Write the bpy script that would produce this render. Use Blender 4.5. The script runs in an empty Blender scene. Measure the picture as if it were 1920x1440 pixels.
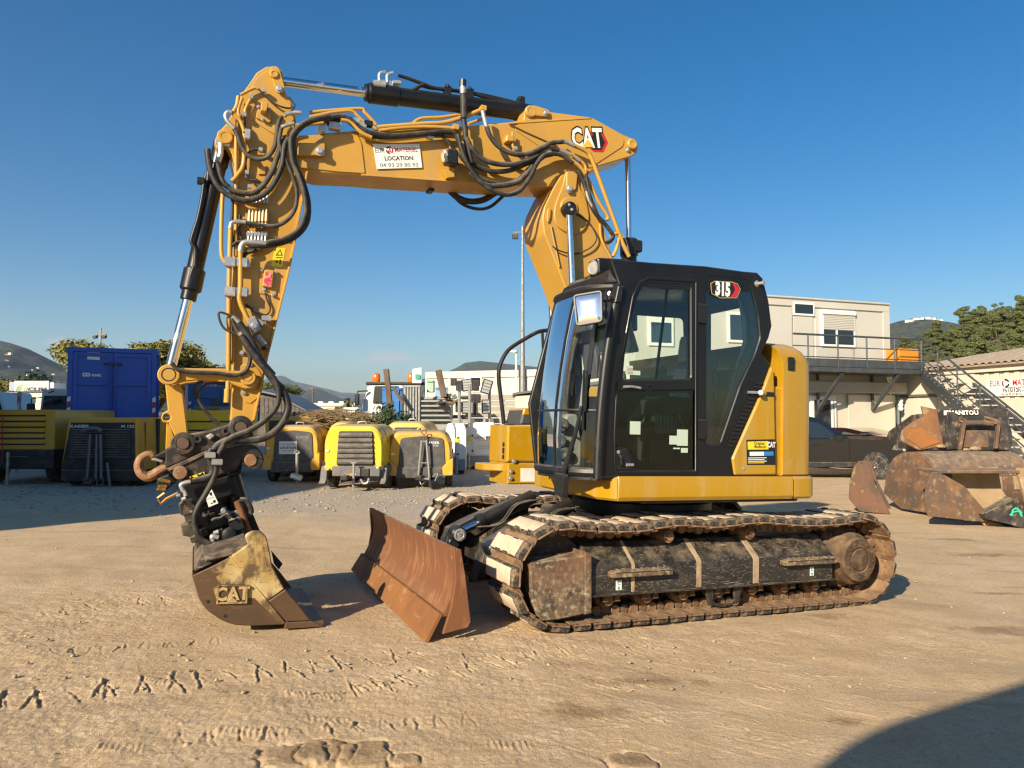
import bpy, math, random
import numpy as np
from mathutils import Vector, Matrix, Quaternion
from mathutils.geometry import tessellate_polygon
random.seed(7)
R = math.radians
SC = bpy.context.scene
COL = SC.collection
PI = math.pi

# ---------------------------------------------------------------- camera, place of the machine, light
FPX = 1400.0                                     # focal length in photo pixels (1920 wide)
mC = Vector((3.98661215, 6.19472238, 1.47052716))  # camera seen from the machine (x forward, y left, z up)
_yaw, _pit, _rol = 0.398268582, 0.0608021727, 0.0269278073
_d = Vector((-math.sin(_yaw)*math.cos(_pit), -math.cos(_yaw)*math.cos(_pit), math.sin(_pit)))
_r = _d.cross(Vector((0, 0, 1))).normalized(); _u = _r.cross(_d)
_r2 = _r*math.cos(_rol)+_u*math.sin(_rol); _u2 = -_r*math.sin(_rol)+_u*math.cos(_rol)
PITCH = math.atan((780-720)/FPX)
vR = Vector((1, 0, 0)); vF = Vector((0, math.cos(PITCH), math.sin(PITCH))); vU = Vector((0, -math.sin(PITCH), math.cos(PITCH)))
def m2w_dir(a):
    a = Vector(a); return vR*a.dot(_r2)+vU*a.dot(_u2)+vF*a.dot(_d)
MX, MY, MZ = m2w_dir((1, 0, 0)), m2w_dir((0, 1, 0)), m2w_dir((0, 0, 1))
_o = m2w_dir(-mC)
CAMH = -_o.z
CAM = Vector((0, 0, CAMH))
MO = Vector((_o.x, _o.y, 0.0))
MW = Matrix(((MX.x, MY.x, MZ.x, MO.x), (MX.y, MY.y, MZ.y, MO.y), (MX.z, MY.z, MZ.z, MO.z), (0, 0, 0, 1)))
def mray(px, py): return _d*FPX+_r2*(px-960)+_u2*(720-py)
def mp(px, py, y):                               # photo point -> (x, z) on the machine's plane y
    v = mray(px, py); t = (y-mC.y)/v.y; p = mC+v*t; return (p.x, p.z)
def mpx(px, py, x):
    v = mray(px, py); t = (x-mC.x)/v.x; p = mC+v*t; return (p.y, p.z)
def mpz(px, py, z):
    v = mray(px, py); t = (z-mC.z)/v.z; p = mC+v*t; return (p.x, p.y)
def MP(pts, y): return [mp(a, b, y) for a, b in pts]
def wray(px, py): return vF*FPX+vR*(px-960)+vU*(720-py)
def dp(px, py, D):                               # photo point at the distance D in front of the camera
    v = wray(px, py); return CAM+v*(D/v.y)
def hgs(X, Y):                                   # height of the yard: it falls gently to the right, level further off
    z = -(MZ.x*(X-MO.x)+MZ.y*(Y-MO.y))/MZ.z
    k = 1/(1+(np.maximum(np.hypot(X-MO.x, Y-MO.y)-4.5, 0)/6)**2)
    return .4*np.tanh(z/.4)*(.2+.8*k)
def hg(X, Y): return float(hgs(X, Y))
def gp(px, py):
    v = wray(px, py); t = (0-CAM.z)/v.z
    for _ in range(30):
        p = CAM+v*t; t += ((hg(p.x, p.y)-p.z)/v.z)*.7
    return CAM+v*t

cam = bpy.data.cameras.new('camera'); cam.sensor_width = 36; cam.lens = FPX/1920*36
cam.clip_start = .05; cam.clip_end = 20000
co = bpy.data.objects.new('camera', cam); COL.objects.link(co)
co.location = CAM; co.rotation_euler = (PI/2+PITCH, 0, 0); SC.camera = co

SUN_EL = R(25)
_s = m2w_dir((-.83, -.56, 0)); _s.z = 0; _s.normalize()
SUN_DIR = Vector((_s.x*math.cos(SUN_EL), _s.y*math.cos(SUN_EL), -math.sin(SUN_EL)))   # the way the light travels
W = bpy.data.worlds.new('World'); SC.world = W; W.use_nodes = True
nt = W.node_tree; nt.nodes.clear()
sky = nt.nodes.new('ShaderNodeTexSky'); sky.sky_type = 'NISHITA'; sky.sun_disc = False
sky.sun_elevation = SUN_EL; sky.sun_rotation = math.atan2(-SUN_DIR.x, -SUN_DIR.y)
sky.altitude = 50; sky.air_density = 1.0; sky.dust_density = .5; sky.ozone_density = 2.5
bg = nt.nodes.new('ShaderNodeBackground'); bg.inputs['Strength'].default_value = .076
wo = nt.nodes.new('ShaderNodeOutputWorld')
hsv = nt.nodes.new('ShaderNodeHueSaturation'); hsv.inputs['Saturation'].default_value = 1.47; nt.links.new(sky.outputs[0], hsv.inputs['Color'])
nt.links.new(hsv.outputs[0], bg.inputs[0]); nt.links.new(bg.outputs[0], wo.inputs[0])
sl = bpy.data.lights.new('sun', 'SUN'); sl.energy = 5.0; sl.angle = R(.53); sl.color = (1, .86, .65)
so = bpy.data.objects.new('sun', sl); COL.objects.link(so)
so.rotation_euler = SUN_DIR.to_track_quat('-Z', 'Y').to_euler()
SC.view_settings.view_transform = 'Standard'; SC.view_settings.look = 'None'
SC.view_settings.exposure = 0.70; SC.view_settings.gamma = 1
SC.view_settings.use_curve_mapping = False
SC.render.engine = 'CYCLES'
SC.cycles.use_denoising = True; SC.cycles.sample_clamp_indirect = 4; SC.cycles.filter_width = 1.3
SC.cycles.max_bounces = 8; SC.cycles.transparent_max_bounces = 16; SC.cycles.glossy_bounces = 4
SC.cycles.caustics_reflective = False; SC.cycles.caustics_refractive = False

# ---------------------------------------------------------------- materials
def lin(r, g, b):
    f = lambda c: (c/255/12.92) if c/255 <= .04045 else ((c/255+.055)/1.055)**2.4
    return (f(r), f(g), f(b))
MATS = {}
def M(name, col, rough=.5, metal=0, layers=(), dust=None, bump=None, coat=0, emit=None, spec=.5):
    """layers: (colour, scale, lo, hi[, rough[, stretch]]) patches by noise; dust: (colour, amount) on faces that look up."""
    m = bpy.data.materials.new(name); m.use_nodes = True
    n = m.node_tree.nodes; L = m.node_tree.links; n.clear()
    out = n.new('ShaderNodeOutputMaterial'); b = n.new('ShaderNodeBsdfPrincipled'); L.new(b.outputs[0], out.inputs[0])
    b.inputs['Metallic'].default_value = metal; b.inputs['Roughness'].default_value = rough
    b.inputs['Specular IOR Level'].default_value = spec
    if coat: b.inputs['Coat Weight'].default_value = coat; b.inputs['Coat Roughness'].default_value = .08
    tc = n.new('ShaderNodeTexCoord')
    def noise(scale, detail=6, stretch=None, rgh=.6):
        t = n.new('ShaderNodeTexNoise'); t.inputs['Scale'].default_value = scale; t.inputs['Detail'].default_value = detail; t.inputs['Roughness'].default_value = rgh
        if stretch:
            mp_ = n.new('ShaderNodeMapping'); mp_.inputs['Scale'].default_value = stretch; L.new(tc.outputs['Object'], mp_.inputs[0]); L.new(mp_.outputs[0], t.inputs[0])
        else: L.new(tc.outputs['Object'], t.inputs[0])
        return t.outputs[0]
    def ramp(sock, lo, hi):
        t = n.new('ShaderNodeMapRange'); t.inputs[1].default_value = lo; t.inputs[2].default_value = hi; t.clamp = True; L.new(sock, t.inputs[0]); return t.outputs[0]
    def mix(f, a, c):
        t = n.new('ShaderNodeMix'); t.data_type = 'RGBA'
        L.new(f, t.inputs[0])
        for s, i in ((a, 6), (c, 7)):
            if isinstance(s, tuple): t.inputs[i].default_value = (*s, 1)
            else: L.new(s, t.inputs[i])
        return t.outputs[2]
    def fmix(f, a, c):
        t = n.new('ShaderNodeMix'); L.new(f, t.inputs[0])
        for s, i in ((a, 2), (c, 3)):
            if isinstance(s, (int, float)): t.inputs[i].default_value = s
            else: L.new(s, t.inputs[i])
        return t.outputs[0]
    c = tuple(col); rg = rough; mt = metal
    for ly in layers:
        lc, scale, lo, hi = ly[:4]; lr = ly[4] if len(ly) > 4 else None; st = ly[5] if len(ly) > 5 else None
        f = ramp(noise(scale, 8, st), lo, hi)
        c = mix(f, c, tuple(lc))
        if lr is not None: rg = fmix(f, rg, lr); mt = fmix(f, mt, 0) if (metal or not isinstance(mt, (int, float))) else mt
    if dust:
        g = n.new('ShaderNodeNewGeometry'); sx = n.new('ShaderNodeSeparateXYZ'); L.new(g.outputs['Normal'], sx.inputs[0])
        f = ramp(sx.outputs[2], .35, .95); k = ramp(noise(9, 6), *(dust[2:] or (.25, .62)))
        mm = n.new('ShaderNodeMath'); mm.operation = 'MULTIPLY'; L.new(f, mm.inputs[0]); L.new(k, mm.inputs[1])
        m2 = n.new('ShaderNodeMath'); m2.operation = 'MULTIPLY'; L.new(mm.outputs[0], m2.inputs[0]); m2.inputs[1].default_value = dust[1]
        c = mix(m2.outputs[0], c, tuple(dust[0])); rg = fmix(m2.outputs[0], rg, .9)
    if isinstance(c, tuple): b.inputs['Base Color'].default_value = (*c, 1)
    else: L.new(c, b.inputs['Base Color'])
    if not isinstance(rg, (int, float)): L.new(rg, b.inputs['Roughness'])
    if not isinstance(mt, (int, float)): L.new(mt, b.inputs['Metallic'])
    if bump:
        bp = n.new('ShaderNodeBump'); bp.inputs['Strength'].default_value = bump[1]; bp.inputs['Distance'].default_value = bump[2] if len(bump) > 2 else .01
        L.new(noise(bump[0], 8, None, .65), bp.inputs['Height']); L.new(bp.outputs[0], b.inputs['Normal'])
    if emit: b.inputs['Emission Color'].default_value = (*emit[0], 1); b.inputs['Emission Strength'].default_value = emit[1]
    MATS[name] = m
    return m
def glass_mat(name, tint, refl=.04, rough=.0):
    m = bpy.data.materials.new(name); m.use_nodes = True; n = m.node_tree.nodes; L = m.node_tree.links; n.clear()
    out = n.new('ShaderNodeOutputMaterial'); mx = n.new('ShaderNodeMixShader'); t = n.new('ShaderNodeBsdfTransparent'); g = n.new('ShaderNodeBsdfGlossy')
    t.inputs[0].default_value = (*tint, 1); g.inputs['Roughness'].default_value = rough; g.inputs[0].default_value = (1, 1, 1, 1)
    fr = n.new('ShaderNodeFresnel'); fr.inputs[0].default_value = 1.36
    mul = n.new('ShaderNodeMath'); mul.operation = 'MULTIPLY_ADD'; mul.inputs[1].default_value = 1.0; mul.inputs[2].default_value = refl
    L.new(fr.outputs[0], mul.inputs[0]); L.new(mul.outputs[0], mx.inputs[0]); L.new(t.outputs[0], mx.inputs[1]); L.new(g.outputs[0], mx.inputs[2]); L.new(mx.outputs[0], out.inputs[0])
    MATS[name] = m; return m
DUST = (.50, .40, .28); MUD = (.30, .20, .115)
Y_ = M('machine_yellow', (.545, .30, .046), .45, layers=[((.48, .26, .04), 1.6, .35, .7), ((.50, .33, .12), 6, .60, .82, .8), ((.40, .27, .11), 3, .52, .80, .75, (2.5, 2.5, .35)), ((.17, .10, .04), 22, .70, .76, .7)], dust=(DUST, .45), bump=(60, .03, .002), coat=.2)
YB = M('body_yellow', (.46, .25, .005), .32, layers=[((.42, .23, .007), 1.2, .3, .7), ((.48, .34, .13), 5, .58, .9, .75), ((.44, .32, .15), 2.2, .52, .85, .8, (3, 3, .3)), ((.36, .26, .12), 30, .68, .76, .7)], dust=(DUST, .5), coat=.35)
BK = M('black_paint', (.007, .0075, .009), .33, layers=[((.012, .012, .012), 4, .4, .75, .5)], dust=(DUST, .08), coat=.1, spec=.35)
BK2 = M('satin_black', (.011, .0115, .013), .45, layers=[((.03, .027, .024), 7, .55, .8, .75)], dust=(DUST, .2))
RUB = M('hose_rubber', (.017, .017, .017), .55, layers=[((.08, .068, .054), 14, .45, .72, .8)], dust=(DUST, .5))
CORR = M('hose_sleeve', (.026, .025, .023), .6, layers=[((.13, .11, .085), 10, .42, .72, .85)], dust=(DUST, .55))
CHR = M('chrome_rod', (.78, .78, .78), .13, 1.0, layers=[((.5, .46, .4), 8, .6, .9, .5)])
ZN = M('zinc_fitting', (.58, .57, .54), .38, .75, layers=[((.35, .28, .2), 18, .5, .8, .8)])
STEELD = M('dark_steel', (.035, .032, .03), .5, .3, layers=[((.12, .075, .045), 9, .48, .72, .85), ((.33, .25, .16), 17, .6, .8, .95)], dust=(DUST, .4), bump=(40, .1, .004))
RUST = M('rust_plate', (.20, .082, .033), .8, .15, layers=[((.17, .066, .028), 1.6, .42, .66, .85), ((.36, .17, .07), 16, .5, .8, .85, (1, 1, .25)), ((.45, .30, .18), 30, .64, .74, .7, (1, .3, .2))], dust=(DUST, .45), bump=(55, .18, .004))
RUST2 = M('old_bucket_steel', (.17, .095, .055), .75, .2, layers=[((.085, .066, .053), 2.6, .38, .66, .8), ((.235, .125, .06), 4.0, .48, .70, .85), ((.36, .28, .19), 11, .56, .76, .95)], dust=(DUST, .5), bump=(45, .16, .005))
LINK = M('track_steel', (.16, .09, .05), .72, .3, layers=[((.29, .17, .085), 8, .4, .62, .95), ((.07, .045, .03), 15, .55, .75, .6)], dust=((.42, .29, .17), .6), bump=(70, .3, .005))
PADR = M('track_rubber', (.028, .025, .022), .85, layers=[((.20, .14, .09), 18, .46, .62, .95), ((.36, .27, .18), 45, .55, .7, 1)], bump=(70, .6, .008))
PADT = M('track_pad_face', (.62, .50, .36), .95, layers=[((.46, .35, .23), 6, .45, .7), ((.17, .13, .09), 13, .62, .76)], bump=(60, .25, .004))
MUDDY = M('muddy_black', (.018, .016, .014), .45, layers=[((.04, .034, .028), 5, .4, .7, .6), ((.22, .165, .105), 34, .56, .74, .95, (1.0, 1, 2.2)), ((.12, .09, .055), 3.5, .55, .78, .9), ((.5, .44, .33), 60, .64, .70, .9, (.10, 1, 4))], dust=((.35, .27, .17), .65, .44, .66), bump=(45, .3, .006))
MUDW = M('dried_mud', (.40, .30, .19), .95, layers=[((.22, .14, .08), 10, .45, .7)], bump=(45, .5, .01))
GUARD = M('muddy_guard', (.045, .034, .026), .6, layers=[((.22, .15, .09), 7, .38, .68, .95), ((.36, .28, .175), 30, .50, .66, .95), ((.17, .085, .045), 3, .5, .75, .9)], dust=((.44, .34, .21), .9, .4, .6), bump=(45, .35, .006))
BKT = M('bucket_steel', (.145, .082, .042), .55, .35, layers=[((.10, .062, .036), 2.5, .4, .65), ((.26, .16, .085), 25, .6, .8, .7, (.3, 1, 2))], dust=(DUST, .3), bump=(60, .1, .003))
DRIVE = M('drive_mud', (.085, .052, .03), .7, .2, layers=[((.18, .11, .06), 12, .42, .66, .95), ((.04, .03, .022), 5, .5, .7)], dust=((.36, .25, .15), .6), bump=(60, .3, .005))
BKTY = M('worn_bucket_paint', (.40, .27, .09), .6, layers=[((.50, .39, .19), 5, .42, .6), ((.12, .075, .04), 5, .46, .56, .5, (1.5, 1, .8)), ((.06, .045, .03), 38, .60, .68, .6, (.25, 1, 2.2))], bump=(50, .15, .003))
WHT = M('white_print', (.78, .77, .73), .5); WHT2 = M('white_sticker', (.80, .79, .75), .5, layers=[((.62, .58, .5), 12, .5, .8)])
MINT = M('pale_paper', (.46, .57, .46), .6)
BLKP = M('black_print', (.012, .012, .013), .5); REDP = M('red_print', (.50, .02, .025), .45); GREYP = M('grey_print', (.2, .2, .21), .5)
BLUP = M('blue_print', (.02, .22, .55), .45); GRNP = M('green_print', (.06, .35, .2), .6)
YEL = M('warning_yellow', (.80, .62, .02), .5, layers=[((.6, .5, .15), 12, .55, .8)])
ORG = M('orange_plastic', (.75, .27, .03), .4)
TYRE = M('tyre_rubber', (.02, .02, .02), .8, layers=[((.14, .11, .08), 9, .42, .7, .95)], dust=(DUST, .3))
GALV = M('galvanised', (.36, .36, .34), .5, .6, layers=[((.24, .22, .19), 7, .45, .7, .7)])
GLASS = glass_mat('cab_glass', (.95, .99, .96), .01)
GLASSD = glass_mat('tinted_glass', (.62, .72, .66), .0)
LAMPG = M('lamp_glass', (.75, .75, .72), .12, .6)
MIRR = M('mirror_face', (.9, .9, .9), .10, 1.0)
SEATM = M('seat_fabric', (.10, .105, .11), .85, bump=(120, .2, .002)); SEATP = M('seat_plastic_wrap', (.45, .48, .48), .25, coat=.5)
INT = M('cab_plastic', (.055, .058, .06), .6); INTG = M('cab_grey_plastic', (.22, .23, .22), .6)
PLAST = M('clear_wrap', (.25, .30, .33), .2, coat=.4)

# ---------------------------------------------------------------- mesh builder
def offset_poly(pts, d):
    """Move every edge of a closed 2-D outline inwards by d (counter-clockwise outlines)."""
    n = len(pts); out = []
    for i in range(n):
        p0, p1, p2 = Vector(pts[i-1]), Vector(pts[i]), Vector(pts[(i+1) % n])
        a = (p1-p0); b = (p2-p1)
        if a.length < 1e-9 or b.length < 1e-9: out.append(tuple(p1)); continue
        a.normalize(); b.normalize()
        na = Vector((-a.y, a.x)); nb = Vector((-b.y, b.x)); m = na+nb
        if m.length < .2: m = na.copy(); k = 1
        else: m.normalize(); k = 1/max(.45, m.dot(na))
        q = p1+m*(d*k); out.append((q.x, q.y))
    return out
def area2(p): return sum(p[i-1][0]*p[i][1]-p[i][0]*p[i-1][1] for i in range(len(p)))/2
def rnd(pts, r, k=4):
    """Round the corners of a closed outline."""
    out = []; n = len(pts)
    rs = r if isinstance(r, (list, tuple)) else [r]*n
    for i in range(n):
        p0, p1, p2 = Vector(pts[i-1]), Vector(pts[i]), Vector(pts[(i+1) % n])
        a = p0-p1; b = p2-p1; rr = min(rs[i], a.length*.48, b.length*.48)
        if rr < 1e-4: out.append(tuple(p1)); continue
        A = p1+a.normalized()*rr; B = p1+b.normalized()*rr
        for j in range(k+1):
            t = j/k; q = A*(1-t)**2+p1*2*t*(1-t)+B*t*t; out.append((q.x, q.y))
    return out
def smooth(pts, n=6, closed=False):
    """Catmull-Rom through the points."""
    P = [Vector(p) for p in pts]; out = []; N = len(P)
    rng = range(N if closed else N-1)
    for i in rng:
        p0 = P[i-1] if (closed or i > 0) else P[0]*2-P[1]
        p1 = P[i]; p2 = P[(i+1) % N]; p3 = P[(i+2) % N] if (closed or i+2 < N) else P[-1]*2-P[-2]
        for j in range(n):
            t = j/n
            out.append(.5*((2*p1)+(p2-p0)*t+(2*p0-5*p1+4*p2-p3)*t*t+(3*p1-p0-3*p2+p3)*t**3))
    if not closed: out.append(P[-1].copy())
    return out
def resample(pts, step):
    P = [Vector(p) for p in pts]; out = [P[0]]; acc = 0
    for a, b in zip(P, P[1:]):
        L = (b-a).length
        if L < 1e-9: continue
        d = step-acc
        while d <= L: out.append(a.lerp(b, d/L)); d += step
        acc = (acc+L) % step
    return out
XZ = Matrix(((1, 0, 0), (0, 0, 1), (0, 1, 0)))       # (u, v, w) -> (x, y=w, z=v)
XY = Matrix.Identity(3)                              # outline in plan, w upwards
YZ = Matrix(((0, 0, 1), (1, 0, 0), (0, 1, 0)))       # (u, v, w) -> (x=w, y=u, z=v)
class MB:
    def __init__(s): s.v = []; s.f = []; s.m = []
    def add(s, vs, fs, m=0, T=None):
        o = len(s.v)
        s.v.extend([tuple((T @ Vector(p)) if T else p) for p in vs])
        for f in fs: s.f.append(tuple(i+o for i in f)); s.m.append(m)
        return s
    def prism(s, outline, w0, w1, bev=0, holes=(), F=XZ, m=0, T=None, top=None):
        """Extrude an outline (u, v) from w0 to w1; bev chamfers the rims; top = outline at w1 for a tapered one."""
        if w1 < w0: w0, w1 = w1, w0
        loops = [list(outline)]+[list(h) for h in holes]
        if area2(loops[0]) < 0: loops[0].reverse(); top = list(reversed(top)) if top else None
        for i in range(1, len(loops)):
            if area2(loops[i]) > 0: loops[i].reverse()
        bev = min(bev, (w1-w0)*.45)
        ins = [offset_poly(l, bev) for l in loops] if bev > 0 else loops
        vs = []; fs = []
        levels = ([(ins, w0), (loops, w0+bev), (loops, w1-bev), (ins, w1)] if bev > 0 else [(loops, w0), (loops, w1)])
        if top: levels = [(loops, w0), ([list(top)], w1)]
        cnt = sum(len(l) for l in loops)
        for lv, w in levels:
            for l in lv:
                for (a, b) in l: vs.append(F @ Vector((a, b, w)))
        off = 0
        flip = F.determinant() < 0
        for l in loops:
            n = len(l)
            for k in range(len(levels)-1):
                for i in range(n):
                    a = k*cnt+off+i; b = k*cnt+off+(i+1) % n
                    q = (a, b, b+cnt, a+cnt); fs.append(tuple(reversed(q)) if flip else q)
            off += n
        if len(loops) == 1:
            try: tris = tessellate_polygon([[Vector((a, b, 0)) for a, b in levels[0][0][0]]])
            except Exception: tris = []
        else: tris = tessellate_polygon([[Vector((a, b, 0)) for a, b in l] for l in levels[0][0]])
        flat = [p for l in levels[0][0] for p in l]
        top0 = (len(levels)-1)*cnt
        for t in tris:
            ar = area2([flat[i] for i in t])
            if abs(ar) < 1e-12: continue
            t = t if ar > 0 else tuple(reversed(t))
            if flip: fs.append(tuple(t)); fs.append(tuple(i+top0 for i in reversed(t)))
            else: fs.append(tuple(reversed(t))); fs.append(tuple(i+top0 for i in t))
        return s.add(vs, fs, m, T)
    def box(s, c, size, rot=None, bev=0, m=0, T=None):
        x, y, z = [a/2 for a in size]
        ol = [(-x, -y), (x, -y), (x, y), (-x, y)]
        t = Matrix.Translation(Vector(c))
        if rot is not None: t = t @ (Matrix.Rotation(rot, 4, 'Z') if isinstance(rot, (int, float)) else rot.to_4x4())
        if T is not None: t = T @ t
        return s.prism(ol, -z, z, bev, F=XY, m=m, T=t)
    def bx(s, x0, x1, y0, y1, z0, z1, bev=0, m=0, T=None): return s.box(((x0+x1)/2, (y0+y1)/2, (z0+z1)/2), (abs(x1-x0), abs(y1-y0), abs(z1-z0)), None, bev, m, T)
    def lathe(s, prof, o, axis, seg=20, m=0, T=None):
        """prof: (radius, along) pairs turned about the axis through o."""
        ax = Vector(axis).normalized(); q = ax.to_track_quat('Z', 'Y'); o = Vector(o); vs = []; fs = []
        for r, h in prof:
            for i in range(seg):
                a = 2*PI*i/seg; vs.append(o+q @ Vector((r*math.cos(a), r*math.sin(a), h)))
        for k in range(len(prof)-1):
            for i in range(seg):
                a = k*seg+i; b = k*seg+(i+1) % seg; fs.append((a, b, b+seg, a+seg))
        if prof[0][0] > 1e-6: fs.append(tuple(reversed(range(seg))))
        if prof[-1][0] > 1e-6: fs.append(tuple(range((len(prof)-1)*seg, len(prof)*seg)))
        return s.add(vs, fs, m, T)
    def cyl(s, p0, p1, r, r1=None, seg=16, bev=0, m=0, T=None):
        p0 = Vector(p0); p1 = Vector(p1); L = (p1-p0).length; r1 = r if r1 is None else r1
        prof = [(r-bev, 0), (r, bev), (r1, L-bev), (r1-bev, L)] if bev else [(r, 0), (r1, L)]
        return s.lathe(prof, p0, p1-p0, seg, m, T)
    def tube(s, pts, r, seg=8, m=0, cap=True, rf=None, T=None):
        P = [Vector(p) for p in pts]; n = len(P)
        if n < 2: return s
        vs = []; fs = []; t0 = (P[1]-P[0]).normalized(); nn = t0.orthogonal().normalized()
        for i in range(n):
            t = (P[min(i+1, n-1)]-P[max(i-1, 0)]).normalized()
            ax = t0.cross(t)
            if ax.length > 1e-7: nn = Quaternion(ax.normalized(), t0.angle(t)) @ nn
            nn = (nn-t*nn.dot(t)).normalized(); b = t.cross(nn); t0 = t
            rr = r if rf is None else r*rf(i, n)
            for k in range(seg):
                a = 2*PI*k/seg; vs.append(P[i]+nn*(rr*math.cos(a))+b*(rr*math.sin(a)))
        for i in range(n-1):
            for k in range(seg):
                a = i*seg+k; c = i*seg+(k+1) % seg; fs.append((a, c, c+seg, a+seg))
        if cap: fs.append(tuple(reversed(range(seg)))); fs.append(tuple(range((n-1)*seg, n*seg)))
        return s.add(vs, fs, m, T)
    def loft(s, rings, closed=True, caps=True, m=0, T=None):
        n = len(rings[0]); vs = [p for r in rings for p in r]; fs = []
        for k in range(len(rings)-1):
            for i in range(n if closed else n-1):
                a = k*n+i; b = k*n+(i+1) % n; fs.append((a, b, b+n, a+n))
        if caps and closed: fs.append(tuple(reversed(range(n)))); fs.append(tuple(range((len(rings)-1)*n, len(rings)*n)))
        return s.add(vs, fs, m, T)
    def sphere(s, c, r, seg=12, rings=8, sc=(1, 1, 1), m=0, T=None):
        c = Vector(c); prof = []; vs = []; fs = []
        for j in range(rings+1):
            th = PI*j/rings
            for i in range(seg):
                a = 2*PI*i/seg; vs.append((c.x+r*sc[0]*math.sin(th)*math.cos(a), c.y+r*sc[1]*math.sin(th)*math.sin(a), c.z-r*sc[2]*math.cos(th)))
        for j in range(rings):
            for i in range(seg):
                a = j*seg+i; b = j*seg+(i+1) % seg; fs.append((a, b, b+seg, a+seg))
        return s.add(vs, fs, m, T)
    def mesh(s, name, mats, angle=32):
        me = bpy.data.meshes.new(name); me.from_pydata(s.v, [], s.f)
        mats = mats if isinstance(mats, (list, tuple)) else [mats]
        for k in mats: me.materials.append(k)
        if len(mats) > 1: me.polygons.foreach_set('material_index', np.array(s.m, dtype=np.int32))
        me.validate(); me.shade_smooth(); me.set_sharp_from_angle(angle=R(angle)); me.update()
        return me
    def build(s, name, mats, parent=None, angle=32, mesh=None):
        return obj(name, s.mesh(name, mats, angle), parent)
def obj(name, me, parent=None, M4=None):
    o = bpy.data.objects.new(name, me); COL.objects.link(o)
    if parent is not None: o.parent = parent
    if M4 is not None: o.matrix_local = M4
    return o
def tag(o, label=None, cat=None, group=None, kind=None):
    if label: o['label'] = label
    if cat: o['category'] = cat
    if group: o['group'] = group
    if kind: o['kind'] = kind
    return o
def thing(name, label, cat, loc=(0, 0, 0), rz=0, group=None):
    o = bpy.data.objects.new(name, None); COL.objects.link(o); o.empty_display_size = .2
    o.location = loc; o.rotation_euler = (0, 0, rz); return tag(o, label, cat, group)
def copy_tree(o, parent=None):
    c = o.copy(); COL.objects.link(c)
    if parent is not None: c.parent = parent
    for ch in list(o.children):
        copy_tree(ch, c)
    return c
def text_mb(s, size=1.0, bold=0.0, sx=1.0, depth=.002, shear=0):
    """Lettering as flat solid geometry in the (u, v) plane, centred on the origin; returns (verts, faces)."""
    cu = bpy.data.curves.new('t', 'FONT'); cu.body = s; cu.size = size; cu.offset = bold; cu.align_x = 'CENTER'; cu.align_y = 'CENTER'; cu.resolution_u = 2; cu.shear = shear
    o = bpy.data.objects.new('t', cu); COL.objects.link(o)
    dg = bpy.context.evaluated_depsgraph_get(); ev = o.evaluated_get(dg); me = ev.to_mesh()
    vs = [(v.co.x*sx, v.co.y) for v in me.vertices]; fs = [tuple(p.vertices) for p in me.polygons]
    ev.to_mesh_clear(); bpy.data.objects.remove(o); bpy.data.curves.remove(cu)
    return vs, fs
def put_text(mb, s, T, size, bold=0, sx=1, m=0, shear=0):
    """Lay text into the builder: T maps (u right, v up, w out of the surface)."""
    vs, fs = text_mb(s, size, bold, sx, shear=shear)
    return mb.add([(a, b, 0) for a, b in vs], fs, m, T)
def frame(o, u, v):
    u = Vector(u).normalized(); v = Vector(v); w = u.cross(v).normalized(); v = w.cross(u)
    return Matrix(((u.x, v.x, w.x, o[0]), (u.y, v.y, w.y, o[1]), (u.z, v.z, w.z, o[2]), (0, 0, 0, 1)))
def c1(x, y): return (240+x/3.6, 100+y/3.6)
def c2(x, y): return (600+x/3.097, 100+y/3.097)
def c3(x, y): return (240+x/3.13, 440+y/3.13)
def c4(x, y): return (240+x/2.909, 820+y/2.909)
def c5(x, y): return (760+x/3.429, 880+y/3.429)
def c6(x, y): return (1200+x/3.429, 880+y/3.429)
def c7(x, y): return (900+x/2.88, 460+y/2.88)
def c8(x, y): return (1220+x/2.88, 460+y/2.88)
def cA(x, y): return (240+x/5.539, 780+y/5.539)
def cB(x, y): return (340+x/5.539, 930+y/5.539)
def cC(x, y): return (1060+x/5.538, 480+y/5.538)
def cD(x, y): return (1060+x/6., 700+y/6.)
def cE(x, y): return (840+x/6.545, 680+y/6.545)
def cF(x, y): return (1660+x/6.546, 640+y/6.546)
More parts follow.
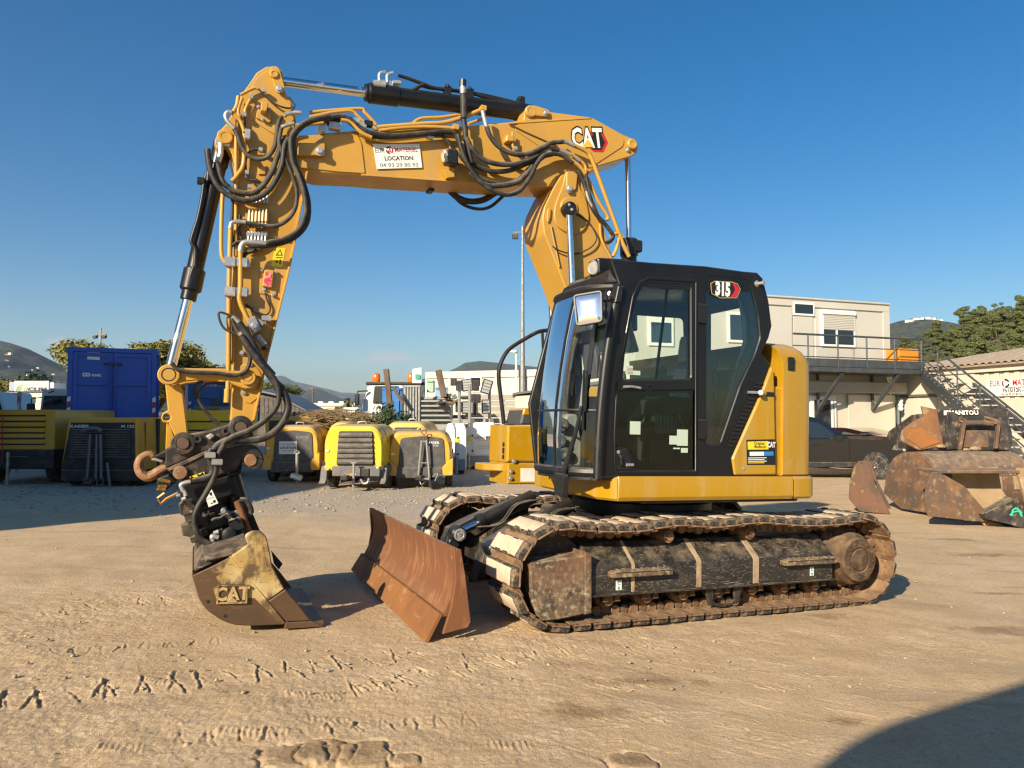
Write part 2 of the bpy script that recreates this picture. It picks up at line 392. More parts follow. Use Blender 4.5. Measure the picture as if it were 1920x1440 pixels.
# ---------------------------------------------------------------- ground
def graded(a, b, step, lim0, lim1, g=1.07):
    xs = list(np.arange(a, b, step)); s = step; x = xs[-1]
    while x < lim1: s *= g; x += s; xs.append(x)
    s = step; x = xs[0]; pre = []
    while x > lim0: s *= g; x -= s; pre.append(x)
    return np.array(pre[::-1]+xs)
_rng = np.random.default_rng(3)
def vnoise(X, Y, f, seed):
    r = np.random.default_rng(seed).random((256, 256)); x = X*f; y = Y*f
    xi = np.floor(x).astype(int); yi = np.floor(y).astype(int); u = x-xi; v = y-yi
    u = u*u*(3-2*u); v = v*v*(3-2*v)
    g = lambda i, j: r[i % 256, j % 256]
    return (g(xi, yi)*(1-u)+g(xi+1, yi)*u)*(1-v)+(g(xi, yi+1)*(1-u)+g(xi+1, yi+1)*u)*v-.5
def build_ground():
    xs = graded(-3.4, 3.4, .006, -6000, 6000, 1.055); ys = graded(2.4, 6.4, .0105, -200, 9000, 1.04)
    X, Y = np.meshgrid(xs, ys); n = X.shape
    Z = hgs(X, Y)
    near = np.clip((26-np.hypot(X, Y-6))/10, 0, 1)
    q = .3*vnoise(X, Y, .7, 1)+.0
    Z = Z+near*(.028*vnoise(X, Y, .9, 2)+.016*vnoise(X+.3*q, Y, 2.3, 3)+.010*vnoise(X, Y, 5.1, 4))
    fine = np.clip((9-Y)/3, 0, 1)*np.clip((5-np.abs(X))/1, 0, 1)*np.clip((Y-.5), 0, 1)
    rough = np.clip(.55+1.5*vnoise(X, Y, .55, 9)-.16*(X), .15, 1.15)           # rougher, cloddy ground to the left
    fn = .7*vnoise(X, Y, 11, 5)+.6*vnoise(X, Y, 23, 6)+.5*vnoise(X, Y, 43, 7)+.4*vnoise(X, Y, 77, 8)
    Z = Z+fine*rough*.009*fn
    cl = vnoise(X, Y, 30, 11)+.5*vnoise(X, Y, 55, 12)
    Z = Z+fine*rough*.016*np.clip(cl-.33, 0, .3)*np.clip(vnoise(X, Y, 1.6, 13)+.35, 0, 1)*2
    # long scrape marks that run away to the right
    for k in range(230):
        px, py = random.uniform(1000, 1880), random.uniform(1180, 1430); c = gp(px, py); a = random.uniform(-.62, -.45) + (random.random() < .2)*.7
        L = random.uniform(.05, .22); w = random.uniform(.004, .008); h = random.uniform(.0015, .0045)*random.choice((1, -1, 1))
        mark(X, Y, Z, xs, ys, c.x, c.y, a, L, w, h)
    # rows of grouser prints left by the tracks
    def row(pa, pb, n, L, h, jit=.03, skew=.28):
        A = gp(*pa); B = gp(*pb); d = (B-A); th = math.atan2(d.y, d.x)+PI/2
        for i in range(n):
            c = A.lerp(B, (i+.5)/n)
            for e in random.choice(((-1, 1), (1,), (-1, 1), (-1, 0, 1))):
                ang = th+e*random.uniform(.08, skew)+random.uniform(-.1, .1)+.12; cx = c.x+e*random.uniform(.0, .035)+random.uniform(-jit, jit)*.5; cy = c.y+random.uniform(-jit, jit); hh = h*random.uniform(.5, 1.1)*.85; LL = L*random.uniform(.40, .72); w = random.uniform(.0045, .0075)
                mark(X, Y, Z, xs, ys, cx, cy, ang, LL, w, hh); mark(X, Y, Z, xs, ys, cx+2.1*w, cy, ang+random.uniform(-.04, .04), LL*.95, w*1.2, -hh*1.2)
                if random.random() < .4:
                    t = random.uniform(-.6, .6)*LL; mark(X, Y, Z, xs, ys, cx+math.cos(ang)*t, cy+math.sin(ang)*t, ang+random.choice((-1, 1))*random.uniform(.5, 1.2), L*.12, w, hh*.9); mark(X, Y, Z, xs, ys, cx+math.cos(ang)*t+.018, cy+math.sin(ang)*t, ang+1.0, L*.10, w*1.3, -hh)
    row((-40, 1318), (800, 1222), 15, .34, .013)
    row((640, 1290), (1010, 1232), 9, .26, .010)
    row((-20, 1155), (330, 1120), 7, .34, .007)
    row((850, 1238), (1420, 1195), 14, .18, .006)
    row((300, 1380), (900, 1345), 11, .16, .006)
    row((60, 1222), (420, 1200), 8, .16, .006)
    for (px, py, a0, nn, sp) in ((590, 1300, .5, 12, .026), (690, 1285, .4, 9, .024), (480, 1368, .3, 12, .03), (300, 1278, .2, 8, .022), (620, 1345, .5, 8, .03),
                                 (1150, 1290, 1.1, 8, .03), (1190, 1350, .9, 6, .06), (230, 1400, .3, 8, .03), (960, 1395, .2, 8, .03), (1460, 1290, .7, 7, .03)):
        c = gp(px, py)
        for i in range(nn):
            mark(X, Y, Z, xs, ys, c.x+(i-nn/2)*sp, c.y+random.uniform(-.01, .01)+.1*abs(i-nn/2)*sp, PI/2+a0*(1 if i % 2 else .8), .05, .0055, .008*random.uniform(.5, 1.1))
    # the broken crust of pressed cakes at the lower middle
    cake = []
    for (px, py, rx, ry, a) in ((548, 1412, .145, .12, .3), (612, 1405, .12, .13, -.2), (682, 1408, .12, .14, .1), (760, 1420, .07, .06, .2), (1185, 1425, .10, .10, .2), (720, 1280, .05, .03, .4)):
        c = gp(px, py); cake.append((c.x, c.y, rx, ry))
        dx = X-c.x; dy = Y-c.y; u = dx*math.cos(a)+dy*math.sin(a); v = -dx*math.sin(a)+dy*math.cos(a)
        d = ((np.abs(u)/rx)**3+(np.abs(v)/ry)**3)**(1/3)+.35*vnoise(X, Y, 14, 21)+.2*vnoise(X, Y, 33, 22)
        Z += .007*np.clip((1-d)/.10, 0, 1)-.011*np.exp(-((d-1.10)/.07)**2)
    for k in range(420):                                             # loose clods
        px, py = random.uniform(-80, 1500), random.uniform(1150, 1438)
        if px > 900 and random.random() < .6: continue
        c = gp(px, py); r = random.uniform(.003, .010)*(1.6 if random.random() < .06 else 1); blob(X, Y, Z, xs, ys, c.x, c.y, r, r*random.uniform(.5, 1))
    me = bpy.data.meshes.new('ground'); nv = X.size; ny, nx = n
    me.vertices.add(nv); co_ = np.empty((nv, 3), dtype=np.float32); co_[:, 0] = X.ravel(); co_[:, 1] = Y.ravel(); co_[:, 2] = Z.ravel()
    me.vertices.foreach_set('co', co_.ravel())
    idx = np.arange(nv).reshape(ny, nx); q = np.stack([idx[:-1, :-1], idx[:-1, 1:], idx[1:, 1:], idx[1:, :-1]], -1).reshape(-1, 4)
    me.loops.add(q.size); me.loops.foreach_set('vertex_index', q.ravel().astype(np.int32))
    me.polygons.add(len(q)); me.polygons.foreach_set('loop_start', np.arange(0, q.size, 4, dtype=np.int32))
    me.update(calc_edges=True); me.shade_smooth()
    me.materials.append(ground_mat(cake)); o = obj('ground', me); tag(o, 'dry beige dirt yard with track prints and gravel', None, None, 'structure'); return o
def mark(X, Y, Z, xs, ys, cx, cy, a, L, w, h):
    r = L+3*w; i0, i1 = np.searchsorted(xs, (cx-r, cx+r)); j0, j1 = np.searchsorted(ys, (cy-r, cy+r))
    if i1 <= i0 or j1 <= j0: return
    x = X[j0:j1, i0:i1]-cx; y = Y[j0:j1, i0:i1]-cy; u = x*math.cos(a)+y*math.sin(a); v = -x*math.sin(a)+y*math.cos(a)
    v = v+.6*w*np.sin(u*30+cx*50)+.4*w*np.sin(u*80+cy*70)
    Z[j0:j1, i0:i1] += h*np.exp(-(v/w)**2)*np.clip((L-np.abs(u))/(.3*L), 0, 1)
def blob(X, Y, Z, xs, ys, cx, cy, r, h):
    i0, i1 = np.searchsorted(xs, (cx-2*r, cx+2*r)); j0, j1 = np.searchsorted(ys, (cy-2*r, cy+2*r))
    if i1 <= i0 or j1 <= j0: return
    d = ((X[j0:j1, i0:i1]-cx)**2+(Y[j0:j1, i0:i1]-cy)**2)/(r*r); Z[j0:j1, i0:i1] += h*np.clip(1-d, 0, 1)
def ground_mat(cake):
    m = bpy.data.materials.new('yard_dirt'); m.use_nodes = True; n = m.node_tree.nodes; L = m.node_tree.links; n.clear()
    out = n.new('ShaderNodeOutputMaterial'); b = n.new('ShaderNodeBsdfPrincipled'); L.new(b.outputs[0], out.inputs[0]); b.inputs['Roughness'].default_value = .95; b.inputs['Specular IOR Level'].default_value = .2
    tc = n.new('ShaderNodeTexCoord'); P = tc.outputs['Object']
    def noise(s, d=6, st=None, rg=.6):
        t = n.new('ShaderNodeTexNoise'); t.inputs['Scale'].default_value = s; t.inputs['Detail'].default_value = d; t.inputs['Roughness'].default_value = rg
        if st:
            mp_ = n.new('ShaderNodeMapping'); mp_.inputs['Scale'].default_value = st; mp_.inputs['Rotation'].default_value = (0, 0, R(-20)); L.new(P, mp_.inputs[0]); L.new(mp_.outputs[0], t.inputs[0])
        else: L.new(P, t.inputs[0])
        return t.outputs[0]
    def rng(s, lo, hi, a=0, c=1):
        t = n.new('ShaderNodeMapRange'); t.inputs[1].default_value = lo; t.inputs[2].default_value = hi; t.inputs[3].default_value = a; t.inputs[4].default_value = c; L.new(s, t.inputs[0]); return t.outputs[0]
    def mix(f, a, c):
        t = n.new('ShaderNodeMix'); t.data_type = 'RGBA'; L.new(f, t.inputs[0])
        for s, i in ((a, 6), (c, 7)):
            if isinstance(s, tuple): t.inputs[i].default_value = (*s, 1)
            else: L.new(s, t.inputs[i])
        return t.outputs[2]
    def math_(op, a, c):
        t = n.new('ShaderNodeMath'); t.operation = op
        for s, i in ((a, 0), (c, 1)):
            if isinstance(s, (int, float)): t.inputs[i].default_value = s
            else: L.new(s, t.inputs[i])
        return t.outputs[0]
    sx = n.new('ShaderNodeSeparateXYZ'); L.new(P, sx.inputs[0])
    c = mix(rng(noise(.45, 5), .35, .65), (.63, .455, .265), (.56, .395, .22))
    c = mix(rng(noise(2.2, 8), .45, .72), c, (.69, .52, .33))
    c = mix(rng(noise(.8, 6, (1, 4, 1)), .56, .72), c, (.43, .30, .175))
    c = mix(rng(noise(26, 6), .52, .75), c, (.42, .30, .185))
    c = mix(rng(noise(120, 3), .58, .75), c, (.72, .59, .43))
    c = mix(rng(noise(75, 5, None, .75), .56, .66), c, (.36, .25, .15)); c = mix(rng(noise(160, 4, None, .8), .57, .66), c, (.28, .19, .11)); c = mix(rng(noise(95, 4, None, .8), .60, .68), c, (.80, .67, .50))
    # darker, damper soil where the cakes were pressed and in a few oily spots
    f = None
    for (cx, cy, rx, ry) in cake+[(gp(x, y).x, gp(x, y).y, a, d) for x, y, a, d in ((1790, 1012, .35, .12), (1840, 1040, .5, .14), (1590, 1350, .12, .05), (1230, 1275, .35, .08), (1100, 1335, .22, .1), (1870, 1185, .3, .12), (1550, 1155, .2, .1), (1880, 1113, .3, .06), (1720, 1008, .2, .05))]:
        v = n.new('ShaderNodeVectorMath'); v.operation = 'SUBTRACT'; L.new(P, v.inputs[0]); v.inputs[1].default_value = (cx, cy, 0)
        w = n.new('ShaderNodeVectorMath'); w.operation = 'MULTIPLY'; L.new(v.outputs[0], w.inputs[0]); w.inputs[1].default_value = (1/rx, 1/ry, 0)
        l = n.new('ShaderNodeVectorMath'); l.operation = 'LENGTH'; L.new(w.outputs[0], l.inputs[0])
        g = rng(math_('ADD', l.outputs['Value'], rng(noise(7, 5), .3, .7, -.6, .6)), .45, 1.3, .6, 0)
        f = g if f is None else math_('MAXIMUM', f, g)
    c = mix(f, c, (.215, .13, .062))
    # grey gravel beyond the machine, in front of the parked compressors
    gl = math_('ADD', sx.outputs[1], math_('MULTIPLY', sx.outputs[0], .35)); gl = math_('ADD', gl, rng(noise(.5, 5), .3, .7, -1.6, 1.6))
    gm = math_('MULTIPLY', rng(gl, 9.5, 12.5), rng(sx.outputs[0], 1.5, -1.5))
    gr = mix(rng(noise(30, 4), .4, .65), (.46, .385, .29), (.61, .515, .40)); gr = mix(rng(noise(60, 3), .55, .7), gr, (.17, .14, .11))
    c = mix(gm, c, gr)
    # further off the yard is pale, trodden ground
    far = rng(sx.outputs[1], 25, 60); c = mix(far, c, (.33, .29, .23))
    L.new(c, b.inputs['Base Color'])
    h = math_('ADD', math_('MULTIPLY', noise(55, 8, None, .7), .5), math_('MULTIPLY', noise(190, 4), .22))
    h = math_('ADD', h, math_('MULTIPLY', math_('MULTIPLY', noise(35, 5), gm), 1.6))
    bp = n.new('ShaderNodeBump'); bp.inputs['Strength'].default_value = .9; bp.inputs['Distance'].default_value = .02; L.new(h, bp.inputs['Height']); L.new(bp.outputs[0], b.inputs['Normal'])
    return m
build_ground()
def pebble_mesh():
    mb = MB(); mb.sphere((0, 0, 0), 1, 7, 5, (1, .8, .55)); vs = []
    for v in mb.v:
        k = 1+random.uniform(-.18, .18); vs.append((v[0]*k, v[1]*k, v[2]*k))
    mb.v = vs; return mb
def build_gravel():
    mb = MB(); protos = [pebble_mesh() for _ in range(6)]
    for i in range(2600):
        if random.random() < .72: px, py = random.uniform(-30, 960), random.triangular(896, 985, 912)
        else: px, py = random.uniform(0, 1920), random.uniform(940, 1300)
        p = gp(px, py); s = (.007+.024*random.random()**2.2)*(.55 if py > 960 else 1.2); pr = random.choice(protos)
        T = Matrix.Translation((p.x, p.y, p.z+s*.15)) @ Matrix.Rotation(random.uniform(0, 6.3), 4, 'Z') @ Matrix.Scale(s, 4)
        mb.add(pr.v, pr.f, random.randrange(2), T)
    o = mb.build('gravel', [M('pebble_grey', (.30, .26, .21), .9), M('pebble_brown', (.42, .32, .21), .9)], None, 60)
    tag(o, 'loose pebbles scattered over the dirt', None, None, 'stuff')
build_gravel()
# ---------------------------------------------------------------- excavator
EX = thing('excavator', 'yellow and black crawler excavator with articulated boom, tilting bucket and rusty dozer blade', 'excavator')
EX.matrix_world = MW
def part(name, mb, mats, parent=EX, angle=32): return mb.build(name, mats, parent, angle)
def plate(name, pts, y0, y1, mats, parent=EX, bev=.006, holes=(), angle=32):
    return MB().prism(pts, y0, y1, bev, holes).build(name, mats, parent, angle)

# ---- tracks
def track_path():
    zc, r = .405, .315; fx, rx = 1.47, -1.50; pts = []
    for i in range(9): a = -PI/2+PI*i/8; pts.append((fx+r*math.cos(a), zc+r*math.sin(a)))
    for x, z in ((1.15, .694), (.80, .690), (.478, .722), (.1, .700), (-.332, .724), (-.8, .690), (-1.2, .690)): pts.append((x, z))
    for i in range(9): a = PI/2+PI*i/8; pts.append((rx+r*math.cos(a), zc+r*math.sin(a)))
    for x in (-1.1, -.6, 0, .6, 1.1): pts.append((x, .09))
    s = smooth(pts, 12, True); s.append(s[0]); return s
TP = track_path()
NSH = 47
_len = sum((b-a).length for a, b in zip(TP, TP[1:])); TS = resample(TP, _len/NSH)[:NSH]
shoe_mb = MB()
ol = [(-.3, -.066), (-.27, -.082), (.27, -.074), (.3, -.058), (.3, .070), (.272, .086), (-.272, .078), (-.3, .062)]     # (across, along)
shoe_mb.prism(ol, .028, .040, .003, F=XY, m=0); shoe_mb.prism([(-.296, .055), (.296, .055), (.29, .112), (-.29, .112)], .016, .027, .003, F=XY)
for u in (-.055, .055):
    for v in (-.03, .03): shoe_mb.cyl((u*2, v, .022), (u*2, v, .03), .012, seg=6, m=0)
shoe_me = shoe_mb.mesh('track_shoe', [LINK])
def pad_mesh(seed):
    rr = random.Random(seed); pad = MB()
    prof = [(-.288, .040), (-.284, .072), (-.262, .090), (.262, .090), (.284, .072), (.288, .040)]
    N = 12; rings = []
    for j in range(6):
        v = (-.070, -.064, -.055, .055, .064, .070)[j]; top = (.072, .084, .09, .09, .084, .072)[j]; ring = []
        for k in range(N+1):
            u = -.286+.572*k/N; e = max(0, abs(u)-.25)/.036
            ch = .016*rr.random() if rr.random() < .3 and (k < 2 or k > N-2 or j in (0, 1, 4, 5)) else 0
            ring.append((u, v*(1-.02*e), top-.016*e*e-ch))
        rings.append([(-.288, v, .040)]+ring+[(.288, v, .040)])
    pad.loft(rings, closed=False, caps=False)
    n0 = len(rings[0]); o = 0
    pad.f.append(tuple(range(n0))); pad.m.append(0); pad.f.append(tuple(reversed(range(5*n0, 6*n0)))); pad.m.append(0)
    for i, f in enumerate(pad.f):
        if all(pad.v[k][2] > .078 for k in f) and len(f) == 4 and all(abs(pad.v[k][0]) < .262 for k in f): pad.m[i] = 1
    return pad.mesh('track_pad', [PADR, PADT], 50)
PADS = [pad_mesh(i) for i in range(5)]
lk = MB()
for s in (-1, 1):
    lk.prism(rnd([(-.10, -.030), (.085, -.030), (.098, 0), (.085, .026), (-.10, .026)], .012), s*.075-.016, s*.075+.016, .003, m=0,
             T=Matrix(((0, 1, 0, 0), (1, 0, 0, 0), (0, 0, -1, 0), (0, 0, 0, 1))))
    lk.cyl((s*.056, -.04, -.006), (s*.112, -.04, -.006), .040, seg=14, bev=.005)
    lk.cyl((s*.06, .045, -.006), (s*.10, .045, -.006), .034, seg=12, bev=.004)
lk.cyl((-.06, -.04, -.006), (.06, -.04, -.006), .026, seg=10)
link_me = lk.mesh('track_link', [LINK])
def roller_mb(r, w, y, x, z, collar=True):
    mb = MB(); mb.lathe([(r*.55, -w/2-.05), (r*.55, -w/2), (r*.8, -w/2), (r, -w/2+.02), (r, -w/2+.07), (r*.78, -w/2+.085), (r*.78, w/2-.085), (r, w/2-.07), (r, w/2-.02), (r*.8, w/2), (r*.55, w/2), (r*.55, w/2+.05)], (x, y, z), (0, 1, 0), 20)
    return mb
for sd in (1, -1):
    yc = .995*sd
    # main side beam: sloped top, upright outer face
    mb = MB()
    sec = [(.74, .25), (1.245, .25), (1.245, .455), (1.235, .475), (1.06, .615), (.74, .62)]
    mb.prism([(a*sd, b) for a, b in sec], -1.16, 1.24, .006, F=YZ)
    mb.bx(-1.17, 1.25, .80*sd, 1.268*sd, .243, .258, .003)
    track = part('track', mb, [MUDDY])
    for x, w in ((.86, .028), (.25, .045), (-.32, .06)):
        b2 = MB(); b2.prism([(1.2*sd, .262), (1.2495*sd, .262), (1.2495*sd, .457), (1.239*sd, .480), (1.062*sd, .6205), (1.02*sd, .60)], x-w/2, x+w/2, .001, F=YZ); b2.build('weld_band', MUDW, track)
    for px0, px1, py in ((1145, 1258, 1078), (1470, 1565, 1056)):
        x1, z1 = mp(px0, py, 1.29); x0, _ = mp(px1, py, 1.29); st = MB()
        st.bx(x0, x1, 1.24*sd, 1.315*sd, z1-.022, z1+.018, .006); st.bx(x0+.01, x1-.02, 1.23*sd, 1.325*sd, z1+.018, z1+.026, .002)
        for k in range(9): st.bx(x0+.03+k*(x1-x0)/10, x0+.045+k*(x1-x0)/10, 1.25*sd, 1.322*sd, z1+.024, z1+.036)
        st.build('step', GUARD, track)
    # front guard box with flange
    g = MB(); g.prism(rnd(MP([(993, 1056), (1102, 1041), (1104, 1150), (1052, 1162), (1012, 1166), (998, 1128)], 1.27), .02), 1.02*sd, 1.27*sd, .01)
    g.build('idler_guard', GUARD, track)
    g = MB(); g.prism(MP([(1096, 1034), (1109, 1040), (1109, 1150), (1097, 1152)], 1.28), .86*sd, 1.288*sd, .006); g.build('guard_flange', GUARD, track)
    if sd > 0:
        for (px, py, w, h, t) in ((1160, 1097, .03, .055, 'a'), (1522, 1071, .022, .055, 'b')):
            x, z = mp(px, py, 1.245); d = MB(); d.bx(x-w/2-.01, x+w/2+.01, 1.2455, 1.2475, z-h/2-.01, z+h/2+.01); d.build('sticker', WHT2, track)
            d = MB(); T = frame((x, 1.2482, z), (-1, 0, 0), (0, 0, 1)); put_text(d, 'C', T @ Matrix.Translation((0, .018, 0)), .05, .002, .8); put_text(d, 'e', T @ Matrix.Translation((0, -.018, 0)), .05, .002, .8); d.build('sticker_print', GRNP, track)
    # idler, sprocket, final drive
    d = MB(); d.lathe([(.09, -.11), (.1, -.06), (.2, -.055), (.285, -.07), (.285, -.03), (.262, -.03), (.262, .03), (.285, .03), (.285, .07), (.2, .055), (.1, .06), (.09, .11)], (1.47, yc, .405), (0, 1, 0), 32); d.build('idler', STEELD, track)
    d = MB(); tp = []
    for k in range(23):
        for a, r in ((-.32, .275), (-.14, .325), (.14, .325), (.32, .275)): t = 2*PI*(k+a)/23; tp.append((-1.50+r*math.cos(t), .405+r*math.sin(t)))
    d.prism(tp, yc-.028, yc+.028, .006); d.build('sprocket', LINK, track)
    d = MB(); d.lathe([(.28, -.20), (.285, .03), (.265, .06), (.25, .085), (.238, .10), (.225, .19), (.205, .21), (.19, .215), (.19, .25), (.184, .262), (.112, .262), (.108, .25), (.095, .25), (.09, .262), (0, .266)], (-1.44, 1.02*sd, .408), (0, sd, 0), 40)
    for k in range(14): a = 2*PI*k/14; d.cyl((-1.44+.262*math.cos(a), 1.08*sd, .408+.262*math.sin(a)), (-1.44+.262*math.cos(a), 1.115*sd, .408+.262*math.sin(a)), .014, seg=6)
    for k in range(12): a = 2*PI*k/12+.1; d.cyl((-1.44+.15*math.cos(a), 1.27*sd, .408+.15*math.sin(a)), (-1.44+.15*math.cos(a), 1.292*sd, .408+.15*math.sin(a)), .011, seg=6)
    d.build('final_drive', DRIVE, track)
    for x in (.478, -.332):
        r_ = roller_mb(.055, .22, 1.02*sd, x, .652); r_.cyl((x, .8*sd, .652), (x, 1.02*sd, .652), .03, seg=12); r_.lathe([(.05, 0), (.05, .03), (.035, .035), (.035, .03), (.02, .03), (.02, .04), (0, .04)], (x, 1.13*sd, .652), (0, sd, 0), 16); r_.build('carrier_roller', LINK, track)
    for i in range(7):
        x = 1.02-i*.345; r_ = roller_mb(.082, .24, yc, x, .192)
        for e in (-1, 1): r_.bx(x-.055, x+.055, (.995+.155*e)*sd-.018, (.995+.155*e)*sd+.018, .17, .25, .006); r_.bx(x-.075, x-.03, (1.185)*sd-.02, 1.185*sd+.02, .185, .25, .004); r_.bx(x+.03, x+.075, 1.185*sd-.02, 1.185*sd+.02, .185, .25, .004)
        r_.build('track_roller', LINK, track)
    g = MB()
    for x in (.12, -.17): g.prism([(x-.05, .25), (x+.05, .25), (x+(.03 if x < 0 else -.0), .10), (x-(.0 if x < 0 else .03), .10)], 1.19*sd, 1.215*sd, .004)
    g.tube([(.10, 1.2*sd, .13), (.04, 1.2*sd, .095), (-.10, 1.2*sd, .095), (-.155, 1.2*sd, .13)], .014, 6); g.build('track_guide', STEELD, track)
    for i, p in enumerate(TS):
        q = TS[(i+1) % NSH]; o_ = TS[i-1]; t = (q-o_).normalized(); n = Vector((t.y, -t.x))        # outward for a counter-clockwise path
        T = Matrix(((0, t.x, n.x, p.x), (1, 0, 0, yc), (0, t.y, n.y, p.y), (0, 0, 0, 1)))
        obj('track_shoe', shoe_me, track, T); obj('track_pad', PADS[(i*3+sd) % 5], track, T); obj('track_link', link_me, track, T)
# ---- centre frame under the machine
mb = MB(); mb.bx(-.75, .75, -.76, .76, .40, .66, .03)
for sx in (-1, 1):
    for sy in (-1, 1): mb.prism([(sx*.3, sy*.2), (sx*.75, sy*.8), (sx*1.05, sy*.8), (sx*.6, sy*.1)], .34, .60, .02, F=XY)
part('centre_frame', mb, [MUDDY])
part('slew_ring', MB().lathe([(.60, 0), (.62, .02), (.62, .10), (.66, .10), (.66, .20), (.58, .21), (.58, .30)], (0, 0, .64), (0, 0, 1), 48), [BK2])
# ---- dozer blade
yn, yf = 1.20, -1.25
fr_n = MP([(847, 1027), (850, 1050), (851.5, 1078), (849, 1104), (841, 1130), (830, 1156)], yn)
cut_n = MP([(830, 1156), (803, 1204)], yn)
fr_f = MP([(692, 952), (697, 967), (699.5, 985), (697, 1005), (690, 1024), (681, 1041)], yf)
cut_f = MP([(681, 1041), (662, 1068)], yf)
def blade_sheet(a, b, th, n=8):
    mb = MB(); rings = []
    for k in range(n+1):
        t = k/n; y = yn+(yf-yn)*t; fr = [Vector(p).lerp(Vector(q), t) for p, q in zip(a, b)]
        bk = [p-Vector((th, 0)) for p in fr]
        rings.append([(p.x, y, p.y) for p in fr]+[(p.x, y, p.y) for p in reversed(bk)])
    return mb.loft(rings)
sm = lambda l: [tuple(p) for p in smooth(l, 4)]
bl = part('dozer_blade', blade_sheet(sm(fr_n), sm(fr_f), .03), [RUST])
cn = [(p[0]+.022, p[1]) for p in cut_n]; cf = [(p[0]+.022, p[1]) for p in cut_f]
cn[0] = (cn[0][0], cn[0][1]+.02); cf[0] = (cf[0][0], cf[0][1]+.02)
cn[1] = (cn[1][0], max(.004, cn[1][1])); cf[1] = (cf[1][0], max(.004, cf[1][1]))
part('cutting_edge', blade_sheet(cn, cf, .024), [M('edge_rust', (.27, .115, .035), .8, .1, layers=[((.19, .08, .03), 2.5, .42, .66), ((.40, .24, .12), 22, .58, .72, .8, (1, .3, .2))], bump=(55, .2, .004))], bl)
for (y, src, sg) in ((yn, None, 1), (yf, None, -1)):
    w_n = MP([(846, 1024), (860, 1030), (868, 1080), (878, 1165), (872, 1176), (826, 1188), (842, 1135), (850, 1085)], yn)
    dx = fr_f[0][0]-fr_n[0][0] if sg < 0 else 0
    part('end_wing', MB().prism([(a+dx-.012, b) for a, b in w_n], y-.012 if sg > 0 else y-.022, y+.022 if sg > 0 else y+.012, .004), [RUST], bl)
rb = MB()
for y in (-.75, -.25, .25, .75): rb.prism([(fr_n[0][0]-.07, .60), (fr_n[0][0]-.16, .55), (fr_n[0][0]-.16, .15), (fr_n[0][0]-.08, .1), (fr_n[0][0]-.09, .35)], y-.02, y+.02, .004)
rb.bx(fr_n[0][0]-.17, fr_n[0][0]-.10, -1.1, 1.1, .28, .42, .01); part('blade_rib', rb, [STEELD], bl)
ARM_ = M('arm_paint', (.02, .021, .024), .28, layers=[((.10, .075, .05), 6, .5, .7, .8)], dust=((.30, .25, .2), .5), bump=(50, .08, .003))
for y in (.34, -.40):
    a = mp(905, 1018, .34) if y > 0 else mp(838, 990, -.40); b = mp(1055, 944, .34) if y > 0 else mp(985, 930, -.40)
    mb = MB(); mid = ((a[0]+b[0])/2+.05, (a[1]+b[1])/2+.03)
    top = [a, (a[0]*.72+b[0]*.28, a[1]*.72+b[1]*.28+.02), (a[0]*.35+b[0]*.65, a[1]*.35+b[1]*.65+.02), b]
    low = [(x, z-.16) for x, z in reversed(top)]; low[-1] = (low[-1][0]+.08, low[-1][1]-.14); low[-2] = (low[-2][0], low[-2][1]-.06)
    mb.prism(top+low, y-.085, y+.085, .008)
    mb.cyl((a[0]-.03, y-.13, a[1]-.12), (a[0]-.03, y+.13, a[1]-.12), .05, seg=18, bev=.006); mb.cyl((b[0]+.10, y-.13, b[1]-.06), (b[0]+.10, y+.13, b[1]-.06), .055, seg=18, bev=.006)
    ar = part('lift_arm', mb, [ARM_], bl)
    yy = y-.02 + (.25 if y < 0 else .22)
    p0 = Vector((a[0]-.02, yy, a[1]-.02)); p1 = Vector((b[0]+.02, yy, b[1]+.02)); c_ = MB(); c_.cyl(p0.lerp(p1, .28), p1, .065, seg=20, bev=.008); c_.cyl(p0.lerp(p1, .26), p0.lerp(p1, .34), .078, seg=20, bev=.006); c_.cyl((p0.x, yy-.07, p0.z), (p0.x, yy+.07, p0.z), .07, seg=20, bev=.01)
    cy = part('blade_cylinder', c_, [BK], bl)
    part('pin_cap', MB().lathe([(.055, 0), (.055, .012), (.038, .016), (.034, .008), (.02, .008), (.018, .014), (0, .014)], (p0.x, yy+.07, p0.z), (0, 1, 0), 20), [ZN], bl)
    rd = MB(); rd.cyl(p0, p0.lerp(p1, .3), .036, seg=16); part('blade_rod', rd, [CHR], bl)
    hs = MB()
    for k in (0, .05): hs.tube(smooth([(p1.x-.02, yy+.05+k, p1.z-.02), (p1.x+.22, yy+.08+k, p1.z-.07), (p0.x-.38, yy+.05+k, p0.z+.09), (p0.x-.16, yy+.02+k, p0.z+.06)], 6), .009, 7)
    part('blade_hose', hs, [RUB], bl)
bz = MB()
for k in (0, .06): bz.tube(smooth([(2.0, .45+k, .48), (2.12, .55+k, .42), (2.2, .7+k, .38), (2.28, .95+k, .36)], 5), .012, 6)
part('grease_line', bz, [RUB], bl)

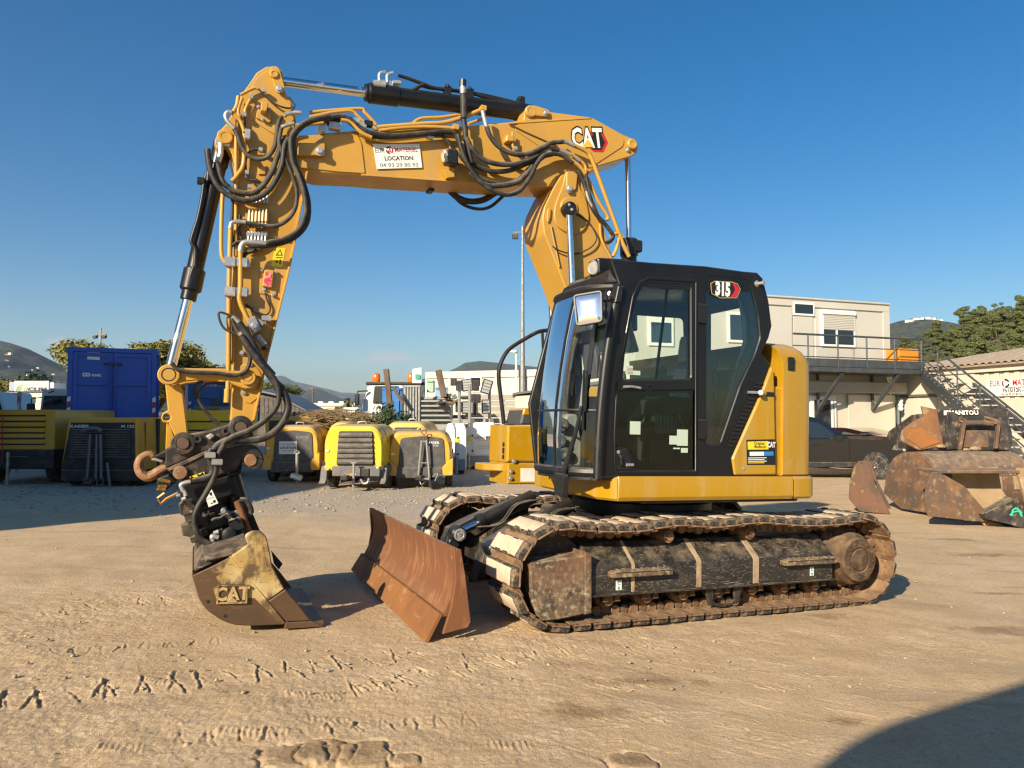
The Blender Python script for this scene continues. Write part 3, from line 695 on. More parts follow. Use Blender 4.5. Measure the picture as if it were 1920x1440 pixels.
# ---- slewing deck: yellow side skirt
zb, zt = .945, 1.135
p1 = mpz(1150, 939, zb); p2 = mpz(1116, 936, zb); p3 = mpz(1014, 914, zb)
plan = [(-.90, 1.235), (p1[0], 1.235), (p2[0], p2[1]), (p3[0], p3[1]), (p3[0]-.05, p3[1]-.25), (1.0, .1), (.8, .0), (-.90, .0)]
sk = MB(); sk.prism(plan[1:], zb, zt, .018, F=XY); skirt = part('front_skirt', sk, [YB])
sk = MB(); sec = [(.9, zb), (1.225, zb), (1.245, zb+.03), (1.245, zb+.16), (1.236, zt), (.9, zt)]; sk.prism(sec, -.72, p1[0]-.006, .006, F=YZ); part('side_skirt', sk, [YB])
TAIL = [(-.735, 1.24), (-.89, 1.238), (-.955, 1.215), (-1.07, 1.10), (-1.24, .88), (-1.38, .60), (-1.46, .30), (-1.49, 0)]
def rear_plan(k=0): h = [(x+k if x < -.74 else x, y-k*.8) for x, y in TAIL]; h = smooth(h[1:], 3); h = [(p.x, p.y) for p in h]; return [(-.735, 1.24-k)]+h+[(x, -y) for x, y in reversed(h[:-1])]+[(-.735, -1.24+k)]
sk = MB(); sk.prism(rear_plan(0), zb, zt, .02, F=XY); part('rear_skirt', sk, [YB])
dk = MB(); dk.bx(-.9, .7, -1.1, 1.1, .91, .99, .01); part('deck_plate', dk, [BK2])
# black holder at the front corner
hk = MB(); q = [cD(110, 1190), cD(95, 1330), cD(20, 1300)]
h1 = mpz(*c7(375, 1250), 1.10); h2 = mpz(*c7(515, 1290), 1.10); dxy = Vector((h2[0]-h1[0], h2[1]-h1[1])).normalized(); nx = Vector((-dxy.y, dxy.x)); nx = nx if nx.x > 0 else -nx
Tn = frame(((h1[0]+h2[0])/2+nx.x*.012, (h1[1]+h2[1])/2+nx.y*.012, 1.06), (dxy.x, dxy.y, 0), (0, 0, 1))
hk.prism(rnd([(-.15, .09), (-.12, -.07), (.12, -.085), (.15, .09)], .03), -.03, .014, .005, F=XY, T=Tn); part('step_pocket', hk, [BK2], skirt)

# ---- engine side panel and counterweight
pan = MP([c8(655, 652), c8(668, 670), c8(680, 1240), c8(455, 1242), c8(442, 1150), c8(600, 800)], 1.235)
ep = plate('engine_panel', rnd(pan, .02), .95, 1.235, [YB], bev=.012)
def cw_plan(k): return [(-.615+k*.7, 1.232-k)]+[(x, y-.006) for x, y in rear_plan(k+.022)[1:-1]]+[(-.615+k*.7, -1.232+k)]
cwb = MB(); lv = [(0.012, zt+.006), (0, zt+.018), (0, 2.10), (.015, 2.16), (.05, 2.22), (.10, 2.262), (.14, 2.28)]
rings = [[(x, y, z) for x, y in cw_plan(k)] for k, z in lv]; cwb.loft(rings); cw = part('counterweight', cwb, [YB], angle=40)
x0, z0 = mp(*c8(758, 638), 1.235); part('lift_socket', MB().bx(x0-.035, x0+.03, 1.225, 1.241, z0-.06, z0+.055, .006), [BLKP], cw)
sl_ = MB(); e0 = mp(*c8(833, 940), 1.1)
rail = [(x, y) for x, y in cw_plan(-.004) if .72 < y < 1.12]; sl_.loft([[(x, y, z) for x, y in rail]+[(x+.05, y-.03, z) for x, y in reversed(rail)] for z in (1.24, 1.34, 1.95, 2.02)]); part('grille_slot', sl_, [INT], cw)
v = MB(); x0, z0 = mp(*c8(640, 805), 1.235); part('panel_latch', v.bx(x0-.05, x0+.03, 1.232, 1.240, z0-.02, z0+.02, .004), [BLKP], ep)
v = MB(); x0, z0 = mp(*c8(502, 1205), 1.235); v.lathe([(.016, 0), (.016, .006), (.008, .008), (0, .008)], (x0, 1.233, z0), (0, 1, 0), 12); part('panel_lock', v, [ZN], ep)
def decal(parent, y, corners, mat, name='decal', lift=.0015):
    pts = MP(corners, y); return part(name, MB().prism(pts, y+lift-.001, y+lift, 0), [mat], parent)
dec = decal(ep, 1.235, [c8(516, 1050), c8(672, 1047), c8(674, 1186), c8(520, 1186)], BLKP)
decal(ep, 1.235, [c8(522, 1060), c8(634, 1057), c8(635, 1102), c8(524, 1103)], YEL, lift=.003)
decal(ep, 1.235, [c8(533, 1115), c8(610, 1114), c8(611, 1136), c8(534, 1137)], WHT, lift=.003); decal(ep, 1.235, [c8(611, 1114), c8(661, 1113), c8(662, 1135), c8(612, 1136)], BLUP, lift=.003)
def ptext(parent, s, px, y, size, mat, bold=0, sx=1, lift=.004, ang=0, shear=0, name='lettering'):
    x, z = mp(*px, y); u = Vector((-math.cos(ang), 0, math.sin(ang))); T = frame((x, y+lift, z), u, Vector((math.sin(ang), 0, math.cos(ang))))
    mb = MB(); put_text(mb, s, T, size, bold, sx, shear=shear); return part(name, mb, [mat], parent)
ptext(ep, 'Original', c8(585, 1070), 1.235, .038, BLKP, .0006, .9); ptext(ep, 'Mecamont', c8(590, 1088), 1.235, .036, BLKP, .0006, .8); ptext(ep, 'CAT', c8(650, 1078), 1.235, .06, WHT, .003, .7)
for k in range(4): decal(ep, 1.235, [c8(525, 1146+k*9), c8(625-12*(k % 2), 1145+k*9), c8(625-12*(k % 2), 1149+k*9), c8(525, 1150+k*9)], YEL if k == 3 else WHT2, lift=.003)
# engine housing and hood behind the cab
mb = MB(); mb.bx(-.62, .18, -1.22, .24, 1.13, 1.95, .03); mb.bx(-.62, -.2, .2, 1.2, 1.13, 1.9, .02); part('engine_housing', mb, [YB])
mb = MB(); mb.prism(rnd(MP([c8(640, 568), c8(700, 528), c8(640, 535), c8(600, 560)], .9)if False else [(-.62, 1.95), (-.55, 2.06), (-.15, 2.03), (-.12, 1.9), (-.62, 1.9)], .02), -1.1, 1.1, .01); part('rear_hood', mb, [BK2])
# right front tool boxes (far side of the boom)
def tb(px0, px1, py0, py1):
    a = mp(px0, py0, -.7); b = mp(px1, py1, -.7); return a, b
xf = mp(952, 800, -.7)[0]; zT = mp(952, 797, -.7)[1]; zM = mp(952, 868, -.7)[1]; zB = mp(952, 908, -.7)[1]
mb = MB(); mb.prism([(.45, zM+.006), (xf, zM+.006), (xf, zT), (.45, zT+.01)], -1.2, -.7, .02); tbx = part('tool_box', mb, [YB])
mb = MB(); mb.prism([(.45, zB), (xf-.01, zB), (xf-.01, zM), (.45, zM)], -1.2, -.69, .012); mb.prism(rnd([(-1.22, xf-.02), (-.8, xf-.02), (-.95, xf+.16), (-1.2, xf+.16)], .03), zM-.09, zM-.02, .01, F=Matrix(((0, 1, 0), (1, 0, 0), (0, 0, 1)))); part('tool_box_step', mb, [YB], tbx)
for s in ((964, 865), (958, 884), (957, 897)): x, z = mp(*s, -.69); part('box_bolt', MB().lathe([(.028, 0), (.028, .006), (.016, .008), (.016, .022), (0, .024)], (x, -.69, z), (0, 1, 0), 14), [ZN], tbx)
mb = MB(); q = MP([(976, 878), (1012, 878), (1012, 903), (976, 903)], -.69); part('box_label', mb.prism(q, -.689, -.686, 0), [WHT2], tbx)
hl = MB(); y_, z_ = mpx(944, 845, xf)
for dz, h in ((0, .03), (.062, .022), (-.062, .022)): hl.prism(rnd([(y_-.025, z_+dz-h), (y_+.025, z_+dz-h), (y_+.025, z_+dz+h), (y_-.025, z_+dz+h)], .015), xf-.005, xf+.003, 0, F=YZ)
part('latch_hole', hl, [BLKP], tbx)
mb = MB(); a = MP([(975, 797), (982, 766), (1030, 764), (1030, 797)], -.75); mb.prism(rnd(a, .03), -1.15, -.75, .02); hd = part('front_hood', mb, [INT]); a = MP([(980, 779), (983, 765), (1030, 763), (1030, 778)], -.745); part('hood_trim', MB().prism(rnd(a, .015), -1.14, -.742, .01), [YB], hd)
hr = MB(); pts = [(*mp(*q, -1.1), 0) for q in ((945, 795), (940, 752), (935, 700), (943, 672), (957, 653), (985, 635), (1010, 622), (1030, 619))]
hr.tube(smooth([(a, -1.1, b) for a, b, _ in pts], 5), .022, 10); part('handrail', hr, [BK2])
hr = MB(); pts = [mp(*q, -1.05) for q in ((1017, 624), (1019, 660), (1024, 690), (1036, 704))]; hr.tube(smooth([(a, -1.05, b) for a, b in pts], 5), .016, 8); part('handrail', hr, [BK2])
# ---------------------------------------------------------------- cab
YS = 1.22
face = MP([c7(648, 1255), c7(652, 1100), c7(662, 850), c7(690, 600), c7(735, 300), c7(752, 210), c7(705, 70)], YS)
face += MP([c8(0, 92), c8(300, 112), c8(500, 140), c8(578, 147), c8(608, 178), c8(640, 300), c8(657, 435), c8(640, 500), c8(600, 580), c8(648, 640), c8(590, 800), c8(438, 1150), c8(455, 1250)], YS)
door_o = MP([c7(750, 760), c7(760, 640), c7(800, 340), c7(830, 240), c7(880, 200), c7(900, 196)], YS)
up_w = MP([cC(600, 1290), cC(625, 1010), cC(690, 640), cC(745, 440), cC(800, 330), cC(860, 285), cC(1300, 300), cC(1303, 1275)], YS)
lo_w = MP([cD(592, 205), cD(1465, 190), cD(1470, 1060), cD(1455, 1085), cD(835, 1085), cD(720, 840), cD(590, 820), cD(565, 780), cD(568, 500)], YS)
re_w = MP([c8(303, 165), c8(500, 182), c8(535, 200), c8(580, 380), c8(590, 500), c8(560, 590), c8(480, 760), c8(372, 1075), c8(303, 1075)], YS)
fm = MB(); fm.prism(face, 1.15, YS, .01, holes=[rnd(up_w, .03), rnd(lo_w, .03), rnd(re_w, .03)])
cab = part('cab', fm, [BK])
# door: a raised frame with its own seams
seam = MB()
dl = MP([cD(545, 1100), cD(540, 700), cD(560, 300), cD(600, 0), cC(555, 1300), cC(620, 800), cC(690, 420), cC(760, 270), cC(860, 215), cC(1330, 245), cC(1370, 260), cD(1480, 0), cD(1480, 1100), cD(1460, 1130), cD(560, 1130)], YS)
din = [p for p in offset_poly(dl if area2(dl) > 0 else dl[::-1], .022)]
seam.prism(dl, YS-.004, YS+.010, .004, holes=[din]); door = part('cab_door', seam, [BK], cab)
gl = MB(); gl.prism(rnd(up_w, .03), YS-.022, YS-.018, 0); part('door_window', gl, [GLASS], cab)
gl = MB(); gl.prism(rnd(lo_w, .03), YS-.012, YS-.008, 0); part('door_window', gl, [GLASSD], cab)
gl = MB(); gl.prism(rnd(re_w, .03), YS-.012, YS-.008, 0); part('quarter_window', gl, [GLASS], cab)
# black printed border inside the lower pane and the quarter pane
def band(pts, w, y):
    b = MB(); p = rnd(pts, .03); p = p if area2(p) > 0 else p[::-1]; b.prism(p, y-.003, y, 0, holes=[offset_poly(p, w)]); return b
inn = MP([cD(700, 560), cD(900, 260), cD(1010, 225), cD(1420, 210), cD(1440, 1010), cD(860, 1010), cD(740, 760)], YS)
b = MB(); p = rnd(lo_w, .03); b.prism(p, YS-.027, YS-.024, 0, holes=[rnd(inn, .05)]); part('pane_border', b, [BLKP], cab)
inn = MP([c8(336, 318), c8(470, 300), c8(500, 270), c8(540, 400), c8(545, 520), c8(500, 620), c8(370, 1070), c8(350, 1070), c8(336, 600)], YS)
b = MB(); b.prism(rnd(re_w, .03), YS-.027, YS-.024, 0, holes=[rnd(inn, .03)]); part('pane_border', b, [BLKP], cab)
for a, b_ in ((c8(252, 315), c8(298, 425)), (c8(252, 940), c8(298, 1048))):
    x1, z1 = mp(*a, YS); x0, z0 = mp(*b_, YS); part('hinge', MB().bx(x0, x1, YS+.001, YS+.022, z0, z1, .006), [BK2], cab)
# sliding pane bar in the upper window
x0, z0 = mp(*cC(960, 1275), YS); x1, z1 = mp(*cC(1085, 290), YS); part('pane_bar', MB().tube([(x0, YS-.03, z0), (x1, YS-.03, z1)], .012, 8), [BK2], cab)
# door handle
hb = MP([cD(555, 870), cD(690, 850), cD(760, 1085), cD(570, 1085), cD(555, 1060)], YS); b = MB(); b.prism(rnd(hb, .02), YS+.001, YS+.008, .003); dh = part('handle_pocket', b, [BK2], cab)
x0, z0 = mp(*cD(610, 1050), YS); x1, z1 = mp(*cD(605, 920), YS); b = MB(); b.tube([(x0, YS+.005, z0), (x0, YS+.03, z0+.02), (x1, YS+.03, z1-.02), (x1, YS+.005, z1)], .009, 8)
part('door_handle', b, [BK2], cab); x0, z0 = mp(*cD(715, 1028), YS); part('door_lock', MB().cyl((x0-.03, YS+.015, z0), (x0+.03, YS+.015, z0), .012, seg=12), [ZN], cab)
x0, z0 = mp(*cD(590, 885), YS); part('bolt', MB().lathe([(.014, 0), (.014, .006), (0, .008)], (x0, YS+.006, z0), (0, 1, 0), 10), [ZN], cab)
x0, z0 = mp(*cD(760, 158), YS); b = MB(); b.tube([(x0+.09, YS+.012, z0), (x0+.02, YS+.02, z0+.005), (x0-.06, YS+.018, z0-.003)], .010, 8); part('window_latch', b, [ZN], cab)
x0, z0 = mp(*cD(945, 158), YS); part('key_ring', MB().lathe([(.028, 0), (.028, .004), (.022, .005), (.022, .001), (0, .001)], (x0, YS-.001, z0), (0, 1, 0), 18), [BK2], cab)
# papers stuck inside the panes
for a, b_, mt in ((cD(710, 538), cD(825, 688), MINT), (cD(1238, 630), cD(1357, 815), MINT), (cD(1152, 700), cD(1236, 800), MINT), (cD(1195, 835), cD(1270, 852), MINT), (cD(1282, 838), cD(1357, 892), MINT), (cC(632, 1030), cC(698, 1090), MINT), (cC(622, 1138), cC(690, 1235), MINT), (cC(693, 1190), cC(768, 1240), MINT)):
    x1, z1 = mp(*a, YS-.03); x0, z0 = mp(*b_, YS-.03); part('sticker', MB().bx(x0, x1, *((YS-.0075, YS-.006) if z1 < 1.9 else (YS-.0175, YS-.016)), z0, z1), [mt], cab)
for k in range(5): x1, z1 = mp(*cC(632, 1160+k*14), YS-.02); part('sticker_print', MB().bx(x1-.055, x1-.005, YS-.0155, YS-.015, z1-.004, z1), [GREYP if k else REDP], cab)
# front: curved windscreen between two pillars, lofted through three upright lines
NEAR = [c7(640, 1262), c7(648, 1100), c7(655, 900), c7(672, 740), c7(692, 560), c7(722, 380), c7(738, 260)]
SIL = [c7(337, 1215), c7(330, 1020), c7(343, 820), c7(372, 620), c7(400, 460), c7(432, 320), c7(455, 240)]
zs = [1.16, 1.42, 1.68, 1.95, 2.2, 2.45, 2.62]
def interp(pts, z):
    pts = sorted(pts, key=lambda p: p[1])
    if z <= pts[0][1]: a, b = pts[0], pts[1]
    elif z >= pts[-1][1]: a, b = pts[-2], pts[-1]
    else:
        for a, b in zip(pts, pts[1:]):
            if a[1] <= z <= b[1]: break
    return a[0]+(b[0]-a[0])*(z-a[1])/(b[1]-a[1])
NP = MP(NEAR, 1.19); SP = MP(SIL, .62)
def front_curve(z, off=0, n=14):
    xn = interp(NP, z); xs = interp(SP, z); pts = []
    yA, yB = 1.19, .27
    for i in range(n+1):
        t = i/n; y = yA+(yB-yA)*t
        # superellipse: steep at the near pillar, flat over the middle
        e = abs(2*t-1)
        k = (1-e**3.2)
        x = (xn if t < .5 else xn+.03)+(xs-(xn if t < .5 else xn+.03))*k
        pts.append((x+off, y, z))
    return pts
ws = MB(); rows = [front_curve(z) for z in zs]; n = len(rows[0])
ws.loft([[p for p in r] for r in rows], closed=False, caps=False); part('windscreen', ws, [GLASS], cab)
# frame round the windscreen
def along(i): return [r[i] for r in rows]
b = MB(); b.tube(smooth(along(0), 4), .045, 10); b.tube(smooth([(p[0]-.01, p[1]-.06, p[2]) for p in along(1)], 4), .022, 8); part('front_pillar', b, [BK], cab)
b = MB(); pts = [(x+.02, 1.235, z) for x, z in MP([c7(646, 1262), c7(652, 1080), c7(665, 880), c7(690, 640), c7(722, 430), c7(742, 320)], 1.235)]; b.tube(smooth(pts, 5), .034, 12); part('corner_tube', b, [BK2], cab)
b = MB(); b.tube(smooth(along(n-1), 4), .04, 8); part('front_pillar', b, [BK], cab)
b = MB()
for i in (n//2, ): pass
b.tube(rows[0], .035, 8); part('windscreen_frame', b, [BK2], cab); b = MB(); b.tube([(p[0]+.004, p[1], p[2]) for p in front_curve(mp(*c7(360, 893), .62)[1])], .010, 8); part('windscreen_bar', b, [BK2], cab); b = MB(); b.tube([(p[0]+.004, p[1], p[2]) for p in front_curve(2.60)], .03, 8); part('windscreen_frame', b, [BK2], cab)
edge = MB(); edge.tube(smooth([(x+.006, y, z) for x, y, z in along(5)], 4), .007, 6); part('windscreen_seal', edge, [BK2], cab)
# lower sill under the windscreen
b = MB(); c0 = front_curve(1.16); b.loft([[(x, y, z) for x, y, _ in c0]+[(c0[-1][0]-.3, c0[-1][1], z), (c0[0][0]-.3, c0[0][1], z)] for z in (1.10, 1.165)]); part('cab_sill', b, [BK2], cab)
# roof: cap with visor and lamp housing
roofl = [(interp(SP, 2.6)-.02, 2.66), (1.04, 2.74), (.98, 2.80), (.80, 2.825), (.2, 2.86), (-.25, 2.86), (-.42, 2.80), (-.42, 2.70), (1.0, 2.62), (interp(SP, 2.6)-.01, 2.62)]
rf = MB(); yrs = [(.245, .05), (.29, .01), (.62, 0), (1.15, .01), (1.214, .06)]
def roof_sec(y, k):
    xs = front_curve(2.62); xe = min(xs, key=lambda p: abs(p[1]-y))[0]+.012
    return [(xe, y, 2.635), (xe-.02, y, 2.67-k*.2), (min(xe-.03, 1.07), y, 2.735-k*.6), (.96, y, 2.80-k*.8), (.8, y, 2.83-k), (.2, y, 2.862-k), (-.25, y, 2.86-k), (-.40+k*.3, y, 2.81-k), (-.44+k*.3, y, 2.70), (.6, y, 2.62)]
rf.loft([roof_sec(y, k) for y, k in yrs]); part('roof', rf, [BK], cab)
lh = MB(); x0, z0 = mp(*c7(655, 118), 1.0); lh.prism(rnd([(x0-.25, z0-.05), (x0+.03, z0-.06), (x0+.045, z0+.07), (x0-.25, z0+.09)], .02), .86, 1.02, .01); wl = part('lamp_housing', lh, [BK], cab)
part('work_light', MB().lathe([(.058, -.02), (.06, .01), (.052, .022), (.05, .016), (0, .022)], (x0+.035, .95, z0+.0), (1, .35, -.1), 20), [LAMPG], cab)
x0, z0 = mp(*c8(572, 207), YS); b = MB(); b.lathe([(.03, 0), (.03, .03), (.016, .04), (.012, .075), (.02, .08), (.02, .095), (0, .10)], (x0, YS-.03, z0), (-.3, 1, 0), 14); part('rear_lamp', b, [ZN], cab)
b = MB(); x0, z0 = mp(*c8(575, 796), 1.235); b.cyl((x0+.10, 1.235, z0), (x0-.02, 1.275, z0), .012, seg=10); b.cyl((x0-.03, 1.26, z0), (x0+.01, 1.29, z0), .024, seg=12, bev=.005); part('door_stop', b, [ZN], cab)
# far wall, rear wall, floor of the cab
fw = MB(); fo = [(1.25, 1.14), (1.33, 1.7), (1.1, 2.6), (.9, 2.75), (-.36, 2.75), (-.42, 1.14)]; fw.prism(fo, .245, .285, .006, holes=[rnd([(.95, 1.78), (.86, 2.55), (-.28, 2.58), (-.32, 1.82)], .05)]); part('far_wall', fw, [BK2], cab)
part('far_window', MB().prism(rnd([(.95, 1.78), (.86, 2.55), (-.28, 2.58), (-.32, 1.82)], .05), .262, .266, 0), [GLASS], cab)
rw = MB(); rw.prism(rnd([(.28, 1.14), (1.16, 1.14), (1.16, 2.72), (.28, 2.72)], .05), -.42, -.38, .005, F=YZ, holes=[rnd([(.36, 2.0), (1.08, 2.0), (1.08, 2.6), (.36, 2.6)], .06)]); part('rear_wall', rw, [INTG], cab)
part('cab_floor', MB().bx(-.38, 1.2, .27, 1.16, 1.10, 1.16, .005), [INT], cab)
vt = MB()
for k in range(17): a = Vector(mp(*c8(432+k*9.5, 1080-k*21), 1.228)); vt.box((a.x, 1.226, a.y), (.07, .016, .022), None, .003)
part('vent_slats', vt, [BLKP], cab)
# seat, consoles, levers
st = MB(); st.box((.15, .70, 1.50), (.50, .50, .14), None, .05); st.box((.08, .70, 1.30), (.34, .36, .28), None, .03); st.prism(rnd([(-.02, 1.52), (.09, 1.54), (-.06, 2.12), (-.20, 2.12)], .05), .46, .94, .04); st.prism(rnd([(-.13, 2.12), (-.03, 2.12), (-.06, 2.34), (-.16, 2.34)], .04), .54, .86, .04)
part('driver_seat', st, [SEATM], cab); st = MB(); st.prism(rnd([(.03, 1.62), (.11, 1.60), (-.01, 2.06), (-.09, 2.06)], .04), .48, .92, .035); st.prism(rnd([(-.05, 2.12), (-.01, 2.12), (-.04, 2.36), (-.08, 2.34)], .02), .53, .87, .03); part('seat_wrap', st, [SEATP], cab)
for y in (1.02, .38):
    b = MB(); b.prism(rnd([(.02, 1.62), (.48, 1.62), (.52, 1.70), (.44, 1.78), (.02, 1.76)], .03), y-.07, y+.07, .02); b.bx(-.05, .25, y-.06, y+.06, 1.2, 1.64, .02); part('console', b, [INT], cab)
    b = MB(); b.tube(smooth([(.42, y, 1.76), (.44, y, 1.86), (.46, y, 1.92)], 4), .02, 8); b.sphere((.465, y, 1.96), .05, 12, 8, (.8, .8, 1.4)); part('joystick', b, [INT], cab)
b = MB(); b.tube(smooth([(-.06, 1.03, 1.78), (-.05, 1.03, 1.98), (.02, 1.03, 2.03), (.1, 1.03, 2.02)], 5), .018, 8); part('armrest_bar', b, [BK2], cab)
b = MB()
for y in (.62, .78): b.tube(smooth([(.86, y, 1.18), (.84, y, 1.5), (.74, y, 1.82)], 4), .014, 8); b.box((.88, y, 1.2), (.2, .1, .05), None, .01)
part('travel_lever', b, [BK2], cab)
b = MB(); b.prism(rnd([(.75, 1.95), (.80, 1.93), (.86, 2.25), (.81, 2.27)], .015), .30, .55, .01); part('monitor', b, [INT], cab)
b = MB(); b.tube([(.9, .34, 1.2), (.83, .36, 1.98)], .022, 8); b.prism(rnd([(.85, 1.16), (1.15, 1.16), (1.05, 1.62), (.93, 1.62)], .04), .30, .44, .02); part('dash_column', b, [INTG], cab)
b = MB()
for z, x in ((1.38, 1.12), (1.52, 1.10), (1.28, 1.08)): b.lathe([(.05, 0), (.06, .02), (.05, .035), (.03, .04), (0, .03)], (x, .47, z), (.5, 1, 0), 16)
part('air_vent', b, [INT], cab)
b = MB(); b.lathe([(.09, -.02), (.11, 0), (.09, .03), (.06, .02), (0, .03)], (1.02, 1.02, 1.24), (.8, .6, .3), 18)
for k in range(5): a = 2*PI*k/5; b.sphere((1.09, 1.08+.06*math.cos(a), 1.26+.06*math.sin(a)), .014, 6, 4)
part('washer_tank', b, [INT], cab)
cl = [(-.36, 1.5), (-.30, 2.3)]
b = MB(); x0, z0 = mp(*cD(840, 420), 1.12); b.sphere((x0, .9, z0), .2, 16, 10, (.75, .35, 1.0)); part('plastic_bag', b, [PLAST], cab)
b = MB(); b.tube([(.42, 1.06, 1.78), (.30, 1.08, 1.55), (.24, 1.08, 1.36)], .014, 6); part('safety_lever', b, [YEL], cab)
b = MB(); b.tube(smooth([(.95, .5, 2.62), (.93, .42, 2.4), (.98, .36, 2.1), (1.0, .32, 1.7), (.95, .31, 1.2)], 5), .035, 8, rf=lambda i, n: 1+.15*math.sin(i*2.0)); part('cable_bundle', b, [INT], cab)
b = MB(); b.prism(rnd([(.75, 2.40), (1.02, 2.30), (1.0, 2.62), (.7, 2.64)], .04), .34, .8, .02); part('head_console', b, [INT], cab)
# mirror on its bracket
mx = [c7(530, 262), c7(637, 252), c7(642, 425), c7(545, 438)]
b = MB(); mm = MP(mx, 1.30); mxc = sum(p[0] for p in mm)/4; mm = [(mxc+(p[0]-mxc)*1.3, p[1]) for p in mm]; b.prism(rnd(mm, .03), -.018, .012, .008, T=Matrix.Translation((0, 1.30, 0))); 
mc = Vector((sum(p[0] for p in mm)/4, 1.30, sum(p[1] for p in mm)/4))
def turn(mb, c, a, tilt=0):
    Rm = Matrix.Translation(c) @ Matrix.Rotation(a, 4, 'Z') @ Matrix.Rotation(tilt, 4, 'X') @ Matrix.Translation(-Vector(c)); mb.v = [tuple(Rm @ Vector(v)) for v in mb.v]; return mb
MIRA = R(-42)
mi = part('mirror', turn(b, mc, MIRA, R(8)), [BK2], cab)
b = MB(); mr = rnd(mm, .03); mr = mr if area2(mr) > 0 else mr[::-1]; g_ = offset_poly(mr, .010); cx_, cz_ = mc.x, mc.z; RC = .95
bul = lambda u, v: .030-u*u/1.6-v*v/.95
ringv = [[(cx_+(p[0]-cx_)*k, 1.30+bul((p[0]-cx_)*k, (p[1]-cz_)*k), cz_+(p[1]-cz_)*k) for p in g_] for k in (1, .8, .6, .4, .2, .02)]
b.loft(ringv, True, False); part('mirror_glass', turn(b, mc, MIRA, R(5)), [MIRR], cab)
b = MB(); mr_o = mr; b.prism(mr_o, .008, .030, .003, holes=[offset_poly(mr, .012)], T=Matrix.Translation((0, 1.30, 0))); part('mirror_rim', turn(b, mc, MIRA, R(8)), [INTG], cab)
a0 = mp(*c7(640, 300), 1.29); a1 = mp(*c7(720, 290), 1.25); b = MB(); b.tube([(a0[0], 1.28, a0[1]), (a1[0], 1.24, a1[1])], .012, 8); a2 = mp(*c7(683, 240), 1.27); a3 = mp(*c7(680, 400), 1.27); b.tube([(a2[0], 1.27, a2[1]), (a3[0], 1.27, a3[1])], .008, 8); b.sphere((a1[0]+.04, 1.25, a1[1]), .028, 10, 8); part('mirror_bracket', b, [BK2], cab)
b = MB(); q = MP([c7(740, 222), c7(772, 220), c7(755, 310), c7(722, 310)], 1.24); b.prism(q, 1.21, 1.26, .006); part('mirror_mount', b, [BK2], cab)
# wiper
wp = [c7(470, 1270), c7(490, 1180), c7(545, 1010), c7(575, 870), c7(580, 670)]
P_ = [mpz(px, py, 1.2)+(0,) for px, py in wp[:1]]
def on_front(px, py, off=.03):
    z = mp(px, py, .95)[1]
    for _ in range(4):
        c_ = front_curve(z); best = None
        v = mray(px, py)
        for (xa, ya, _z), (xb, yb, _z2) in zip(c_, c_[1:]):
            # nearest to the ray in plan
            for k in range(8):
                t = k/8; X_ = xa+(xb-xa)*t; Y_ = ya+(yb-ya)*t; s_ = (X_-mC.x)/v.x if abs(v.x) > 1e-6 else 1; e_ = abs((Y_-mC.y)-(X_-mC.x)*v.y/v.x)
                if (best is None or e_ < best[0]) and Y_ > .55: best = (e_, X_, Y_)
        X_, Y_ = best[1], best[2]; s_ = (Y_-mC.y)/v.y; z = mC.z+v.z*s_
    return (X_+off, Y_+off*.4, z)
b = MB(); b.tube(smooth([on_front(*q, .05) for q in wp[:4]], 5), .016, 8, rf=lambda i, n: 1.5-.7*i/n); b.tube([on_front(*c7(572, 1000), .035), on_front(*c7(572, 860), .035), on_front(*c7(577, 675), .035)], .010, 6); b.tube([on_front(*c7(590, 900), .045), on_front(*c7(600, 690), .045)], .012, 6); part('wiper', b, [BK2], cab)
b = MB(); w0 = on_front(*c7(462, 1275), .07); b.sphere(w0, .04, 12, 8); part('wiper_motor', b, [BK2], cab)
# model plate on the quarter window
b = MB(); hx = MP([c8(322, 205), c8(345, 192), c8(440, 197), c8(468, 207), c8(485, 238), c8(465, 285), c8(375, 286), c8(328, 262)], YS); b.prism(hx, YS+.0005, YS+.002, 0); md = part('model_badge', b, [M('badge_gold', (.5, .36, .1), .5)], cab)
b = MB(); ih = offset_poly(hx if area2(hx) > 0 else hx[::-1], .006); b.prism(ih, YS+.002, YS+.003, 0); part('badge_field', b, [BLKP], cab)
b = MB(); r_ = MP([c8(440, 205), c8(460, 212), c8(479, 240), c8(462, 278), c8(428, 280), c8(446, 258), c8(455, 240)], YS); b.prism(r_, YS+.003, YS+.004, 0); part('badge_chevron', b, [REDP], cab)
ptext(cab, '315', c8(388, 240), YS, .150, WHT, .009, .68, .005)
# rear beacon, aerials
b = MB(); x0, z0 = mp(1186, 486, .6); b.cyl((x0, .6, 2.82), (x0, .6, 2.90), .02, seg=10); b.cyl((x0, .6, 2.88), (x0, .6, 2.92), .035, seg=12); part('aerial', b, [ZN], cab)
b = MB(); b.tube([(x0-.05, .5, 2.84), (x0-.05, .5, 2.95)], .012, 6); b.tube([(x0+.06, .55, 2.84), (x0+.06, .55, 2.93)], .02, 8); part('aerial', b, [BK2], cab)

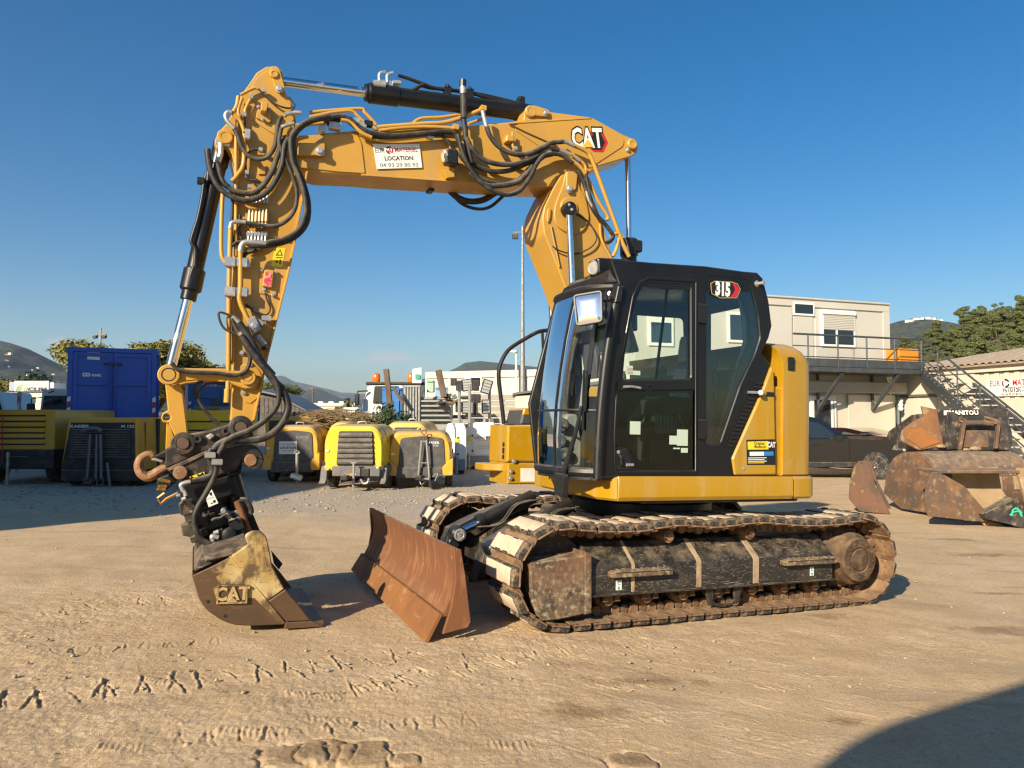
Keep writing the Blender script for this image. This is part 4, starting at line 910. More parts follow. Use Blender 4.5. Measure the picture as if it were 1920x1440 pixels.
b = MB(); bl_ = MP([cD(1020, 460), cD(1460, 455), cD(1470, 670), cD(1045, 670)], 1.02); b.prism(bl_, 1.0, 1.02, .004)  # pleated tan panel, added to imitate siding reflected in the lower pane
for k in range(12): f_ = k/11; xx = bl_[0][0]+(bl_[1][0]-bl_[0][0])*f_; b.bx(xx-.012, xx+.012, 1.02, 1.04, bl_[2][1]+.01, bl_[0][1]-.01, .006)
part('siding_reflection', b, [M('siding_tan', (.52, .44, .32), .8)], cab)
b = MB(); q = MP([c8(500, 262), c8(538, 400), c8(540, 520), c8(495, 640), c8(372, 1072), c8(355, 1070), c8(470, 640), c8(508, 520), c8(500, 400), c8(480, 290)], YS-.07); b.prism(q, YS-.10, YS-.07, .006); part('inner_pillar', b, [M('pillar_beige', (.55, .54, .46), .6)], cab)
# ---------------------------------------------------------------- boom, stick, linkage
YL, YB1, YK, YC = .08, .04, .02, -.14            # near faces of lower boom, boom, stick; middle plane
P2 = lambda l: [c2(*p) for p in l]
P1 = lambda l: [c1(*p) for p in l]
P3 = lambda l: [c3(*p) for p in l]
PA = lambda l: [cA(*p) for p in l]
PB = lambda l: [cB(*p) for p in l]
# lower boom
lo = MP([(1056, 322), (1036, 356), (1021, 388), (1017, 410), (1021, 440), (1034, 472), (1068, 560), (1096, 660), (1200, 660), (1150, 488), (1128, 410), (1106, 356), (1086, 318)], YL)
lb = plate('lower_boom', rnd(lo, .03), 2*YC-YL, YL, [Y_], bev=.008)
inn = MP(P2([(1425, 672), (1405, 770), (1360, 880), (1352, 960), (1376, 1010), (1420, 1040), (1470, 1060), (1530, 1030), (1560, 960), (1540, 850), (1500, 780), (1495, 680)]), YL)
plate('boom_cheek', rnd(inn, .04), YL, YL+.022, [Y_], lb, .006)
for fy in (YL+.001,):
    q = MP(P2([(1318, 905), (1338, 900), (1335, 950), (1322, 990), (1312, 965)]), fy); plate('stiffener', rnd(q, .02), fy, fy+.02, [Y_], lb, .005)
def pin(px, y0, y1, r, mat, parent, name='pin', prof=None):
    x, z = px if isinstance(px[0], float) and abs(px[0]) < 30 else mp(*px, y1); L = y1-y0
    return part(name, MB().lathe(prof or [(r, 0), (r, L-.008), (r-.008, L), (r*.55, L), (r*.5, L-.004), (0, L-.004)], (x, y0, z), (0, 1, 0), 24), [mat], parent)
def bolt(px, y, r, parent, mat=None, name='bolt', h=.02):
    x, z = mp(*px, y); return part(name, MB().lathe([(r*1.5, 0), (r*1.5, .006), (r, .007), (r, h), (r*.8, h+.004), (0, h+.004)], (x, y, z), (0, 1, 0), 12), [mat or ZN], parent)
def tubepx(name, pts, y, r, mat, parent, corr=False, seg=8, n=8, dy=None):
    """A pipe or hose traced along photo points, standing off the near face; dy gives each point its own offset."""
    P = []
    for i, p in enumerate(pts):
        yy = y+(dy[i] if dy else 0); x, z = mp(*p, yy); P.append((x, yy, z))
    S = smooth(P, n)
    if corr:
        S = resample(S, .009); return part(name, MB().tube(S, r, seg, rf=lambda i, k: 1.03 if i % 2 else .80), [mat], parent, 80)
    return part(name, MB().tube(S, r, seg), [mat], parent, 60)
# lift cylinders, both sides of the lower boom
xh, zh = mp(1070, 390, .20)
for yy in (.165, 2*YC-.165):
    h = part('lift_cylinder', MB().cyl((xh-.06, yy, zh-1.15), (xh-.145, yy, zh-2.2), .065, seg=20, bev=.008), [BK])
    x1, z1 = (mp(1072, 520, .165) if yy > 0 else (xh, zh))
    d = Vector((.0-.075, 0, -1.2)).normalized() if yy < 0 else (Vector((x1, 0, z1))-Vector((xh, 0, zh))).normalized()
    q = Vector((xh, yy, zh))
    if yy < 0:
        a = Vector(mp(1030, 500, yy)); b = Vector(mp(1037, 640, yy)); d = Vector((b.x-a.x, 0, b.y-a.y)).normalized(); q = Vector((a.x, yy, a.y))-d*.45
    h.data = MB().cyl(q+d*1.28, q+d*2.3, .062, seg=20, bev=.008).cyl(q+d*1.24, q+d*1.34, .072, seg=20, bev=.006).mesh('lift_cylinder', [BK])
    part('lift_rod', MB().cyl(q+d*.03, q+d*1.3, .030, seg=20), [CHR], h)
    if yy > 0: part('rod_eye', MB().lathe([(.062, -.05), (.064, .03), (.058, .045), (.04, .046), (.04, .04), (0, .04)], q, (0, 1, 0), 24), [BK2], h); bolt((1067, 384), yy+.042, .010, h, h=.008); bolt((1072, 393), yy+.042, .010, h, h=.008)
pin((1068, 388), YL, .12, .09, Y_, lb, 'boom_boss')
# upper boom
bo = MP([(545, 258), (600, 250), (665, 245), (878, 236), (955, 229), (982, 224), (984, 207), (994, 197), (1007, 198), (1033, 210), (1103, 219), (1114, 222), (1168, 252), (1190, 261), (1197, 274), (1194, 287), (1181, 294), (1117, 313), (1095, 335), (1040, 351), (1014, 350)]+P2([(770, 745), (330, 715), (240, 705)])+[(600, 324), (557, 312)], YB1)
bm = plate('boom', bo, 2*YC-YB1, YB1, [Y_], bev=.008)
q = MP(P2([(-130, 480), (30, 470), (215, 470), (240, 520), (262, 700), (100, 690), (-120, 665)]), YB1); plate('boom_tip_plate', rnd(q, .02), YB1, YB1+.010, [Y_], bm, .004)
q = MP(P2([(1185, 385), (1560, 378), (1745, 470), (1765, 500), (1760, 540), (1600, 645), (1575, 670), (1480, 640), (1300, 560), (1120, 440)]), YB1); plate('boom_root_plate', rnd(q, .05), YB1, YB1+.008, [Y_], bm, .004)
q = MP(P2([(1090, 404), (1560, 372), (1572, 378), (1560, 384), (1096, 414)]), YB1); plate('top_weld', q, YB1, YB1+.014, [Y_], bm, .004)
q = MP(P2([(240, 700), (770, 738), (770, 748), (240, 712)]), YB1); plate('bottom_weld', q, YB1, YB1+.010, [Y_], bm, .003)
pin((996, 208), YB1, YB1+.03, .055, Y_, bm, 'pin_boss'); q = MP(P2([(1205, 320), (1240, 308), (1325, 335), (1330, 365), (1310, 375), (1215, 365)]), YB1); plate('pin_keeper', rnd(q, .03), YB1+.005, YB1+.028, [Y_], bm, .005); bolt(c2(1308, 348), YB1+.028, .018, bm)
pin(c2(1818, 525), YB1, YB1+.035, .052, Y_, bm, 'pin_boss'); bolt(c2(1785, 563), YB1, .016, bm)
q = MP(P1([(1140, 615), (1325, 620), (1325, 705), (1140, 700)]), YB1+.01); plate('pin_keeper', rnd(q, .015), YB1+.01, YB1+.06, [Y_], bm, .006); bolt(c1(1293, 662), YB1+.06, .026, bm, h=.03)
q = MP(P2([(1425, 690), (1492, 690), (1480, 800), (1425, 805)]), YL+.02); plate('pin_keeper', rnd(q, .03), YL+.02, YL+.045, [Y_], lb, .006); bolt(c2(1447, 788), YL+.045, .024, lb)
# stick
st_o = MP(P1([(1000, 84), (930, 90), (868, 130), (815, 210), (760, 285), (725, 365), (668, 470), (612, 530), (584, 590), (600, 640), (660, 625), (700, 680), (722, 780), (722, 1100)])+P3([(612, 300), (612, 700), (608, 1000), (600, 1090), (640, 1110), (700, 1112), (742, 1098), (822, 720), (940, 250), (985, 40)])+P1([(1180, 1000), (1212, 800), (1165, 640), (1130, 430), (1105, 330), (1068, 275), (1052, 200), (1048, 150), (1035, 110)]), YK)
sk_ = plate('stick', st_o, 2*YC-YK, YK, [Y_], bev=.008)
q = MP(P1([(1215, 800), (1180, 1000), (1125, 1280)])+P3([(985, 40), (940, 250), (822, 720), (745, 1090), (730, 1090), (808, 720), (926, 250), (970, 40)])+P1([(1112, 1280), (1165, 1000), (1200, 800)]), YK); plate('stick_flange', q, 2*YC-YK-.02, YK+.022, [Y_], sk_, .004)
q = MP(P1([(830, 225), (880, 150), (960, 110), (1000, 180), (1045, 300), (1105, 350), (1120, 430), (1120, 560), (1000, 560), (830, 450), (810, 330)]), YK); plate('head_plate', rnd(q, .06), YK, YK+.010, [Y_], sk_, .004)
q = MP(P1([(950, 110), (985, 92), (1020, 105), (1062, 250), (1040, 275), (1000, 265)]), YK+.01); plate('pin_keeper', rnd(q, .03), YK+.01, YK+.034, [Y_], sk_, .005); pin(c1(987, 135), YK+.03, YK+.05, .036, Y_, sk_, 'pin_boss'); bolt(c1(1020, 240), YK+.034, .022, sk_)
q = MP(P1([(870, 390), (905, 360), (960, 370), (970, 460), (950, 475), (862, 440)]), YK+.01); plate('hose_guide', rnd(q, .01), YK+.01, YK+.03, [Y_], sk_, .004)
b = MB(); a = mp(*c1(920, 400), YK+.03); b.prism(rnd(MP(P1([(895, 350), (945, 360), (930, 420), (890, 410)]), YK+.03), .012), YK+.03, YK+.11, .006); part('guide_horn', b, [Y_], sk_)
for p in ((880, 362), (955, 378), (910, 448)): bolt(c1(*p), YK+.03, .009, sk_)
q = MP(P1([(885, 770), (935, 760), (925, 820), (880, 820)]), YK); plate('pad', q, YK, YK+.015, [Y_], sk_, .003)
pin(c1(655, 560), YK, YK+.03, .06, Y_, sk_, 'pin_boss')
for p in ((668, 695), (752, 735), (678, 928), (718, 765)):
    if p != (752, 735): bolt(c3(*p), YK, .016, sk_)
pin(c3(700, 840), YK, YK+.012, .11, Y_, sk_, 'link_boss')
q = MP(P3([(640, 905), (700, 950), (760, 920), (800, 850), (780, 940), (720, 990), (690, 985)]), YK); plate('boss_gusset', q, YK, YK+.008, [Y_], sk_, .002)
# stick cylinder
def P3d(px, y): x, z = mp(*px, y); return Vector((x, y, z))
A = P3d((528, 153), YC); B = P3d((697, 175), YC); Cc = P3d((984, 211), YC); dd = (Cc-B).normalized()
sc_ = part('stick_cylinder', MB().cyl(B+dd*.08, Cc, .078, seg=28, bev=.008).cyl(B-dd*.035, B+dd*.24, .088, seg=28, bev=.012).cyl(B-dd*.06, B-dd*.03, .075, seg=24, bev=.004).box(Cc, (.16, .14, .14), None, .03), [BK])
part('cylinder_rod', MB().cyl(A, B, .040, seg=24), [CHR], sc_)
for k in range(8): a_ = 2*PI*k/8
b = MB(); up = Vector((.1, 0, 1)).normalized()
for s in (.06, .10, .155): b.box(B+dd*s+Vector((0, .03, .085)), (.035, .06, .05), None, .006)
for s in (.05, .12): b.tube(smooth([B+dd*s+Vector((0, .05, .09)), B+dd*s+Vector((0, .05, .16)), B+dd*(s+.05)+Vector((0, .05, .185))], 4), .014, 8)
b.cyl(B+dd*.17+Vector((0, .05, .1)), B+dd*.24+Vector((0, .06, .1)), .02, seg=10); b.cyl(B+dd*.0+Vector((0, .06, .06)), B+dd*.10+Vector((0, .06, .06)), .035, seg=12)
part('check_valve', b, [ZN], sc_)
def cylpipe(name, pts, y, r, mat): return tubepx(name, [c2(*p) for p in pts], y, r, mat, sc_)
cylpipe('cylinder_pipe', [(455, 128), (520, 148), (600, 178), (680, 205), (790, 215), (880, 232), (1010, 268), (1160, 292)], YC+.03, .016, BK2)
cylpipe('cylinder_pipe', [(590, 185), (640, 200), (720, 208), (860, 228), (960, 245), (1150, 290)], YC-.02, .018, BK2)
cylpipe('cylinder_pipe', [(540, 215), (580, 190), (610, 180)], YC+.05, .018, BK2)
b = MB()
for p in ((738, 225), (868, 240), (1165, 285)): x, z = mp(*c2(*p), YC+.03); b.box((x, YC+.03, z), (.06, .07, .10), None, .006)
for p in ((738, 200), (868, 215), (1160, 272)): x, z = mp(*c2(*p), YC+.05); b.cyl((x, YC+.06, z), (x, YC+.06, z+.03), .014, seg=8)
part('pipe_clamp', b, [BK2], sc_)
# bucket cylinder
A = P3d(c1(635, 640), YC); B = P3d(c3(362, 345), YC); Cc = P3d(c3(240, 820), YC); dd = (B-A).normalized(); L = (B-A).length; d2 = (Cc-B).normalized()
bc = part('bucket_cylinder', MB().cyl(A-dd*.02, B-dd*.05, .063, seg=28, bev=.006).cyl(B-dd*.20, B-dd*.02, .082, seg=28, bev=.012).cyl(B-dd*.03, B+d2*.055, .060, seg=24, bev=.006).cyl(A-dd*.05, A+dd*.16, .072, seg=24, bev=.01), [BK])
part('cylinder_rod', MB().cyl(B, Cc, .040, seg=24), [CHR], bc)
tubepx('cylinder_pipe', P1([(535, 800), (515, 870), (500, 980), (470, 1120), (430, 1250), (435, 1290), (455, 1330), (450, 1440)])+P3([(385, 190), (365, 250)]), YC+.07, .015, BK2, bc)
tubepx('cylinder_pipe', P1([(560, 720), (545, 800), (540, 860)]), YC+.09, .018, BK2, bc); b = MB(); x, z = mp(*c1(490, 862), YC+.06); b.box((x, YC+.06, z), (.05, .06, .05), None, .006); part('pipe_clamp', b, [BK2], bc)
b = MB(); b.tube([P3d(c1(625, 610), .04), P3d(c1(625, 680), .05), P3d(c1(605, 735), .06)], .022, 10); b.box(P3d(c1(640, 610), .0), (.10, .08, .05), None, .008); part('hose_elbow', b, [ZN], bc)
# linkage: two levers and the H link
lev = MP(P3([(240, 762), (285, 778), (340, 783), (560, 785), (640, 800), (700, 795), (745, 815), (775, 850), (745, 900), (690, 907), (630, 885), (560, 852), (440, 850), (330, 862), (290, 874), (240, 882), (200, 865), (182, 822), (200, 780)]), .09)
for s in (0, 1):
    y0, y1 = (.035, .085) if s == 0 else (2*YC-.085, 2*YC-.035)
    lv = plate('linkage_lever', rnd(lev, .02), y0, y1, [Y_], bev=.008)
    if s == 0:
        x, z = mp(*c3(240, 822), .10); part('lever_eye', MB().lathe([(.078, 0), (.078, .03), (.070, .038), (.052, .038), (.050, .030), (.044, .030), (.042, .036), (0, .036)], (x, .08, z), (0, 1, 0), 32), [Y_], lv); part('eye_seal', MB().lathe([(.051, .034), (.051, .036), (.043, .036), (.043, .034)], (x, .08, z), (0, 1, 0), 32), [BLKP], lv)
        x, z = mp(*c3(703, 838), .10); part('lever_eye', MB().lathe([(.060, 0), (.060, .024), (.054, .03), (.038, .03), (.036, .024), (.03, .024), (.028, .03), (0, .03)], (x, .08, z), (0, 1, 0), 28), [Y_], lv)
link = MP(P3([(218, 878), (262, 885), (300, 872), (320, 905), (352, 1168), (345, 1200), (285, 1195), (272, 1175), (240, 1108), (205, 1100), (193, 1075), (205, 1045), (234, 1030)]), .02)
hole = [(mp(*c3(228, 1072), .02)[0]+.025*math.cos(a), mp(*c3(228, 1072), .02)[1]+.025*math.sin(a)) for a in [2*PI*k/12 for k in range(12)]]
plate('bucket_link', link, 2*YC-.02, .02, [Y_], bev=.008, holes=[hole])
q = MP(PA([(400, 70), (440, 90), (475, 200), (478, 240), (450, 345), (390, 345)]), -.30); plate('bucket_link', q, -.34, -.28, [YB], bev=.006)
# hydraulic hoses on the stick
def hose(pts, y, r, corr=0, parent=None, dy=None): return tubepx('hydraulic_hose' if not corr else 'sleeved_hose', pts, y, r, CORR if corr else RUB, parent or sk_, corr, 8, 8, dy)
o = YK+.05
hose(P1([(1040, 425), (1015, 470), (1002, 560), (985, 640), (940, 700), (880, 715), (810, 690), (762, 620), (735, 545), (712, 505)]), o+.03, .019, 1)
hose(P1([(1075, 560), (1040, 610), (1010, 690), (970, 800), (900, 905), (820, 945), (720, 930), (665, 895)]), o+.02, .024, 1); hose(P1([(680, 905), (640, 870), (618, 810), (603, 740)]), .09, .026, 1)
hose(P1([(1130, 560), (1062, 610), (1040, 750), (990, 870), (920, 950), (820, 992), (720, 978), (620, 910), (560, 800), (538, 680), (540, 645)]), o+.05, .023)
hose(P1([(1035, 505), (1020, 600), (1050, 690), (1100, 800), (1138, 930), (1130, 1040), (1080, 1120), (1000, 1165), (900, 1160), (790, 1142)]), o+.05, .018, 1)
hose(P1([(1380, 430), (1230, 460), (1130, 540), (1112, 640), (1130, 750), (1180, 870), (1215, 1000), (1210, 1130), (1150, 1220), (1050, 1275), (930, 1297), (820, 1295)]), o+.09, .022)
hose(P1([(1360, 420), (1210, 460), (1110, 545), (1098, 640), (1115, 740), (1160, 850), (1195, 980), (1195, 1090), (1150, 1190), (1060, 1250), (930, 1280)]), o+.12, .021, 1)
hose(P1([(1060, 430), (1120, 365), (1115, 335), (1085, 295)]), o, .008); hose(P1([(880, 240), (940, 300), (1010, 350), (1080, 370), (1115, 360)]), o, .008)
hose(P1([(895, 655), (840, 650), (800, 700), (795, 780), (815, 850), (870, 860), (915, 880)]), o-.01, .009); hose(P1([(790, 430), (785, 520), (790, 600)]), o-.02, .008)
hose(P1([(700, 1300), (740, 1275), (800, 1285), (850, 1330), (800, 1350), (775, 1390)]), o, .014); hose(P1([(690, 900), (705, 1000), (700, 1150), (705, 1280)]), o-.02, .012); hose(P1([(755, 1090), (752, 1200), (780, 1270), (840, 1250)]), o-.01, .010)
def fit(pts, y, r, parent=sk_, name='hose_fitting', mat=ZN): return tubepx(name, pts, y, r, mat, parent)
fit(P1([(1060, 412), (1110, 402), (1170, 400)]), o+.03, .017); fit(P1([(1035, 500), (1070, 485), (1120, 472)]), o+.05, .017)
fit(P1([(718, 508), (690, 480), (666, 450), (658, 420), (672, 398), (700, 398)]), o+.03, .017)
fit(P1([(700, 398), (725, 425), (760, 460), (785, 530)]), o+.02, .015, mat=Y_); fit(P1([(800, 1140), (740, 1135), (700, 1145), (690, 1180)]), o+.04, .017); fit(P1([(930, 1282), (850, 1275), (790, 1275), (765, 1300), (758, 1340)]), o+.1, .021)
def clampb(p, y, s=(.05, .05, .08), mat=ZN, parent=sk_): x, z = mp(*p, y); return part('pipe_clamp', MB().box((x, y, z), s, None, .006), [mat], parent)
for p in ((785, 415), (830, 295), (920, 252), (895, 652), (802, 805), (820, 900)): clampb(c1(*p), o, (.028, .04, .036))
clampb(c1(805, 550), o+.01, (.04, .06, .08))
# hard pipes down the stick
pp = lambda pts, r=.016, y=o, parent=sk_: tubepx('hydraulic_pipe', pts, y, r, Y_, parent)
pp(P1([(760, 280), (850, 235), (880, 240)]), .013); pp(P1([(745, 290), (735, 350), (712, 395)]), .016); pp(P1([(830, 300), (795, 370), (790, 410)]), .012); pp(P1([(770, 300), (745, 380), (752, 440)]), .014)
pp(P1([(785, 530), (780, 740), (740, 820), (700, 865)]), .017); pp(P1([(740, 440), (730, 600), (728, 900), (728, 1100), (728, 1370)]), .015, o-.02)
pp(P1([(640, 940), (632, 1100), (630, 1340), (650, 1400)])+P3([(580, 170)]), .016, o-.03); pp(P1([(692, 1180), (688, 1300)])+P3([(597, 130), (592, 330), (590, 700), (586, 920)]), .018)
pp(P1([(758, 1330)])+P3([(660, 100), (660, 300), (655, 380), (690, 470), (715, 520)]), .020, o+.03); pp(P3([(628, 200), (615, 420), (618, 700), (605, 760)]), .012, o-.02)
for p in ((597, 160), (668, 165), (597, 335), (668, 337)): clampb(c3(*p), o+.02, (.075, .05, .075))
for p in ((625, 160), (697, 165), (622, 337), (692, 337)): clampb(c3(*p), o+.01, (.04, .03, .07))
fit(P3([(584, 905), (582, 950), (580, 985)]), o, .024, mat=Y_)
# row of test couplings
b = MB(); b2 = MB(); b3 = MB()
for k in range(6):
    x, z = mp(*c1(818+k*23, 1120), o); x2, z2 = mp(*c1(818+k*23, 1080), o)
    b.cyl((x, o, z-.02), (x, o, z+.05), .016, seg=8); b.cyl((x, o, z+.05), (x, o, z+.085), .011, seg=8); b.cyl((x, o, z-.07), (x, o, z-.03), .013, seg=8)
    b2.cyl((x, o, z-.19), (x, o, z-.10), .010, seg=8); b2.cyl((x, o, z-.135), (x, o, z-.105), .015, seg=6); b3.cyl((x, o, z+.13), (x, o, z+.19), .011, seg=8)
part('coupling', b, [M('brass_pink', (.45, .27, .13), .4, .6)], sk_); part('coupling', b2, [ZN], sk_); part('coupling', b3, [ZN], sk_); x0, z0 = mp(*c1(955, 1130), o); x1, z1 = mp(*c1(750, 1105), o); part('coupling_rail', MB().bx(x0, x1, YK, o-.012, z0-.012, z1+.012, .004), [Y_], sk_)
for k in range(5): hose(P1([(840+k*23, 1245), (840+k*22, 1300), (800+k*10, 1345)]), o-.02, .007)
# stick decals, tag box
def quadpx(name, corners, y, mat, parent, th=.002): return plate(name, MP(corners, y), y, y+th, [mat], parent, 0)
wd = quadpx('warning_label', P3([(862, 80), (925, 78), (905, 190), (840, 182)]), YK+.0005, YEL, sk_); quadpx('warning_symbol', P3([(893, 85), (908, 122), (866, 122)]), YK+.003, BLKP, sk_, .001); quadpx('warning_symbol', P3([(892, 95), (902, 117), (876, 117)]), YK+.0045, YEL, sk_, .001)
for a, b_ in (((868, 133), (908, 137)), ((868, 150), (880, 165)), ((890, 145), (897, 175))): quadpx('warning_symbol', P3([(a[0], a[1]), (b_[0], a[1]), (b_[0]-2, b_[1]), (a[0]-2, b_[1])]), YK+.003, BLKP, sk_, .001)
q = MP(P3([(775, 200), (880, 222), (868, 365), (770, 345)]), YK); plate('tag_plate', rnd(q, .012), YK, YK+.012, [Y_], sk_, .004); q = MP(P3([(800, 208), (855, 215), (843, 318), (785, 308)]), YK); plate('tag_box', rnd(q, .01), YK+.012, YK+.045, [Y_], sk_, .006)
quadpx('tag_label', P3([(806, 220), (848, 226), (838, 305), (793, 297)]), YK+.0455, M('red_label', (.55, .05, .08), .5, layers=[((.7, .35, .35), 30, .5, .6)]), sk_, .001)
for p in ((785, 210), (868, 222), (850, 355), (800, 322)): bolt(c3(*p), YK+.012, .010, sk_)
hose(P3([(805, 340), (815, 380), (835, 430), (820, 465), (790, 470)]), YK+.02, .007); hose(P3([(690, 410), (740, 445), (790, 468)]), YK+.03, .010)
# quick-coupling valve block
b = MB(); q = MP(P3([(695, 500), (745, 480), (785, 555), (730, 590)]), YK+.07); b.prism(q, YK, YK+.11, .008); q = MP(P3([(735, 480), (800, 520), (785, 545), (750, 500)]), YK+.03); b.prism(q, YK, YK+.09, .004); part('valve_block', b, [GALV], sk_); bolt(c3(740, 535), YK+.11, .022, sk_)
fit(P3([(755, 595), (790, 640), (812, 660)]), YK+.06, .035, mat=GALV); fit(P3([(800, 650), (815, 668)]), YK+.06, .038, mat=RUB); clampb(c3(812, 492), YK+.05, (.07, .05, .045))
fit(P3([(612, 480), (650, 515)]), .12, .020); fit(P3([(655, 570), (700, 610)]), .14, .030); fit(P3([(690, 620), (720, 670), (745, 710)]), .14, .030, mat=CORR)
# hoses that run down to the tool
hose(P3([(612, 478), (540, 455), (535, 490), (560, 545), (610, 575), (690, 605), (740, 640)]), .12, .009)
hose(P3([(650, 515), (720, 620), (790, 760), (850, 850), (905, 910), (940, 1000), (920, 1080), (870, 1150), (790, 1195), (700, 1205), (600, 1205), (530, 1235), (495, 1275)]), .17, .028)
hose(P3([(660, 590), (735, 690), (800, 780), (860, 850), (885, 930), (870, 1010), (800, 1090), (710, 1150), (610, 1190), (560, 1230), (535, 1290), (525, 1340)]), .20, .022)
hose(P3([(735, 700), (770, 740), (815, 790), (850, 830)]), .15, .032)
hose(P3([(258, 755), (290, 790), (350, 803), (420, 808), (520, 812), (630, 825), (690, 800), (715, 745), (708, 690), (665, 605), (625, 530), (610, 490)]), .125, .016)
hose(P3([(575, 870), (480, 872), (425, 905), (410, 955), (440, 1015), (490, 1070), (545, 1115)]), -.02, .011); hose(P3([(440, 860), (400, 880), (395, 930), (430, 1000), (500, 1090), (540, 1120)]), -.05, .012)
# ---- tool coupler
ca = MP(PA([(385, 345), (430, 330), (480, 235), (520, 205), (620, 187), (850, 150), (1070, 78), (1120, 40), (1190, 28), (1255, 65), (1275, 120), (1300, 180), (1300, 215), (1180, 225), (960, 260), (870, 335), (640, 440), (395, 550), (378, 500), (390, 420)]), .10)
tc = plate('tool_coupler', rnd(ca, .012), -.36, .10, [STEELD], bev=.012)
pin(cA(572, 285), .10, .135, .085, STEELD, tc, 'coupler_eye', [(.085, 0), (.085, .028), (.078, .034), (.05, .036), (.046, .03), (.044, .036), (.04, .044), (0, .044)]); pin(cA(1170, 115), .10, .14, .088, STEELD, tc, 'coupler_eye', [(.088, 0), (.088, .032), (.078, .038), (.052, .04), (.05, .034), (.045, .034), (.043, .044), (0, .044)])
for p in ((572, 285), (1175, 120)): x, z = mp(*cA(*p), .145); part('coupler_pin', MB().lathe([(.043, 0), (.04, .006), (0, .006)], (x, .142, z), (0, 1, 0), 20), [M('pin_steel', (.16, .11, .08), .5, .5) if 'pin_steel' not in MATS else MATS['pin_steel']], tc)
for p in ((720, 238), (1015, 158)): x, z = mp(*cA(*p), .11); part('bush', MB().lathe([(.03, 0), (.03, .03), (.022, .032), (.014, .03), (.014, .01), (0, .01)], (x, .10, z), (0, 1, 0), 16), [STEELD], tc)
q = MP(PA([(805, 210), (865, 175), (905, 205), (850, 250)]), .10); plate('coupler_lug', rnd(q, .01), .10, .135, [ZN], tc, .008)
# lifting hook
hk = [(262, 415), (225, 400), (180, 410), (130, 450), (110, 520), (135, 590), (195, 630), (255, 615), (320, 575), (400, 530)]
b = MB(); S = []
for i, p in enumerate(hk): x, z = mp(*cA(*p), .0); S.append((x, -.02, z))
S = smooth(S, 6); b.tube(S, .037, 12, rf=lambda i, n: min(1, .72+.5*i/n) if i < n*.7 else 1.07-.5*(i/n-.7)); b.v = [(v[0], -.02+(v[1]+.02)*1.3, v[2]) for v in b.v]
hkp = part('lifting_hook', b, [M('hook_rust', (.30, .155, .075), .7, .1, layers=[((.20, .10, .05), 8, .45, .65), ((.42, .28, .17), 14, .55, .75)], bump=(60, .2, .004))], tc)
b = MB(); q = MP(PA([(250, 440), (275, 432), (365, 462), (362, 485), (340, 480), (245, 458)]), .03); b.prism(q, .02, .05, .006); part('hook_latch', b, [GALV], tc)
b = MB(); q = MP(PA([(270, 420), (400, 350), (400, 450), (370, 470)]), -.1); b.prism(q, -.2, -.1, .01); part('hook_bracket', b, [BK2], tc)
# swivel hitch below it, with its own claw
rt = MP(PA([(395, 552), (640, 440), (870, 336), (940, 345), (1060, 325), (1200, 290), (1330, 310), (1400, 390), (1415, 470), (1370, 545), (1300, 562), (1250, 545), (1248, 520), (1180, 470), (1130, 550), (900, 640), (700, 700), (560, 700), (500, 640)]), .12)
tr = plate('tilt_rotator', rnd(rt, .01), -.40, .12, [STEELD], bev=.014)
b = MB(); q = MP(PA([(1240, 430), (1330, 430), (1412, 470), (1360, 550), (1290, 562), (1240, 535), (1255, 510), (1290, 520), (1320, 480)]), .125); b.prism(q, .11, .145, .006); part('claw', b, [STEELD], tr)
x, z = mp(*cA(1275, 460), .15); part('claw_pin', MB().lathe([(.047, 0), (.047, .05), (.04, .056), (0, .056)], (x, .10, z), (0, 1, 0), 24), [MATS['hook_rust']], tr); x, z = mp(*cA(543, 590), .15); part('claw_pin', MB().lathe([(.050, 0), (.050, .05), (.043, .056), (0, .056)], (x, .10, z), (0, 1, 0), 20), [MATS['hook_rust']], tr)
q = MP(PA([(400, 545), (860, 335), (900, 350), (560, 520), (430, 570)]), .125); plate('wear_strip', q, .12, .135, [M('scraped_steel', (.20, .15, .105), .6, .3, layers=[((.06, .05, .045), 9, .45, .62), ((.42, .34, .26), 30, .58, .7, .7, (.3, 1, 2))], bump=(50, .2, .004))], tr, .003)
q = MP(PA([(640, 632), (790, 578), (805, 612), (700, 655), (650, 655)]), .125); plate('warning_label', q, .12, .14, [YEL], tr, .001)
b = MB(); x, z = mp(*cA(720, 618), .142)
T = frame((x, .1405, z), (-.94, 0, .34), (.34, 0, .94)); b2 = MB(); b2.prism([(-.06, -.01), (-.04, .012), (-.02, -.01)], 0, .001, F=XY, T=T); b2.prism([(.0, -.01), (.0, .012), (.02, .0), (.04, .012), (.05, -.01)], 0, .001, F=XY, T=T); part('warning_symbol', b2, [BLKP], tr)
